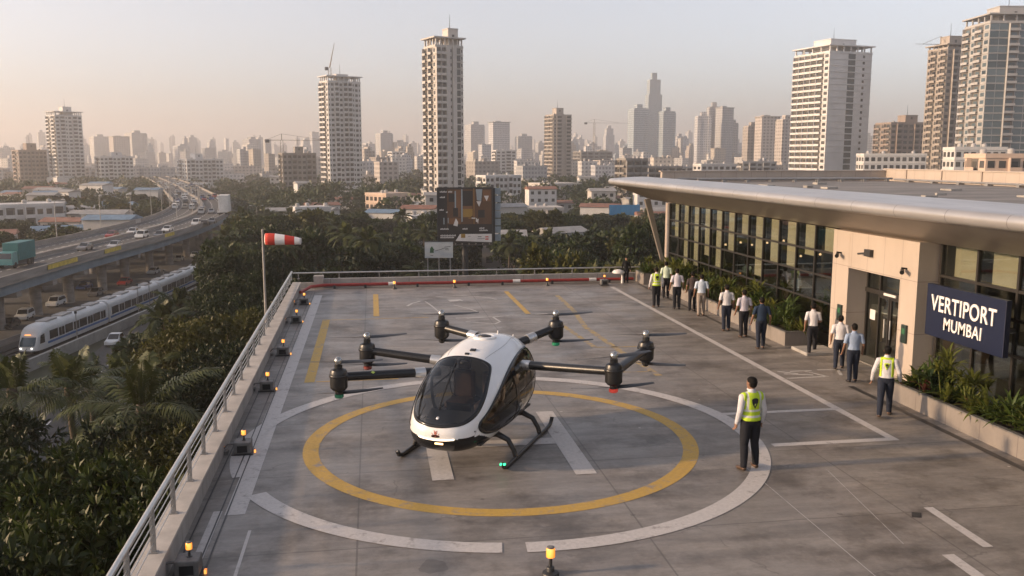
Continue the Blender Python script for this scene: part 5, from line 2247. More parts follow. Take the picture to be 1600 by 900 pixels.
SEC = [(-1.38, .35), (-1.43, .9), (-1.43, 2.5), (-1.36, 3.0), (-1.05, 3.45), (-.6, 3.62), (.6, 3.62), (1.05, 3.45), (1.36, 3.0), (1.43, 2.5), (1.43, .9), (1.38, .35)]
s0 = start_s(TD, 123.8)
CL = 21.3
for ci in range(5):
    a, b = path_at(TD, s0 + ci * (CL + .6)), path_at(TD, s0 + ci * (CL + .6) + CL)
    if b.y > 322: break
    ang_ = math.atan2(-(b - a).x, (b - a).y)
    # local frame of a carriage: origin at its front end, +y towards the rear
    car = link('carriage', None, train)
    CH.setdefault(train.name, []).append(car)
    car.location = a - Vector((TO.x, TO.y, 0))
    car.rotation_euler = (0, 0, ang_)
    nose_ = 2.6 if ci == 0 else 0
    m = MB()
    ys_ = [nose_, CL]
    n_ = len(SEC)
    rings = []
    if ci == 0:
        for yy, kx, kz, zo in ((0, .62, .52, .35), (.25, .80, .72, .20), (.8, .90, .86, .08), (1.6, .97, .95, .02), (2.6, 1, 1, 0)):
            rings.append([(x * kx, yy + max(0, (z - 1.2)) * (.42 if yy < .5 else .3 if yy < 1 else .1), .35 + (z - .35) * kz + zo * .3) for x, z in SEC])
    else: rings.append([(x, 0, z) for x, z in SEC])
    rings.append([(x, CL, z) for x, z in SEC])
    vs = [p for r_ in rings for p in r_]
    fs = []
    for i in range(len(rings) - 1):
        for k in range(n_): fs.append((i * n_ + k, i * n_ + (k + 1) % n_, (i + 1) * n_ + (k + 1) % n_, (i + 1) * n_ + k))
    fs += [tuple(range(n_)), tuple((len(rings) - 1) * n_ + k for k in range(n_))]
    m.add(vs, fs)
    m.build('car_body', M['train_white'], car, True)
    m = MB()
    m.box(-1.468, -1.425, nose_ + .3, CL, .9, 1.18)
    m.box(1.425, 1.468, nose_ + .3, CL, .9, 1.18)
    m.build('blue_stripe', M['train_blue'], car)
    for k in range(4):
        yy = nose_ + 1.5 + k * (CL - nose_ - 3) / 3.6
        MB().cbox(-.75, .75, yy, yy + 3.0, 3.60, 3.80, .05).build('roof_unit', M['train_roof'], car)
    m = MB()
    m.box(-1.2, 1.2, .8, CL - .6, -.05, .36)
    for yy in (2.6, 4.8, CL - 5.2, CL - 3.0):
        for sx_ in (-.75, .75): m.tube([(sx_ - .06, yy, .30), (sx_ + .06, yy, .30)], .42, 12)
    m.build('bogie', M['under'], car)
    yy = nose_ + .9
    seq = []
    nwin = 8
    step_ = (CL - .6 - yy) / nwin
    for k in range(nwin):
        y0 = yy + k * step_
        for sx_ in (-1, 1):
            if k in (1, 3, 5, 7) and k != 7 or k == 7:
                pass
            door = k % 2 == 1
            if door:
                m = MB().box(sx_ * 1.44 - .012, sx_ * 1.44 + .012, y0 + .2, y0 + step_ - .2, .5, 2.75)
                dd = m.build('door', M['train_white'], car)
                MB().box(sx_ * 1.456 - .012, sx_ * 1.456 + .012, y0 + .3, y0 + step_ / 2 - .05, 1.35, 2.5).box(sx_ * 1.456 - .012, sx_ * 1.456 + .012, y0 + step_ / 2 + .05, y0 + step_ - .3, 1.35, 2.5).build('door_window', M['dark_glass'], dd)
            else:
                MB().box(sx_ * 1.435 - .012, sx_ * 1.435 + .012, y0 - .05, y0 + step_ + .05, 1.38, 2.55).build('window', M['dark_glass'], car)
    if ci == 0:
        # windscreen, side cab windows, lights
        def front(u, zf):
            # bilinear position on the nose face
            f = (zf - .35) / (3.62 - .35)
            wid = 1.43 * (.62 + .16 * (1 - abs(f - .5)))
            zz = .35 + (zf - .35) * .60 + .12
            return (u * wid, max(0, (zf - 1.2)) * .42 * 1.0 - .03 + .12 * abs(u) ** 3 * (1.6), zz)
        m = MB()
        rows = [1.30 + k * .26 for k in range(8)]
        us = [-.92 + 1.84 * k / 10 for k in range(11)]
        vs = [front(u, z_) for z_ in rows for u in us]
        m.add(vs, [(j * 11 + k, j * 11 + k + 1, (j + 1) * 11 + k + 1, (j + 1) * 11 + k) for j in range(7) for k in range(10)])
        wsn = m.build('windscreen', M['cab_glass'], car, 'all')
        m = MB()
        m.box(-.4, .4, .62, .68, 2.42, 2.55)
        m.build('destination_board', emis('destination_leds', (1, .35, .08), 1.2), wsn)
        for sx_ in (-1, 1):
            MB().lathe([(.09, 0), (.09, .05), (.03, .06)], n=12, M=Matrix.Translation((sx_ * .72, -.02, .80)) @ Matrix.Rotation(PI / 2, 4, 'X')).build('headlight', emis('train_headlight', (1, .93, .85), 2.5), car, True)
            m = MB()
            m.add([(sx_ * 1.30, 1.0, 1.25), (sx_ * 1.41, 2.1, 1.25), (sx_ * 1.40, 2.1, 2.5), (sx_ * 1.28, 1.3, 2.3)], [(0, 1, 2, 3)])
            m.v = [(x + sx_ * .045, y, z) for x, y, z in m.v]
            m.build('cab_window', M['dark_glass'], car)
        MB().cbox(-.8, .8, -.12, .4, .05, .38, .06).build('coupler_skirt', M['under'], car)

# ---- vehicles
def car_mesh(L, W, H, kind):
    """hatchback / saloon / van outline: body, glass house, wheels, lights as separate meshes"""
    h1 = H * .54
    if kind == 'van':
        body = [(-L / 2, .28), (L / 2, .28), (L / 2, h1 * 1.05), (L * .47, H * .93), (-L * .30, H), (-L * .40, H * .96), (-L * .50, h1 * 1.05)]
    elif kind == 'suv':
        body = [(-L / 2, .32), (L / 2, .32), (L / 2, h1 * 1.0), (L * .46, H * .92), (L * .40, H), (-L * .12, H), (-L * .26, h1 * 1.08), (-L * .47, h1 * .98), (-L / 2, h1 * .8)]
    else:
        body = [(-L / 2, .28), (L / 2, .28), (L / 2, h1 * .92), (L * .44, h1 * 1.05), (L * .30, H * .97), (L * .02, H), (-L * .22, h1 * 1.08), (-L * .46, h1 * .92), (-L / 2, h1 * .7)]
    m = MB()
    n_ = len(body)
    vs, fs = [], []
    for sx_, k in ((-1, .86), (-1, 1), (1, 1), (1, .86)):
        for y, z in body:
            tp = .84 if z > h1 * 1.15 else 1.0
            ins = 1.0 if abs(k) == 1 else .965
            vs.append((sx_ * W / 2 * tp * (1 if k == 1 else .93), y * ins if k != 1 else y * .985, z if k == 1 else z * (1.0 if z < h1 else 1.012)))
    for j in range(3):
        for i in range(n_): fs.append((j * n_ + i, j * n_ + (i + 1) % n_, (j + 1) * n_ + (i + 1) % n_, (j + 1) * n_ + i))
    fs += [tuple(range(n_)), tuple(3 * n_ + i for i in range(n_))]
    m.add(vs, fs)
    bodym = m
    g = MB()
    zt, zb = H * .93, h1 * 1.14
    f0, f1 = {'van': (-.40, .44), 'suv': (-.20, .40), 'car': (-.15, .30)}[kind]
    for sx_ in (-1, 1):
        x0, x1 = sx_ * (W / 2 * 1.0 + .004), sx_ * (W / 2 * .85 + .006)
        g.add([(x0 * .985, L * (f0 - .02), zb), (x0 * .985, L * (f1 + .06), zb), (x1, L * (f1 - .02), zt), (x1, L * (f0 + .08), zt)], [(0, 1, 2, 3)])
    ws0 = {'van': ((-.499, h1 * 1.12), (-.415, H * .93)), 'suv': ((-.262, h1 * 1.12), (-.135, H * .97)), 'car': ((-.22, h1 * 1.12), (-.01, H * .97))}[kind]
    (ya_, za_), (yb_, zb_) = ws0
    g.add([(-W * .41, L * ya_ - .03, za_), (W * .41, L * ya_ - .03, za_), (W * .37, L * yb_ - .03, zb_ + .01), (-W * .37, L * yb_ - .03, zb_ + .01)], [(0, 1, 2, 3)])
    rr_ = {'van': ((.485, h1 * 1.12), (.475, H * .9)), 'suv': ((.487, h1 * 1.12), (.468, H * .9)), 'car': ((.425, h1 * 1.16), (.315, H * .94))}[kind]
    (ya_, za_), (yb_, zb_) = rr_
    g.add([(-W * .40, L * ya_ + .035, za_), (W * .40, L * ya_ + .035, za_), (W * .36, L * yb_ + .035, zb_), (-W * .36, L * yb_ + .035, zb_)], [(0, 1, 2, 3)])
    return bodym, g


TYRE = mat('tyre_rubber', (.016, .016, .016), .8, var=.2)
HEADL = mat('headlamp_glass', (.6, .6, .57), .15, var=.1)
TAILL = mat('tail_lamp_glass', (.30, .02, .015), .25, var=.1)
paints = {k: mat('car_paint_' + k, c, .3, .0, .06, coat=.5) for k, c in dict(white=(.62, .62, .61), silver=(.36, .36, .36), grey=(.12, .12, .125), black=(.018, .018, .02), red=(.28, .03, .025), blue=(.03, .07, .2), beige=(.40, .35, .27)).items()}
wheel_m = MB().tube([(-.1, 0, 0), (.1, 0, 0)], .32, 14).mesh('wheel', [TYRE])
rim_m = MB().tube([(-.112, 0, 0), (.112, 0, 0)], .19, 12).mesh('rim', [M['steel']])
CARK = {}
for kd, dims in dict(car=(4.1, 1.72, 1.48), suv=(4.4, 1.82, 1.72), van=(4.6, 1.78, 1.9)).items():
    b, g = car_mesh(*dims, kd)
    CARK[kd] = (b, g.mesh('window_glass', [M['dark_glass']], False), dims, {})


def vehicle(kd, paint, loc, rz, label, group=None, near=False):
    b, gm, (L, W, H), cache = CARK[kd]
    if paint not in cache: cache[paint] = b.mesh('body', [paints[paint]], True)
    o = thing({'car': 'car', 'suv': 'car', 'van': 'van'}[kd], label, 'van' if kd == 'van' else 'car', loc, rz, group)
    put('body', cache[paint], o)
    put('window_glass', gm, o)
    for sx_ in (-1, 1):
        for y in (-L * .31, L * .30):
            wo = put('wheel', wheel_m, o, (sx_ * (W / 2 - .1), y, .32))
            if near: put('rim', rim_m, wo)
        if near:
            MB().cbox(sx_ * W * .36 - .16, sx_ * W * .36 + .16, -L / 2 - .012, -L / 2 + .1, .62, .78, .02).build('headlight', HEADL, o)
            MB().cbox(sx_ * W * .38 - .12, sx_ * W * .38 + .12, L / 2 - .1, L / 2 + .012, .68, .84, .02).build('tail_light', TAILL, o)
    return o


def heading(path, y):
    for a, b in zip(path, path[1:]):
        if a[1] <= y <= b[1]: return math.atan2(-(b[0] - a[0]), b[1] - a[1])
    return 0


p = ground(180, 538, GZ)
vehicle('car', 'white', (p.x, p.y, GZ + .04), heading(SV, p.y) - .05, 'white hatchback driving on the service road beside the train', None, True)
p = ground(88, 478, GZ)
vehicle('suv', 'white', (p.x, p.y, GZ + .03), heading(VD, p.y), 'white car with lights parked under the viaduct between two piers', None, True)
p = ground(36, 499, GZ)
vehicle('suv', 'white', (p.x + .3, p.y, GZ + .03), heading(VD, p.y) + .1, 'white car stopped under the viaduct left of the first pier', None, True)
for px, py, pt, lab in ((195, 445, 'red', 'red car in the shade under the viaduct'), (150, 462, 'grey', 'grey car in the shade under the viaduct'), (240, 428, 'silver', 'silver car beside the far piers of the viaduct'),
                        (280, 408, 'beige', 'beige car by the last visible viaduct pier'), (305, 402, 'white', 'white car beyond the last visible viaduct pier'), (15, 512, 'black', 'black car half hidden behind the train nose'), (132, 452, 'blue', 'blue car behind the second viaduct pier')):
    p = ground(px, py, GZ)
    vehicle('car', pt, (p.x, p.y, GZ + .03), heading(VD, p.y), lab)
# traffic on the deck: lane offset, distance along
q = random.Random(5)
COLN = ['white', 'white', 'white', 'silver', 'grey', 'black', 'red', 'beige', 'blue']


def deck_pt(y, o):
    x = via_x(y)
    a = heading(VD, y)
    return Vector((x - math.cos(a) * o, y - math.sin(a) * o, DECK + .03)), a


named = [(222, 372, 'suv', 'white', 'white van like car nearest on the inner lanes of the viaduct'), (208, 366, 'car', 'white', 'white car just left of the large white car on the viaduct'),
         (307, 352, 'suv', 'white', 'white car leading the queue before the white lorry'), (250, 371, 'car', 'grey', 'dark grey car by the median of the viaduct'), (315, 334, 'van', 'silver', 'pale van ahead of the white lorry'),
         (321, 352, 'car', 'black', 'black car beside the white lead car'), (332, 349, 'car', 'grey', 'grey car right behind the black car before the lorry'), (262, 362, 'car', 'white', 'white car beyond the dark grey car by the median'),
         (175, 371, 'car', 'red', 'small red car on the outer lanes of the viaduct'), (133, 391, 'car', 'grey', 'dark car nearest on the outer lanes of the viaduct'), (180, 388, 'car', 'silver', 'silver car nearest the median of the viaduct')]
for px, py, kd, pt, lab in named:
    p = ground(px, py, DECK)
    vehicle(kd, pt, (p.x, p.y, DECK + .03), heading(VD, p.y) + (PI if pt == 'black' else 0), lab)
used = []
for k in range(44):
    for _ in range(30):
        y = q.uniform(285, 640)
        o = q.choice((2.0, 5.0, 8.0, 12.4, 15.4, 18.4))
        if all(abs(y - yy) > 9 or abs(o - oo) > 2 for yy, oo in used): break
    used.append((y, o))
    pt = q.choice(COLN)
    p, a = deck_pt(y, o)
    vehicle(q.choice(('car', 'car', 'suv', 'van')), pt, p, a + (0 if o < 10 else PI), pt + ' vehicle in the distant traffic on the far curve of the viaduct', 'distant ' + pt + ' traffic on the viaduct')


def truck(loc, rz, label, colr, L, W, H, cab=True):
    o = thing('lorry', label, 'lorry', loc, rz)
    bm_ = mat('lorry_box', colr, .6, var=.15, scale=.8)
    m = MB()
    m.cbox(-W / 2, W / 2, -L / 2 + 2.2, L / 2, 1.1, H, .05)
    b = m.build('cargo_box', bm_, o)
    for k in range(10):
        y = -L / 2 + 2.5 + k * (L - 2.8) / 9.5
        for sx_ in (-1, 1): MB().box(sx_ * W / 2 - .03, sx_ * W / 2 + .03, y, y + .08, 1.2, H - .1).build('box_rib', bm_, b)
    m = MB()
    m.prism([(-L / 2, .6), (-L / 2, 1.5), (-L / 2 + .25, 2.6), (-L / 2 + 1.9, 2.7), (-L / 2 + 2.0, .6)], 'x', -W / 2 + .08, W / 2 - .08)
    cb = m.build('cab', mat('lorry_cab', [min(.6, c * 1.3 + .05) for c in colr], .4), o)
    MB().add([(-W * .4, -L / 2 - .01, 1.6), (W * .4, -L / 2 - .01, 1.6), (W * .4, -L / 2 + .22, 2.5), (-W * .4, -L / 2 + .22, 2.5)], [(0, 1, 2, 3)]).build('windscreen', M['dark_glass'], cb)
    MB().box(-W / 2 + .25, W / 2 - .25, -L / 2 + .4, L / 2 - .1, .55, 1.05).build('chassis', M['under'], o)
    for y in (-L / 2 + 1.1, L / 2 - 1.2, L / 2 - 2.4):
        for sx_ in (-1, 1):
            put('wheel', wheel_m, o, (sx_ * (W / 2 - .2), y, .5), (1.6, 1.55, 1.55))
    return o


p = ground(20, 418, DECK)
truck((p.x, p.y + 2, DECK + .03), heading(VD, p.y), 'teal box lorry on the viaduct at the left picture edge', (.018, .13, .135), 8.5, 2.5, 4.0)
p = ground(352, 336, DECK)
truck((p.x, p.y, DECK + .03), heading(VD, p.y) + PI, 'tall white box lorry on the outer lane of the viaduct curve', (.58, .56, .53), 11, 3.0, 6.3)

# ---- street lamps on the viaduct and masts beside the line
def street_lamp(loc, rz, h, label, group, double=True):
    o = thing('street_lamp', label, 'street lamp', loc, rz, group)
    MB().tube([(0, 0, 0), (0, 0, h)], [.11, .06], 8).build('pole', M['grey_metal'], o, True)
    for sg_ in ((-1, 1) if double else (1,)):
        MB().tube([(0, 0, h - .1), (sg_ * .8, 0, h + .35), (sg_ * 1.9, 0, h + .45)], .045, 6).build('arm', M['grey_metal'], o, True)
        MB().cbox(sg_ * 1.9 - .35, sg_ * 1.9 + .35, -.14, .14, h + .36, h + .50, .03).build('lamp_head', M['white_metal'], o)
    return o


for k, y in enumerate(range(150, 620, 27)):
    p, a = deck_pt(y, 20.9)
    street_lamp((p.x, p.y, DECK), a, 8.5, 'tall grey street lamp along the outer edge of the viaduct', 'street lamps along the outer edge of the viaduct', False)
for k, y in enumerate(range(265, 620, 30)):
    p, a = deck_pt(y, 10.25)
    street_lamp((p.x, p.y, DECK + .7), a, 8.5, 'double armed street lamp on the median of the viaduct', 'street lamps on the viaduct median')
p = along(139, 150)
for px, py in ((217, 492), (122, 545), (258, 465), (235, 487)):
    g_ = ground(px, py, GZ)
    o = thing('track_post', 'thin grey post beside the low wall along the railway', 'post', (g_.x, g_.y, GZ), 0, 'posts along the railway')
    MB().tube([(0, 0, 0), (0, 0, 5.2)], [.09, .06], 8).build('pole', M['grey_metal'], o, True)
    MB().box(-.15, .15, -.1, .1, 4.9, 5.25).build('signal_box', M['dark_metal'], o)
g_ = ground(402, 352, GZ + 4)
street_lamp((g_.x, g_.y, GZ), .3, 10, 'double armed grey lamp post rising from the trees above the windsock', None)
# ================================================================ the city
def win_mat(name, lo, hi):
    t = NT(name)
    oi = t.n('ShaderNodeObjectInfo')
    a = t.noise(t.coord('Object'), .4, 3)
    k = t.math('ADD', t.math('MULTIPLY', oi.outputs['Random'], .7), t.math('MULTIPLY', a, .3), True)
    t.set(Base_Color=t.ramp(k, [(.2, lo), (.85, hi)]), Roughness=.15, Specular_IOR_Level=.6)
    return t.m


M['win'] = win_mat('dark_window', (.018, .020, .022), (.085, .082, .075))
M['win_blue'] = win_mat('blue_window', (.03, .05, .06), (.10, .14, .16))
M['balcony_shade'] = mat('painted_balcony_shade', (.13, .115, .10), .8, var=.2, scale=.2)  # dark tone imitates the shade inside open balconies


def facade_mat(name, wall, glass_c, fh=3.1, bay=3.3, ww=.52, wh=.5, ledge=True):
    """wall with a window grid laid in object space, for blocks a few pixels high"""
    t = NT(name)
    v = t.coord('Object')
    sp = t.n('ShaderNodeSeparateXYZ')
    t.l(v, sp.inputs[0])
    ge = t.n('ShaderNodeNewGeometry')
    vt = t.n('ShaderNodeVectorTransform', vector_type='NORMAL', convert_from='WORLD', convert_to='OBJECT')
    t.l(ge.outputs['Normal'], vt.inputs[0])
    sn = t.n('ShaderNodeSeparateXYZ')
    t.l(vt.outputs[0], sn.inputs[0])
    nx = t.math('ABSOLUTE', sn.outputs['X'])
    side = t.math('GREATER_THAN', nx, .5)
    up = t.math('GREATER_THAN', t.math('ABSOLUTE', sn.outputs['Z']), .5)
    u = t.math('ADD', t.math('MULTIPLY', sp.outputs['Y'], side), t.math('MULTIPLY', sp.outputs['X'], t.math('SUBTRACT', 1.0, side)))
    fu = t.math('FRACT', t.math('ADD', t.math('MULTIPLY', u, 1 / bay), 100.25))
    fz = t.math('FRACT', t.math('MULTIPLY', sp.outputs['Z'], 1 / fh))
    wu = t.math('LESS_THAN', t.math('ABSOLUTE', t.math('SUBTRACT', fu, .5)), ww / 2)
    wz = t.math('LESS_THAN', t.math('ABSOLUTE', t.math('SUBTRACT', fz, .55)), wh / 2)
    k = t.math('MULTIPLY', t.math('MULTIPLY', wu, wz), t.math('SUBTRACT', 1.0, up))
    wn = t.n('ShaderNodeTexWhiteNoise', noise_dimensions='3D')
    cv = t.n('ShaderNodeCombineXYZ')
    t.l(t.math('FLOOR', t.math('ADD', t.math('MULTIPLY', u, 1 / bay), 100.25)), cv.inputs[0])
    t.l(t.math('FLOOR', t.math('MULTIPLY', sp.outputs['Z'], 1 / fh)), cv.inputs[1])
    t.l(cv.outputs[0], wn.inputs['Vector'])
    gcol = t.mix(t.math('MULTIPLY', wn.outputs['Value'], .5), glass_c, [c * .6 for c in wall])
    oi = t.n('ShaderNodeObjectInfo')
    tint = t.ramp(oi.outputs['Random'], [(0, (.72, .70, .68)), (.5, (.95, .93, .90)), (1, (1.08, 1.06, 1.06))])
    st_ = t.ramp(t.noise(t.coord('Object', (1, 1, .25)), .35, 5, .7), [(.3, [c * .72 for c in wall]), (.65, wall)])
    wcol = t.mix(1.0, st_, tint, 'MULTIPLY')
    roofc = t.mix(up, wcol, (.20, .18, .165))
    t.set(Base_Color=t.mix(k, roofc, gcol), Roughness=.75)
    t.bump(k, -.6, .25)
    return t.m


FM = [facade_mat('far_facade_white', (.62, .61, .60), (.17, .17, .18)), facade_mat('far_facade_grey', (.50, .51, .53), (.15, .16, .18), 3.1, 2.6, .6, .55),
      facade_mat('far_facade_tan', (.46, .42, .39), (.11, .10, .09), 3.2, 3.8, .55, .5), facade_mat('far_facade_glass', (.42, .48, .53), (.11, .16, .20), 3.4, 2.2, .8, .62),
      facade_mat('far_facade_cream', (.56, .51, .45), (.13, .125, .12), 3.0, 3.0, .45, .45)]
CW = {k: mat('wall_' + k, c, .85, var=.13, scale=.12) for k, c in dict(white=(.53, .515, .50), cream=(.46, .43, .40), tan=(.335, .295, .26), grey=(.36, .35, .34), brown=(.25, .20, .17), pink=(.50, .38, .30), raw=(.24, .225, .21), pale=(.56, .55, .54)).items()}
UNIT = MB().box(-.5, .5, -.06, .06, 0, 1)
WIN_U = {k: UNIT.mesh('window', [M[k]]) for k in ('win', 'win_blue')}
M['roof_dirty'] = mat('dusty_flat_roof', (.22, .20, .18), .9, var=.3, scale=.15)


def hero(label, px0, px1, top, d, phi, fl, front, left, wall, name='tower', cat='tower', glass_k='win', floors=None, base_h=0, crown=None, core=None, ledge=.25, nwin=100, group=None, bal='wall', zbase=None, wfrac=.62, fh=None):
    """a block seen corner-on: front face towards the camera, left face towards the sun.
    front / left: one letter per bay: w window, b balcony, g glazed strip, s solid, n narrow window"""
    pxc = (px0 + px1) / 2
    p = along(pxc, d)
    top_z = height_at(pxc, top, d)
    H = top_z - GZ
    beta = math.atan2(p.x, p.y)
    r_ = ray(pxc, 245)
    depth = d * (r_.normalized() @ r_.normalized()) * math.cos(math.atan2((pxc - 800), F_PX))
    Wapp = (px1 - px0) * depth / F_PX * math.cos(math.atan2(pxc - 800, F_PX)) ** .0
    ph = R(abs(phi))
    w_ = Wapp * (1 - fl) / math.cos(ph)
    dp = max(8.0, Wapp * fl / max(.12, math.sin(ph))) if fl > 0 else w_ * .8
    dp = min(dp, 60)
    sgn = 1 if phi >= 0 else -1
    root = thing(name, label, cat, (p.x, p.y, GZ), -beta + sgn * ph, group)
    # keep the near corner roughly at distance d: origin in the middle of the block
    Wm, Gm = CW[wall], M[glass_k]
    n = floors or max(2, int(H / 3.1))
    f_h = fh or H / n
    m = MB()
    m.box(-w_ / 2, w_ / 2, -dp / 2, dp / 2, 0, H)
    m.box(-w_ / 2 - .15, w_ / 2 + .15, -dp / 2 - .15, dp / 2 + .15, H + .002, H + .9)
    m.box(-w_ / 2 + .3, w_ / 2 - .3, -dp / 2 + .3, dp / 2 - .3, H + .003, H + .5)
    if base_h: m.box(-w_ / 2 - 3, w_ / 2 + 3, -dp / 2 - 3, dp / 2 + 1, 0, base_h)
    wl_ = m.build('wall', Wm, root)
    led = MB()
    if ledge:
        for k in range(1, n + 1):
            z = k * f_h
            led.box(-w_ / 2 - ledge, w_ / 2 + ledge, -dp / 2 - ledge, dp / 2 + ledge, z - .16, z + .03)
    wins = []
    facelen = {'f': w_, 'l': dp, 'r': dp}
    for face, spec in (('f', front), ('l' if sgn > 0 else 'r', left), ('b', front)):
        L = w_ if face in 'fb' else dp
        wt_ = {'w': 1.0, 'b': 1.15, 'g': 1.0, 's': .8, 'n': .55, 'c': .9}
        tot = sum(wt_[c] for c in spec)
        u = -L / 2

        def pos(u, out):
            if face == 'f': return (u, -dp / 2 - out, 0)
            if face == 'b': return (-u, dp / 2 + out, PI)
            if face == 'l': return (-w_ / 2 - out, -u, -PI / 2)
            return (w_ / 2 + out, u, PI / 2)
        for c in spec:
            bw = L * wt_[c] / tot
            uc = u + bw / 2
            u += bw
            if c == 's': continue
            x, y, rz = pos(uc, 0)
            T_ = Matrix.Translation((x, y, 0)) @ Matrix.Rotation(rz, 4, 'Z')
            if c == 'c':        # raised solid rib
                MB().box(-bw / 2, bw / 2, -.7, .0, .1, H + .2, T_).build('wall_rib', Wm, wl_)
                continue
            balc = MB()
            if c == 'b' and face != 'b':
                MB().box(-bw / 2 + .15, bw / 2 - .15, -.03, .02, f_h, H - .3, T_).build('balcony_shade_panel', M['balcony_shade'], wl_)  # flat dark panel, the shade of an open balcony put into its colour
                for k in range(1, n):
                    balc.box(-bw / 2 + .1, bw / 2 - .1, -1.15, -.03, k * f_h - .12, k * f_h + .10, T_)
                    balc.box(-bw / 2 + .1, bw / 2 - .1, -1.15, -1.03, k * f_h + .10, k * f_h + 1.0, T_)
                    balc.box(-bw / 2 + .02, -bw / 2 + .22, -1.1, -.03, k * f_h - .1, k * f_h + f_h - .1, T_)
                balc.build('balcony_stack', Wm, wl_)
            if face == 'b': continue
            for k in range(1 if n > 5 else 0, n):
                z = k * f_h
                if c == 'w': wins.append((x, y, rz, bw * wfrac, f_h * .50, z + f_h * .27, .03))
                elif c == 'n': wins.append((x, y, rz, bw * .5, f_h * .42, z + f_h * .32, .03))
                elif c == 'g': wins.append((x, y, rz, bw * .92, f_h * .80, z + f_h * .1, .05))
                elif c == 'b': wins.append((x, y, rz, bw * .55, f_h * .62, z + f_h * .1, .06))
    if ledge and led.v: led.build('floor_ledges', Wm, wl_)
    wins.sort(key=lambda q_: -q_[5])
    rest = MB()
    for i, (x, y, rz, ww_, hh_, z, o_) in enumerate(wins):
        T_ = Matrix.Translation((x, y, z)) @ Matrix.Rotation(rz, 4, 'Z')
        if i < nwin:
            put('window', WIN_U[glass_k], root, (x, y, z), (ww_, 1 + o_ * 4, hh_), rz)
        else: rest.box(-ww_ / 2, ww_ / 2, -.07, .05, 0, hh_, T_)
    if rest.v:
        ro = rest.build('windows', [Gm], root)
        ro['kind'] = 'stuff'
    # roof
    if crown:
        cm_ = MB()
        z0 = H + .9
        ch = crown
        cm_.box(-w_ / 2 - 1.1, w_ / 2 + 1.1, -dp / 2 - 1.1, dp / 2 + 1.1, z0 + ch, z0 + ch + .6)
        nx_ = 6
        for k in range(nx_ + 1):
            x = -w_ / 2 + .5 + (w_ - 1) * k / nx_
            for y in (-dp / 2 + .4, dp / 2 - .4): cm_.box(x - .3, x + .3, y - .3, y + .3, z0, z0 + ch - .002)
        for k in range(1, 4):
            y = -dp / 2 + .4 + (dp - .8) * k / 4
            for x in (-w_ / 2 + .5, w_ / 2 - .5): cm_.box(x - .3, x + .3, y - .3, y + .3, z0, z0 + ch - .002)
        cm_.build('roof_frame', Wm, root)
    if core:
        x0, x1, hh_ = core
        k_ = MB()
        k_.box(w_ * x0, w_ * x1, -dp * .28, dp * .2, H + .5, H + hh_)
        k_.box(w_ * x0 - .2, w_ * x1 + .2, -dp * .28 - .2, dp * .2 + .2, H + hh_ + .002, H + hh_ + .4)
        co_ = k_.build('lift_housing', Wm, root)
        put('window', WIN_U['win'], co_, (w_ * (x0 + x1) / 2, -dp * .28, H + hh_ * .55), (1.2, 1.5, 1.4))
        MB().tube([(w_ * (x0 + x1) / 2, 0, H + hh_ + .3), (w_ * (x0 + x1) / 2, 0, H + hh_ + 7)], [.16, .05], 6).build('antenna', M['dark_metal'], co_)
    if not crown:
        for k in range(3):
            x, y = (-.32 + .32 * k + rng.uniform(-.1, .1)) * w_, rng.uniform(-.1, .3) * dp
            MB().lathe([(.75, H + .5), (.8, H + 1.8), (.4, H + 2.05)], (x, y, 0), 10).build('water_tank', CW['grey'], root, True)
    BLOCK.append((p.x, p.y, max(w_, dp) * .62))
    return root


# the big towers, left to right
hero('tall pale tower at the far left with a pergola roof and lift housing', 80, 129, 182, 850, 24, .24, 'wbnwbw', 'bwb', 'white', crown=2.4, core=(-.12, .2, 7.5), base_h=9)
hero('squat brown apartment block at the far left edge', 22, 70, 236, 860, 20, .2, 'wbwbwbw', 'wbw', 'brown', 'apartment_block', 'apartments', core=(-.15, .2, 6), nwin=60)
hero('white eight storey block right of the far left tower', 150, 205, 246, 840, 18, .15, 'wwbwwbww', 'wbw', 'white', 'apartment_block', 'apartments', core=(-.1, .2, 4), nwin=60)
hero('long white stepped apartment block behind the viaduct curve', 278, 346, 250, 830, 20, .22, 'wbwwbwbww', 'wbww', 'white', 'apartment_block', 'apartments', core=(-.2, .0, 5), nwin=60)
hero('brown unfinished block with a crane left of the twin white tower', 437, 493, 241, 610, 16, .1, 'wwbwwbw', 'wbw', 'raw', 'apartment_block', 'apartments', core=(-.1, .14, 4.5), nwin=80)
hero('broad white tower with grid windows and a thin roof mast left of centre', 504, 565, 130, 600, 25, .2, 'nwbwbbnwn', 'bbw', 'white', crown=2.6, core=(-.18, .18, 5.0), base_h=7)
hero('tallest slim cream tower with curved balconies behind the billboard', 665, 724, 76, 425, 26, .30, 'bbcncgn', 'bwbw', 'cream', crown=3.0, core=(.06, .42, 8.5), base_h=6)
hero('slender dark balcony tower right of centre', 852, 892, 181, 780, 28, .33, 'nbsb', 'bb', 'tan', crown=.0, core=(-.25, .15, 6.0), base_h=8)
hero('big white slab tower with blank walls and stacked balconies behind the terminal roof', 1238, 1349, 88, 520, 40, .46, 'sssgsns', 'bbbbbw', 'pale', crown=2.6, core=(-.3, .3, 7.5), fh=None)
hero('narrow tan tower left of the glass tower at the right edge', 1443, 1508, 80, 520, 38, .42, 'wbwwb', 'wbwb', 'tan', crown=1.2, core=(-.3, .15, 6.5))
hero('large glass fronted tower with pergola roof at the right edge', 1502, 1640, 42, 470, 30, .26, 'ggbggbgg', 'bwbw', 'grey', glass_k='win_blue', crown=2.6, core=(-.32, .1, 7.5))
hero('brown mid rise block between the white slab and the tan tower', 1368, 1440, 194, 620, 30, .32, 'wbwwbw', 'bwb', 'brown', 'apartment_block', 'apartments', core=(.0, .35, 5))
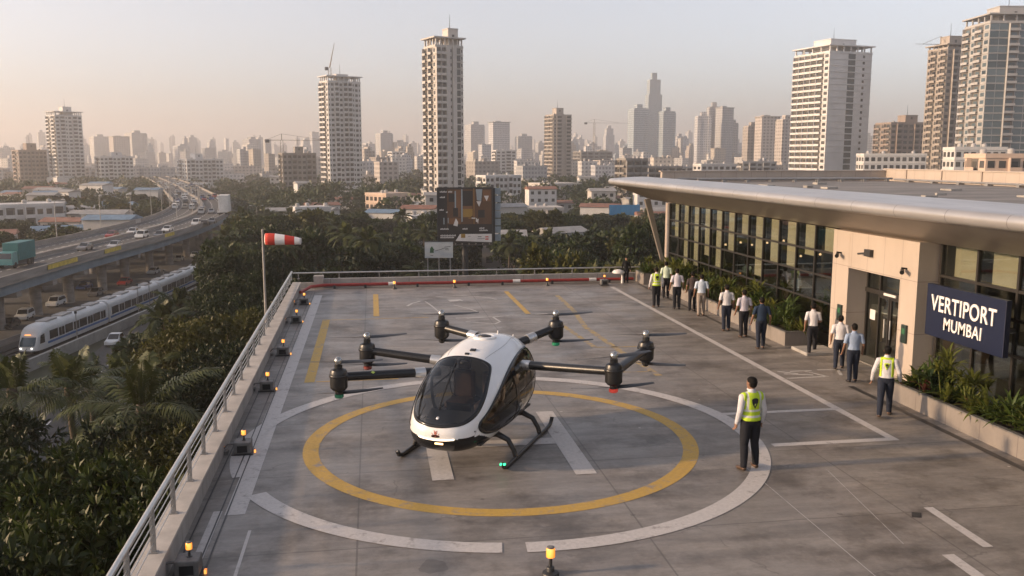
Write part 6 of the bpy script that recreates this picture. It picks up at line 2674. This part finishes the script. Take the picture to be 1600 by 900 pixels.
hero('white office block with rows of windows low behind the terminal roof', 1342, 1442, 243, 430, 18, .12, 'wwwwwwwwww', 'www', 'white', 'office_block', 'offices', nwin=60)
hero('white block with square windows below the glass tower', 1478, 1566, 234, 330, 24, .2, 'wwwwwww', 'www', 'white', 'office_block', 'offices', nwin=60)
hero('peach coloured low block at the right picture edge', 1515, 1640, 246, 240, 24, .25, 'wwbwwb', 'wbw', 'pink', 'apartment_block', 'apartments', nwin=60)
hero('white grid windowed block behind the billboard', 744, 814, 276, 470, 30, .22, 'wwbwwbww', 'wbw', 'pale', 'apartment_block', 'apartments', nwin=70)
hero('pinkish four storey block in the trees left of the billboard', 570, 640, 304, 390, 38, .46, 'wwwww', 'wwwww', 'pink', 'apartment_block', 'apartments', nwin=60)
hero('cream and green four storey block right of the billboard', 826, 908, 288, 520, 32, .4, 'wwwgww', 'wwwww', 'cream', 'apartment_block', 'apartments', glass_k='win_blue', nwin=60)
hero('low white flat roofed house in the trees below the unfinished block', 453, 512, 326, 330, 14, .1, 'wwwww', 'ww', 'white', 'house', 'house', nwin=30)
hero('white house with two dark windows left of the billboard', 636, 682, 341, 240, 12, .12, 'wsww', 'w', 'white', 'house', 'house', nwin=20)
hero('long low house with a red roof edge right of the billboard', 782, 880, 326, 360, 10, .1, 'wwbwwbw', 'ww', 'cream', 'house', 'house', nwin=40)
hero('long low white building with blue roof at the left edge', -30, 86, 322, 330, 10, .08, 'wwbwbwwb', 'ww', 'white', 'house', 'house', nwin=40)
hero('low white podium building below the far left tower', 46, 138, 292, 780, 10, .1, 'wwwwww', 'ww', 'white', 'office_block', 'offices', nwin=40)
hero('long white two storey building beside the viaduct curve', 247, 322, 288, 720, 10, .08, 'wwwwwwww', 'ww', 'white', 'office_block', 'offices', nwin=40)
hero('open concrete frame block under construction behind the canopy tip', 964, 1012, 250, 460, 34, .3, 'bbb', 'bb', 'raw', 'construction_block', 'building site', nwin=40, ledge=.5)
hero('grey frame block beside the canopy tip', 1000, 1066, 262, 520, 30, .2, 'bbwbb', 'bb', 'raw', 'apartment_block', 'apartments', nwin=40)
hero('pale block with roof clutter above the canopy edge', 1036, 1090, 262, 600, 26, .2, 'wbwbw', 'ww', 'grey', 'apartment_block', 'apartments', nwin=40)
hero('white low block just above the terminal roof left of the slab tower', 1084, 1150, 258, 560, 24, .2, 'wwwwww', 'ww', 'white', 'apartment_block', 'apartments', nwin=40)
hero('stepped pale block above the terminal roof beside the slab tower', 1150, 1212, 254, 640, 24, .2, 'wbwbw', 'wb', 'grey', 'apartment_block', 'apartments', nwin=40)
hero('grey unfinished mid rise cluster right of the slender tower', 896, 956, 238, 980, 24, .2, 'bbwbb', 'bb', 'raw', 'apartment_block', 'apartments', nwin=40)
hero('white mid rise with dark windows left of the slim cream tower', 606, 642, 238, 1050, 20, .2, 'wwbww', 'wb', 'white', 'apartment_block', 'apartments', nwin=40)
hero('white rooftop cluttered block behind the grid windowed block', 768, 806, 236, 900, 20, .2, 'wwbw', 'wb', 'white', 'apartment_block', 'apartments', nwin=40)


# ---- hazy far towers, a few pixels per floor: one mesh each
def far_tower(px, wpx, top, d, style, mi, label, group=None):
    p = along(px, d)
    dep = d * math.cos(math.atan2(px - 800, F_PX))
    w_ = wpx * dep / F_PX
    H = height_at(px, top, d) - GZ
    beta = math.atan2(p.x, p.y)
    m = MB()
    dp = w_ * rng.uniform(.7, 1.0)
    if style == 0:
        m.box(-w_ / 2, w_ / 2, -dp / 2, dp / 2, 0, H * .94)
        m.box(-w_ * .2, w_ * .2, -dp * .25, dp * .25, H * .94 + .01, H)
        m.box(-w_ * .54, -w_ * .3, -dp * .54, dp * .54, 0, H * .92)
        m.box(w_ * .3, w_ * .54, -dp * .54, dp * .54, 0, H * .92)
    elif style == 1:
        m.box(-w_ / 2, -w_ * .08, -dp / 2, dp / 2, 0, H * .93)
        m.box(w_ * .08, w_ / 2, -dp / 2, dp / 2, 0, H * .88)
        m.box(-w_ * .12, w_ * .12, -dp * .4, dp * .4, 0, H)
    elif style == 2:
        m.box(-w_ / 2, w_ / 2, -dp / 2, dp / 2, 0, H * .78)
        m.box(-w_ * .4, w_ * .4, -dp * .4, dp * .4, H * .78 + .01, H * .93)
        m.box(-w_ * .18, w_ * .18, -dp * .2, dp * .2, H * .93 + .02, H)
    else:
        m.box(-w_ / 2, w_ / 2, -dp / 2, dp / 2, 0, H * .97)
        m.box(-w_ * .56, w_ * .56, -dp * .56, dp * .56, H * .97 + .01, H * .98)
        m.box(-w_ * .3, w_ * .05, -dp * .2, dp * .2, H * .98 + .02, H)
    o = m.build('far_tower', [FM[mi]])
    o.location = (p.x, p.y, GZ)
    o.rotation_euler = (0, 0, -beta + R(rng.uniform(12, 34)))
    tag(o, label, 'tower', group)
    return o


FT = [(157, 22, 210, 1900, 0, 0, 'hazy pale tower first right of the far left tower'), (188, 25, 212, 1700, 3, 2, 'hazy tan tower second right of the far left tower'), (214, 23, 204, 1800, 0, 0, 'hazy taller tower third right of the far left tower'),
      (284, 18, 225, 1700, 0, 1, 'short hazy tower just left of the pair above the stepped block'), (301, 15, 211, 2100, 2, 0, 'thin hazy tower with stepped top above the stepped block'), (326, 16, 231, 1800, 3, 1, 'low hazy tower right of the thin stepped one'),
      (394, 19, 214, 1700, 0, 1, 'hazy grey tower standing alone above the viaduct bend'), (478, 14, 216, 2000, 2, 0, 'small hazy tower behind the unfinished block'), (352, 15, 234, 2000, 0, 0, 'low hazy tower left of the lone grey one'),
      (601, 20, 204, 1500, 0, 1, 'hazy grey tower between the broad white tower and the cream tower'), (626, 17, 219, 1500, 0, 0, 'shorter hazy tower left of the slim cream tower'), (579, 11, 222, 1900, 0, 1, 'thin hazy tower just right of the broad white tower'),
      (742, 22, 190, 1500, 0, 1, 'hazy grey tower just right of the slim cream tower'), (780, 27, 189, 1350, 3, 1, 'hazy broad topped tower right of the slim cream tower'), (818, 21, 209, 1500, 0, 1, 'hazy grey tower left of the slender dark tower'),
      (844, 11, 220, 1800, 0, 1, 'thin hazy tower touching the slender dark tower'), (897, 10, 214, 1900, 0, 1, 'thin hazy tower right behind the slender dark tower'), (951, 14, 196, 2000, 2, 1, 'hazy tower with spire right of the crane mast'), (925, 12, 222, 2100, 0, 1, 'low hazy tower by the crane mast'),
      (996, 23, 163, 1500, 0, 3, 'left flanking glass tower of the tall blue trio'), (1019, 21, 114, 1600, 2, 3, 'tallest blue glass tower in the middle of the trio'), (1040, 20, 168, 1500, 0, 3, 'right flanking glass tower of the tall blue trio'),
      (1061, 15, 209, 1700, 2, 1, 'small hazy tower just right of the blue trio'), (1097, 20, 175, 1200, 0, 1, 'left wing of the stepped grey tower cluster'), (1113, 17, 160, 1250, 0, 1, 'tallest slab of the stepped grey tower cluster'),
      (1130, 20, 166, 1230, 3, 1, 'third slab of the stepped grey tower cluster'), (1145, 11, 187, 1260, 0, 1, 'lowest right wing of the stepped grey tower cluster'), (1174, 21, 191, 1000, 0, 2, 'tan tower left of the brown twin by the slab tower'), (1197, 29, 180, 980, 3, 2, 'broad tan tower behind the stepped pale block'),
      (1226, 22, 180, 900, 0, 2, 'tan tower half hidden by the white slab tower'), (1353, 18, 208, 1200, 0, 1, 'small grey tower right of the white slab tower'), (9, 20, 228, 1900, 0, 0, 'hazy broad tower at the far left picture edge'), (135, 12, 224, 2000, 0, 0, 'thin hazy tower hugging the far left tower'),
      (1218, 14, 196, 1300, 0, 1, 'thin grey tower between two tan towers'), (1437, 14, 205, 1300, 0, 1, 'thin grey tower just left of the tan right hand tower')]
for a in FT: far_tower(*a)
qq = random.Random(99)
for k in range(140):
    px = qq.uniform(-60, 1240)
    d = qq.uniform(1700, 3600)
    far_tower(px, qq.uniform(4.5, 12), 244 - 32 * qq.random() ** 1.6, d, qq.randrange(4), qq.choice((0, 0, 1, 1, 1, 3, 4)), 'small hazy tower merging into the skyline far behind the named towers', 'small hazy skyline towers')
for k in range(70):
    px = qq.uniform(380, 1240)
    far_tower(px, qq.uniform(6, 13), 240 - 36 * qq.random() ** 1.5, qq.uniform(1500, 2600), qq.randrange(4), qq.choice((0, 1, 1, 3)), 'slim hazy tower standing a little above the skyline right of the broad white tower', 'slim hazy towers above the skyline')
for k in range(46):
    px = qq.uniform(380, 1235)
    far_tower(px, qq.uniform(11, 20), qq.uniform(222, 244), qq.uniform(950, 1500), qq.randrange(4), qq.choice((0, 0, 1, 2, 4)), 'pale mid height block in the hazy rows just in front of the skyline', 'hazy mid height blocks before the skyline')
# ---- mid-rise and low-rise blocks: individual near ones, the far mass as one
def small_block(px, d, wm, dm, fl_, mi, label, group):
    p = along(px, d)
    H = fl_ * 3.1
    m = MB()
    m.box(-wm / 2, wm / 2, -dm / 2, dm / 2, 0, H)
    m.box(-wm / 2 - .2, wm / 2 + .2, -dm / 2 - .2, dm / 2 + .2, H + .01, H + .8)
    for _ in range(3):
        x, y = qq.uniform(-.4, .3) * wm, qq.uniform(-.4, .3) * dm
        a, b, c = qq.uniform(1, 3), qq.uniform(1, 3), qq.uniform(.9, 2.8)
        m.box(x, x + a, y, y + b, H + .81, H + .8 + c)
    o = m.build('city_block', [FM[mi]])
    o.location = (p.x, p.y, GZ)
    o.rotation_euler = (0, 0, qq.uniform(-.1, .6))
    tag(o, label, 'building', group)
    BLOCK.append((p.x, p.y, max(wm, dm) * .6))


for k in range(150):
    d = qq.uniform(620, 1500)
    px = qq.uniform(-60, 1260)
    f_ = qq.choice((2, 3, 3, 4, 4, 5) if px < 480 else (3, 4, 5, 5, 6, 7, 8))
    if px < 480: d = max(d, 900)
    small_block(px, d, qq.uniform(12, 30), qq.uniform(10, 18), f_, qq.choice((0, 0, 4, 2, 1)), 'pale flat roofed block in the crowded city between the trees and the far towers', 'flat roofed city blocks in the middle distance')
ds = MB()
for k in range(1900):
    d = 1300 + 3800 * qq.random() ** .8
    px = qq.uniform(-250, 1900)
    p = along(px, d)
    h_ = qq.choice((8, 10, 12, 15, 18, 24, 34))
    w_ = qq.uniform(9, 26)
    T_ = Matrix.Translation(p) @ Matrix.Rotation(qq.uniform(0, 1.5), 4, 'Z')
    ds.box(-w_ / 2, w_ / 2, -w_ * .35, w_ * .35, 0, h_, T_)
    if h_ > 20: ds.box(-w_ * .1, w_ * .1, -w_ * .1, w_ * .1, h_ + .01, h_ + 4, T_)
for k in range(170):
    p = along(qq.uniform(-100, 1260), qq.uniform(2500, 4600))
    w_ = qq.uniform(10, 18)
    h_ = qq.uniform(45, 105)
    T_ = Matrix.Translation(p) @ Matrix.Rotation(qq.uniform(0, 1), 4, 'Z')
    ds.box(-w_ / 2, w_ / 2, -w_ * .4, w_ * .4, 0, h_, T_)
    ds.box(-w_ * .2, w_ * .2, -w_ * .2, w_ * .2, h_ + .01, h_ + 6, T_)
dc = ds.build('distant_city', [FM[0]], fix=False)
tag(dc, 'endless hazy mass of low city blocks out to the horizon', 'city', kind='stuff')

# ---- small houses among the trees
M['tin_blue'] = mat('blue_tin_roof', (.12, .19, .27), .6, var=.3, scale=.5)
M['tile_red'] = mat('rusty_roof', (.20, .095, .065), .8, var=.35, scale=.5)
M['tin_grey'] = mat('grey_tin_roof', (.26, .25, .24), .6, var=.3, scale=.5)


def cottage(px, d, w_, dp, h, roofk, label, group=None, wall='white', rz=None):
    p = along(px, d)
    o = thing('house', label, 'house', (p.x, p.y, GZ), qq.uniform(-.5, .5) if rz is None else rz, group)
    MB().box(-w_ / 2, w_ / 2, -dp / 2, dp / 2, 0, h).build('wall', CW[wall], o)
    m = MB()
    m.prism([(-dp / 2 - .5, h + .02), (dp / 2 + .5, h + .02), (dp / 2 + .5, h + .15), (0, h + 1.2), (-dp / 2 - .5, h + .15)], 'x', -w_ / 2 - .5, w_ / 2 + .5)
    m.build('roof', M[roofk], o)
    for k in range(max(2, int(w_ / 3))):
        for fl_ in range(max(1, int(h / 3.1))):
            put('window', WIN_U['win'], o, (-w_ / 2 + (k + .5) * w_ / max(2, int(w_ / 3)), -dp / 2, fl_ * 3.1 + 1), (1.3, 1, 1.3))
    BLOCK.append((p.x, p.y, max(w_, dp) * .55))


for a in ((878, 205, 10, 7, 9, 'tin_grey', 'small white house with grey roof deep in the palms'), (1058, 250, 12, 8, 6, 'tile_red', 'red roofed house beside the raking canopy strut'), (1035, 300, 16, 9, 7, 'tile_red', 'long rusty roofed house left of the terminal corner'),
          (1075, 330, 12, 8, 9, 'tin_grey', 'grey roofed house behind the terminal corner'), (786, 190, 9, 8, 9.5, 'tin_grey', 'grey shed behind the billboard at its right', None, 'raw'), (655, 300, 11, 8, 9, 'tile_red', 'small orange roofed house at the foot of the cream tower'),
          (600, 330, 12, 9, 6, 'tin_blue', 'blue roofed house in the gap of the trees'), (940, 330, 14, 9, 8, 'tile_red', 'rusty roofed row house below the frame block')): cottage(*a)
bb = thing('hoarding_wall', 'bright blue construction hoarding standing in the trees below the canopy tip', 'hoarding', along(978, 300), -.1)
zb0, zb1 = height_at(978, 336, 300) - GZ, height_at(978, 320, 300) - GZ
t = NT('blue_tarpaulin')
c = t.ramp(t.noise(t.coord('Object', (1, 1, .3)), .8, 5, .7), [(.3, (.015, .10, .24)), (.7, (.03, .19, .38))])
t.set(Base_Color=c, Roughness=.6)
M['tarp'] = t.m
m = MB()
m.box(-5.2, 4.8, -.1, .1, zb0, zb1)
m.box(4.8, 5.0, -.1, 4, zb0, zb1)
m.build('tarpaulin', M['tarp'], bb)
m = MB()
for k in range(6): m.box(-5.2 + k * 2 - .08, -5.2 + k * 2 + .08, .11, .25, 0, zb1)
m.build('scaffold_posts', M['dark_metal'], bb)
for k in range(150):
    px = qq.uniform(-80, 430)
    d = qq.uniform(260, 640)
    p = along(px, d)
    if strand(p.x, p.y) or not free(p.x, p.y, 5) or p.x > via_x(p.y) - 26: continue
    rf = qq.choice(('tin_blue', 'tile_red', 'tin_grey', 'tin_grey'))
    cottage(px, d, qq.uniform(8, 16), qq.uniform(7, 10), qq.choice((3.2, 6.2, 6.2, 9.2)), rf, {'tin_blue': 'small house with blue tin roof', 'tile_red': 'small house with rusty roof', 'tin_grey': 'small house with grey tin roof'}[rf] + ' in the settlement left of the viaduct', 'settlement houses, ' + rf.replace('_', ' '), qq.choice(('white', 'cream', 'tan', 'grey')))
for k in range(85):
    px = qq.uniform(430, 1240)
    d = qq.uniform(300, 680)
    p = along(px, d)
    if strand(p.x, p.y) or not free(p.x, p.y, 5): continue
    rf = qq.choice(('tin_grey', 'tile_red', 'tin_grey'))
    cottage(px, d, qq.uniform(7, 13), qq.uniform(7, 10), qq.choice((6.2, 6.2, 9.2, 12.4)), rf, {'tile_red': 'house with rusty roof', 'tin_grey': 'house with grey roof'}[rf] + ' half buried in the trees beyond the pad', 'houses in the trees beyond the pad, ' + rf.replace('_', ' '), qq.choice(('white', 'cream', 'white', 'grey')))


# ---- tower cranes
def crane(px, d, y_base, y_top, jl, label, rz, luff=0.0, zb=None):
    p = along(px, d)
    z0 = height_at(px, y_base, d) if zb is None else zb
    z1 = height_at(px, y_top, d)
    o = thing('tower_crane', label, 'crane', (p.x, p.y, z0), rz)
    h = z1 - z0
    s = .8
    m = MB()
    for a, b in ((-s, -s), (s, -s), (s, s), (-s, s)): m.tube([(a, b, 0), (a, b, h)], .1, 4)
    k = 0
    while k < h - 2:
        m.tube([(-s, -s, k), (s, -s, k + 2)], .05, 4)
        m.tube([(-s, s, k), (-s, -s, k + 2)], .05, 4)
        k += 2
    m.build('mast', M['crane'], o)
    if luff:
        m = MB()
        m.tube([(0, 0, h), (jl * math.cos(luff), 0, h + jl * math.sin(luff))], [.4, .15], 4)
        m.build('jib', M['crane'], o)
    else:
        m = MB()
        m.tube([(0, 0, h), (jl, 0, h)], [.16, .09], 4)
        m.tube([(0, 0, h + 4), (jl * .7, 0, h + .1)], .08, 4)
        m.build('jib', M['crane'], o)
        m = MB()
        m.tube([(0, 0, h), (-jl * .28, 0, h)], .16, 4)
        m.tube([(0, 0, h), (0, 0, h + 4)], .2, 4)
        m.tube([(0, 0, h + 4), (-jl * .26, 0, h)], .08, 4)
        m.build('counter_jib', M['crane'], o)
    MB().cbox(-jl * .27 if not luff else -3, -jl * .20 if not luff else -1, -.9, .9, h - 1.6, h + .4, .1).build('counterweight', M['dark_metal'], o)


M['crane'] = mat('dull_crane_steel', (.16, .12, .08), .6, .2, var=.2)
crane(441, 600, 300, 219, 38, 'tower crane beside the brown unfinished block', .05, zb=GZ)
crane(928, 1000, 262, 192, 42, 'tower crane with a tall red mast right of the slender tower', .1, zb=GZ)
crane(519, 600, 119, 106, 16, 'small luffing crane on the roof of the broad white tower', .3, 1.35, zb=None)
crane(1458, 515, 76, 70, 14, 'small crane on the roof of the narrow tan tower', PI, zb=None)

# ---- billboards
D_B = 150
p = along(726, D_B)
zt, zb_ = height_at(726, 294, D_B), height_at(726, 379, D_B)
bw = 85 * D_B * .995 / F_PX
bo = thing('billboard', 'big dark brown advertising billboard on a single thick post beyond the far parapet', 'billboard', (p.x, p.y, GZ), -math.atan2(p.x, p.y) + .06)
z0, z1 = zb_ - GZ, zt - GZ
Hb = z1 - z0
X = lambda u: -bw / 2 + bw * u
Z = lambda v: z1 - Hb * v


def flat(name, c, rough=.5): return mat('print_' + name, c, rough, var=.12, scale=.6)


pr_dark, pr_brown, pr_amber, pr_white, pr_rust, pr_sky, pr_red, pr_gold = (flat('dark', (.018, .015, .014)), flat('brown', (.085, .040, .018)), flat('amber', (.22, .11, .03)), flat('white', (.55, .53, .52)), flat('rust', (.15, .065, .025)), flat('sky', (.24, .28, .31)), flat('red', (.45, .05, .03)), flat('gold', (.25, .15, .03)))
MB().box(-bw / 2, bw / 2, 0, .8, z0, z1).build('panel', pr_dark, bo)
m = MB().box(-bw / 2 - .15, bw / 2 + .15, -.06, .0, z1, z1 + .15).box(-bw / 2 - .15, bw / 2 + .15, -.06, 0, z0 - .15, z0).box(-bw / 2 - .15, -bw / 2, -.06, 0, z0, z1).box(bw / 2, bw / 2 + .15, -.06, 0, z0, z1)
m.build('panel_frame', M['dark_metal'], bo)
pic = MB()
mats_ = [pr_brown, pr_amber, pr_white, pr_rust, pr_sky, pr_red, pr_gold, pr_dark]
lay = 0


def pq(mi, pts):
    global lay
    lay += 1
    pic.mat(mi)
    pic.add([(X(u), -.01 - .002 * lay, Z(v)) for u, v in pts], [tuple(range(len(pts)))])


def rect(mi, u0, u1, v0, v1): pq(mi, [(u0, v0), (u1, v0), (u1, v1), (u0, v1)])


rect(0, .17, .99, .02, .80)
rect(3, .32, .42, .03, .52); rect(7, .45, .64, .05, .32); rect(3, .46, .63, .33, .40); rect(6, .46, .64, .38, .53); rect(7, .20, .33, .10, .25)
rect(1, .655, .675, .0, .80); rect(4, .43, .455, .02, .62); rect(4, .31, .335, .05, .45)
pq(4, [(.70, .02), (.82, .02), (.80, .24), (.72, .22)]); pq(2, [(.71, .24), (.80, .24), (.76, .34)])
rect(3, .83, .97, .04, .24); pq(2, [(.85, .14), (.94, .14), (.90, .24)])
rect(7, .74, .86, .40, .54); rect(7, .18, .99, .66, .80); rect(3, .20, .42, .55, .66); pq(2, [(.28, .68), (.33, .55), (.37, .62), (.36, .70)])
pq(0, [(.44, .62), (.64, .50), (.64, .66)]); rect(2, .70, .72, .55, .62); pq(2, [(.71, .58), (.75, .56), (.74, .66)]); rect(1, .56, .66, .54, .56)
rect(2, .62, .69, .54, .56); rect(7, .28, .37, .36, .52); rect(4, .18, .195, .54, .64); rect(4, .10, .12, .54, .66)
# lines of small unreadable print
for u0, u1, v in ((.04, .17, .07), (.19, .27, .07), (.04, .14, .17), (.03, .12, .40), (.15, .19, .44), (.04, .20, .75), (.45, .56, .75), (.76, .86, .74), (.76, .92, .78), (.04, .34, .87), (.04, .30, .905)):
    n_ = int((u1 - u0) / .016)
    for k in range(n_):
        hgt = .012 + .01 * ((k * 7) % 3) / 2
        rect(2, u0 + k * .016, u0 + k * .016 + .011, v - hgt, v + .008)
pq(2, [(.40, .84), (.99, .84), (.99, .995), (.32, .965)])
rect(6, .42, .50, .835, .91); rect(7, .73, .80, .885, .897); rect(7, .72, .86, .925, .932); rect(5, .87, .93, .885, .905); rect(5, .87, .93, .925, .95); rect(7, .55, .60, .88, .886)
pic.build('poster', mats_, bo)
sd_ = MB()
sd_.box(bw / 2 + .02, bw / 2 + .5, .1, 2.2, z0 + .1, z1)
sd_.build('side_panel', pr_dark, bo)
m = MB()
for k in range(7): m.box(bw / 2 + .52, bw / 2 + 1.5, .5, .7, z0 + .2 + k * Hb / 7, z0 + .1 + (k + .93) * Hb / 7)
m.build('side_slats', pr_sky, bo)
m = MB()
m.tube([(0, .9, 0), (0, .9, z0 + .4)], .55, 14)
m.build('post', M['dark_metal'], bo, True)
m = MB()
m.box(-bw / 2, bw / 2, -.9, -.1, z0 - .45, z0 - .3)
m.box(-bw / 2, bw / 2, .3, 1.2, z0 - .30, z0 - .01)
bo2 = m.build('catwalk', M['dark_metal'], bo)
for k in range(8): MB().tube([(X((k + .5) / 8), -.8, z0 - .3), (X((k + .5) / 8), -1.3, z0 - .1)], .05, 5).lathe([(.05, -.1), (.14, .05)], (X((k + .5) / 8), -1.3, z0 - .05), 8).build('floodlight', M['grey_metal'], bo)
D2 = 135
p = along(684, D2)
z0, z1 = height_at(684, 403, D2) - GZ, height_at(684, 378, D2) - GZ
w2 = 44 * D2 / F_PX
b2 = thing('billboard', 'small white billboard with a green emblem left of the big dark one', 'billboard', (p.x, p.y, GZ), -math.atan2(p.x, p.y))
MB().box(-w2 / 2, w2 / 2, 0, .25, z0, z1).build('panel', flat('pale', (.42, .44, .45)), b2)
for x in (-w2 * .4, 0, w2 * .4): MB().tube([(x, .35, 0), (x, .35, z1 - .1)], .09, 8).build('post', M['grey_metal'], b2, True)
MB().box(-w2 / 2 - .05, w2 / 2 + .05, -.05, .3, z1, z1 + .08).build('panel_frame', M['dark_metal'], b2)
pic = MB()
hh = z1 - z0
pic.mat(0)
for pl in ([(-.32, .32), (-.18, .32), (-.20, .62), (-.25, .74), (-.31, .58)], [(-.20, .40), (-.16, .52), (-.19, .60)]): pic.add([(u * w2, -.012, z0 + v * hh) for u, v in pl], [tuple(range(len(pl)))])
pic.mat(1)
for (a, b) in (((-.14, .42), (-.05, .46)), ((-.05, .46), (.08, .52)), ((.08, .52), (.18, .60)), ((.18, .60), (.34, .56)), ((.20, .66), (.42, .70)), ((.22, .50), (.36, .48)), ((-.30, .14), (-.20, .14))):
    pic.add([(a[0] * w2, -.012, z0 + a[1] * hh), (b[0] * w2, -.012, z0 + b[1] * hh), (b[0] * w2, -.012, z0 + b[1] * hh + .07), (a[0] * w2, -.012, z0 + a[1] * hh + .07)], [(0, 1, 2, 3)])
pic.build('print_marks', [flat('green', (.03, .09, .04)), pr_dark], b2)
BLOCK += [(along(726, D_B).x, along(726, D_B).y, 3), (along(684, D2).x, along(684, D2).y, 3)]

# ================================================================ the trees beyond the pad
KEYS = ('mid', 'mid', 'mid_dark', 'mid_dark', 'mid_warm')
tq = random.Random(3)
LAB = {'mid': 'mid green broadleaf tree in the wooded belt beyond the pad', 'mid_dark': 'dark spreading broadleaf tree in the wooded belt beyond the pad', 'mid_warm': 'olive yellow broadleaf tree in the wooded belt beyond the pad'}
nt = 0
spots = []
while nt < 235:
    d = 55 + 300 * tq.random() ** .75
    px = tq.uniform(330, 1120)
    p = along(px, d)
    if p.y < 50 or strand(p.x, p.y) or not free(p.x, p.y, 2.5): continue
    if (p.x + 4) ** 2 + (p.y - 34) ** 2 < 260: continue
    if 600 < px < 632 and d > 190: continue
    if any((p.x - a) ** 2 + (p.y - b) ** 2 < (5.2 + d * .006) ** 2 for a, b in spots): continue
    lim = height_at(px, 452 if d < 70 else 395 if d < 110 else 366 if d < 200 else 338, d)
    if 610 < px < 840 and d < 165: lim = height_at(px, 432 if d < 135 else 415, d) - 1.5
    top = min(GZ + tq.uniform(10.5, 16), lim + tq.uniform(-2, 1.0))
    if top < GZ + 6: top = GZ + 6
    spots.append((p.x, p.y))
    nt += 1
    if tq.random() < .26:
        palm(p.x, p.y, top - .5, 'coconut palm in the wooded belt beyond the pad', 'palms in the wooded belt beyond the pad', False, nt, tq.uniform(.9, 1.15))
    else:
        k = tq.choice(KEYS)
        tree(k, p.x, p.y, top, LAB[k], 'trees beyond the pad, ' + k.replace('_', ' '), tq.uniform(.75, 1.15))
LAB2 = {'mid': 'mid green tree among the houses left of the viaduct', 'mid_dark': 'dark green tree among the houses left of the viaduct', 'mid_warm': 'olive tree among the houses left of the viaduct'}
nt = 0
for _ in range(900):
    if nt >= 62: break
    d = 190 + 260 * tq.random()
    px = tq.uniform(-70, 400)
    p = along(px, d)
    if p.x > via_x(p.y) - 25 or not free(p.x, p.y, 3): continue
    if any((p.x - a) ** 2 + (p.y - b) ** 2 < 42 for a, b in spots): continue
    spots.append((p.x, p.y))
    nt += 1
    k = tq.choice(KEYS)
    tree(k, p.x, p.y, GZ + tq.uniform(5.5, 9.5), LAB2[k], 'trees left of the viaduct, ' + k.replace('_', ' '), tq.uniform(.8, 1.2))
# strip of low scrub and trees between service road and pad, further out
LAB3 = 'green tree between the service road and the pad'
for _ in range(600):
    d = 70 + 190 * tq.random()
    px = tq.uniform(250, 440)
    p = along(px, d)
    if p.x < -26.5 + (p.y > 200) * -4 or p.x > -8 or not free(p.x, p.y, 2): continue
    if (p.x + 4) ** 2 + (p.y - 34) ** 2 < 260: continue
    if any((p.x - a) ** 2 + (p.y - b) ** 2 < 36 for a, b in spots): continue
    spots.append((p.x, p.y))
    pyl = 520 - (px - 250) * .85 if px < 350 else 405
    top_ = min(GZ + tq.uniform(9, 14), height_at(px, pyl, d))
    if top_ < GZ + 4: continue
    tree(tq.choice(KEYS), p.x, p.y, top_, LAB3, 'trees between service road and pad', tq.uniform(.8, 1.1))

# far woods as one mass: many small leaf clumps
global_n = 1500
V_, F_ = [], []
off = 0
pr_ = np.random.default_rng(8)
nr = pr_
for k in range(global_n):
    d = 330 + 1050 * pr_.random() ** .9
    px = pr_.uniform(-150, 1300)
    p = along(px, d)
    if strand(p.x, p.y) and d < 700 or not free(p.x, p.y, 1): continue
    if d > 700 and pr_.random() < .35: continue
    n_ = int(230 if d < 600 else 120)
    rad = pr_.uniform(4, 7.5)
    hgt = pr_.uniform(8, 13) * (.75 if px < 430 else 1)
    dv = unit(pr_.normal(size=(n_, 3)))
    lob = 1 + .3 * np.sin(dv[:, 0] * 5 + k) * np.cos(dv[:, 1] * 4 + 2 * k)
    P = np.array([p.x, p.y, GZ + hgt * .62]) + dv * lob[:, None] * np.array([rad, rad, hgt * .36]) * (pr_.uniform(.5, 1, n_) ** .35)[:, None]
    V, F = leaves(P, unit(dv + pr_.normal(size=(n_, 3)) * .6), pr_.uniform(1.1, 2.1, n_) * (1 if d < 600 else 1.5), .75)
    V_.append(V)
    F_.append(F + off)
    off += len(V)
fo = link('far_woods', np_mesh('far_woods', np.concatenate(V_), np.concatenate(F_), M['leaf_near']))
tag(fo, 'far tree canopy reading as one green mass between the city blocks', 'woods', kind='stuff')
# undergrowth that closes the ground between the near trunks
V_, F_ = [], []
off = 0
for (x0, x1, y0, y1, n_, h0, sz) in ((-27, -4.2, 2, 230, 26000, 3.2, .8), (-30, 80, 46, 330, 42000, 3.4, 1.2), (-130, -78, 180, 470, 12000, 2.5, 1.2)):
    x = pr_.uniform(x0, x1, n_)
    y = pr_.uniform(y0, y1, n_)
    bump_ = .5 + .5 * np.sin(x * .7 + np.sin(y * .3)) * np.cos(y * .55 + x * .2)
    z = GZ + .2 + pr_.random(n_) ** .6 * h0 * (.25 + bump_)
    keep = np.array([not (a < -26.5 and 0 < b < 235 and a > -60) and not strand(a, b) and not (-3.8 < a < 44.5 and b < 44) for a, b in zip(x, y)])
    P = np.stack([x, y, z], 1)[keep]
    n2 = len(P)
    V, F = leaves(P, unit(pr_.normal(size=(n2, 3)) + np.array([0, 0, .4])), pr_.uniform(.6, 1.3, n2) * sz, .6)
    V_.append(V)
    F_.append(F + off)
    off += len(V)
uo = link('undergrowth', np_mesh('undergrowth', np.concatenate(V_), np.concatenate(F_), M['leaf_dark']))
tag(uo, 'dense dark undergrowth covering the ground between the trunks', 'undergrowth', kind='stuff')
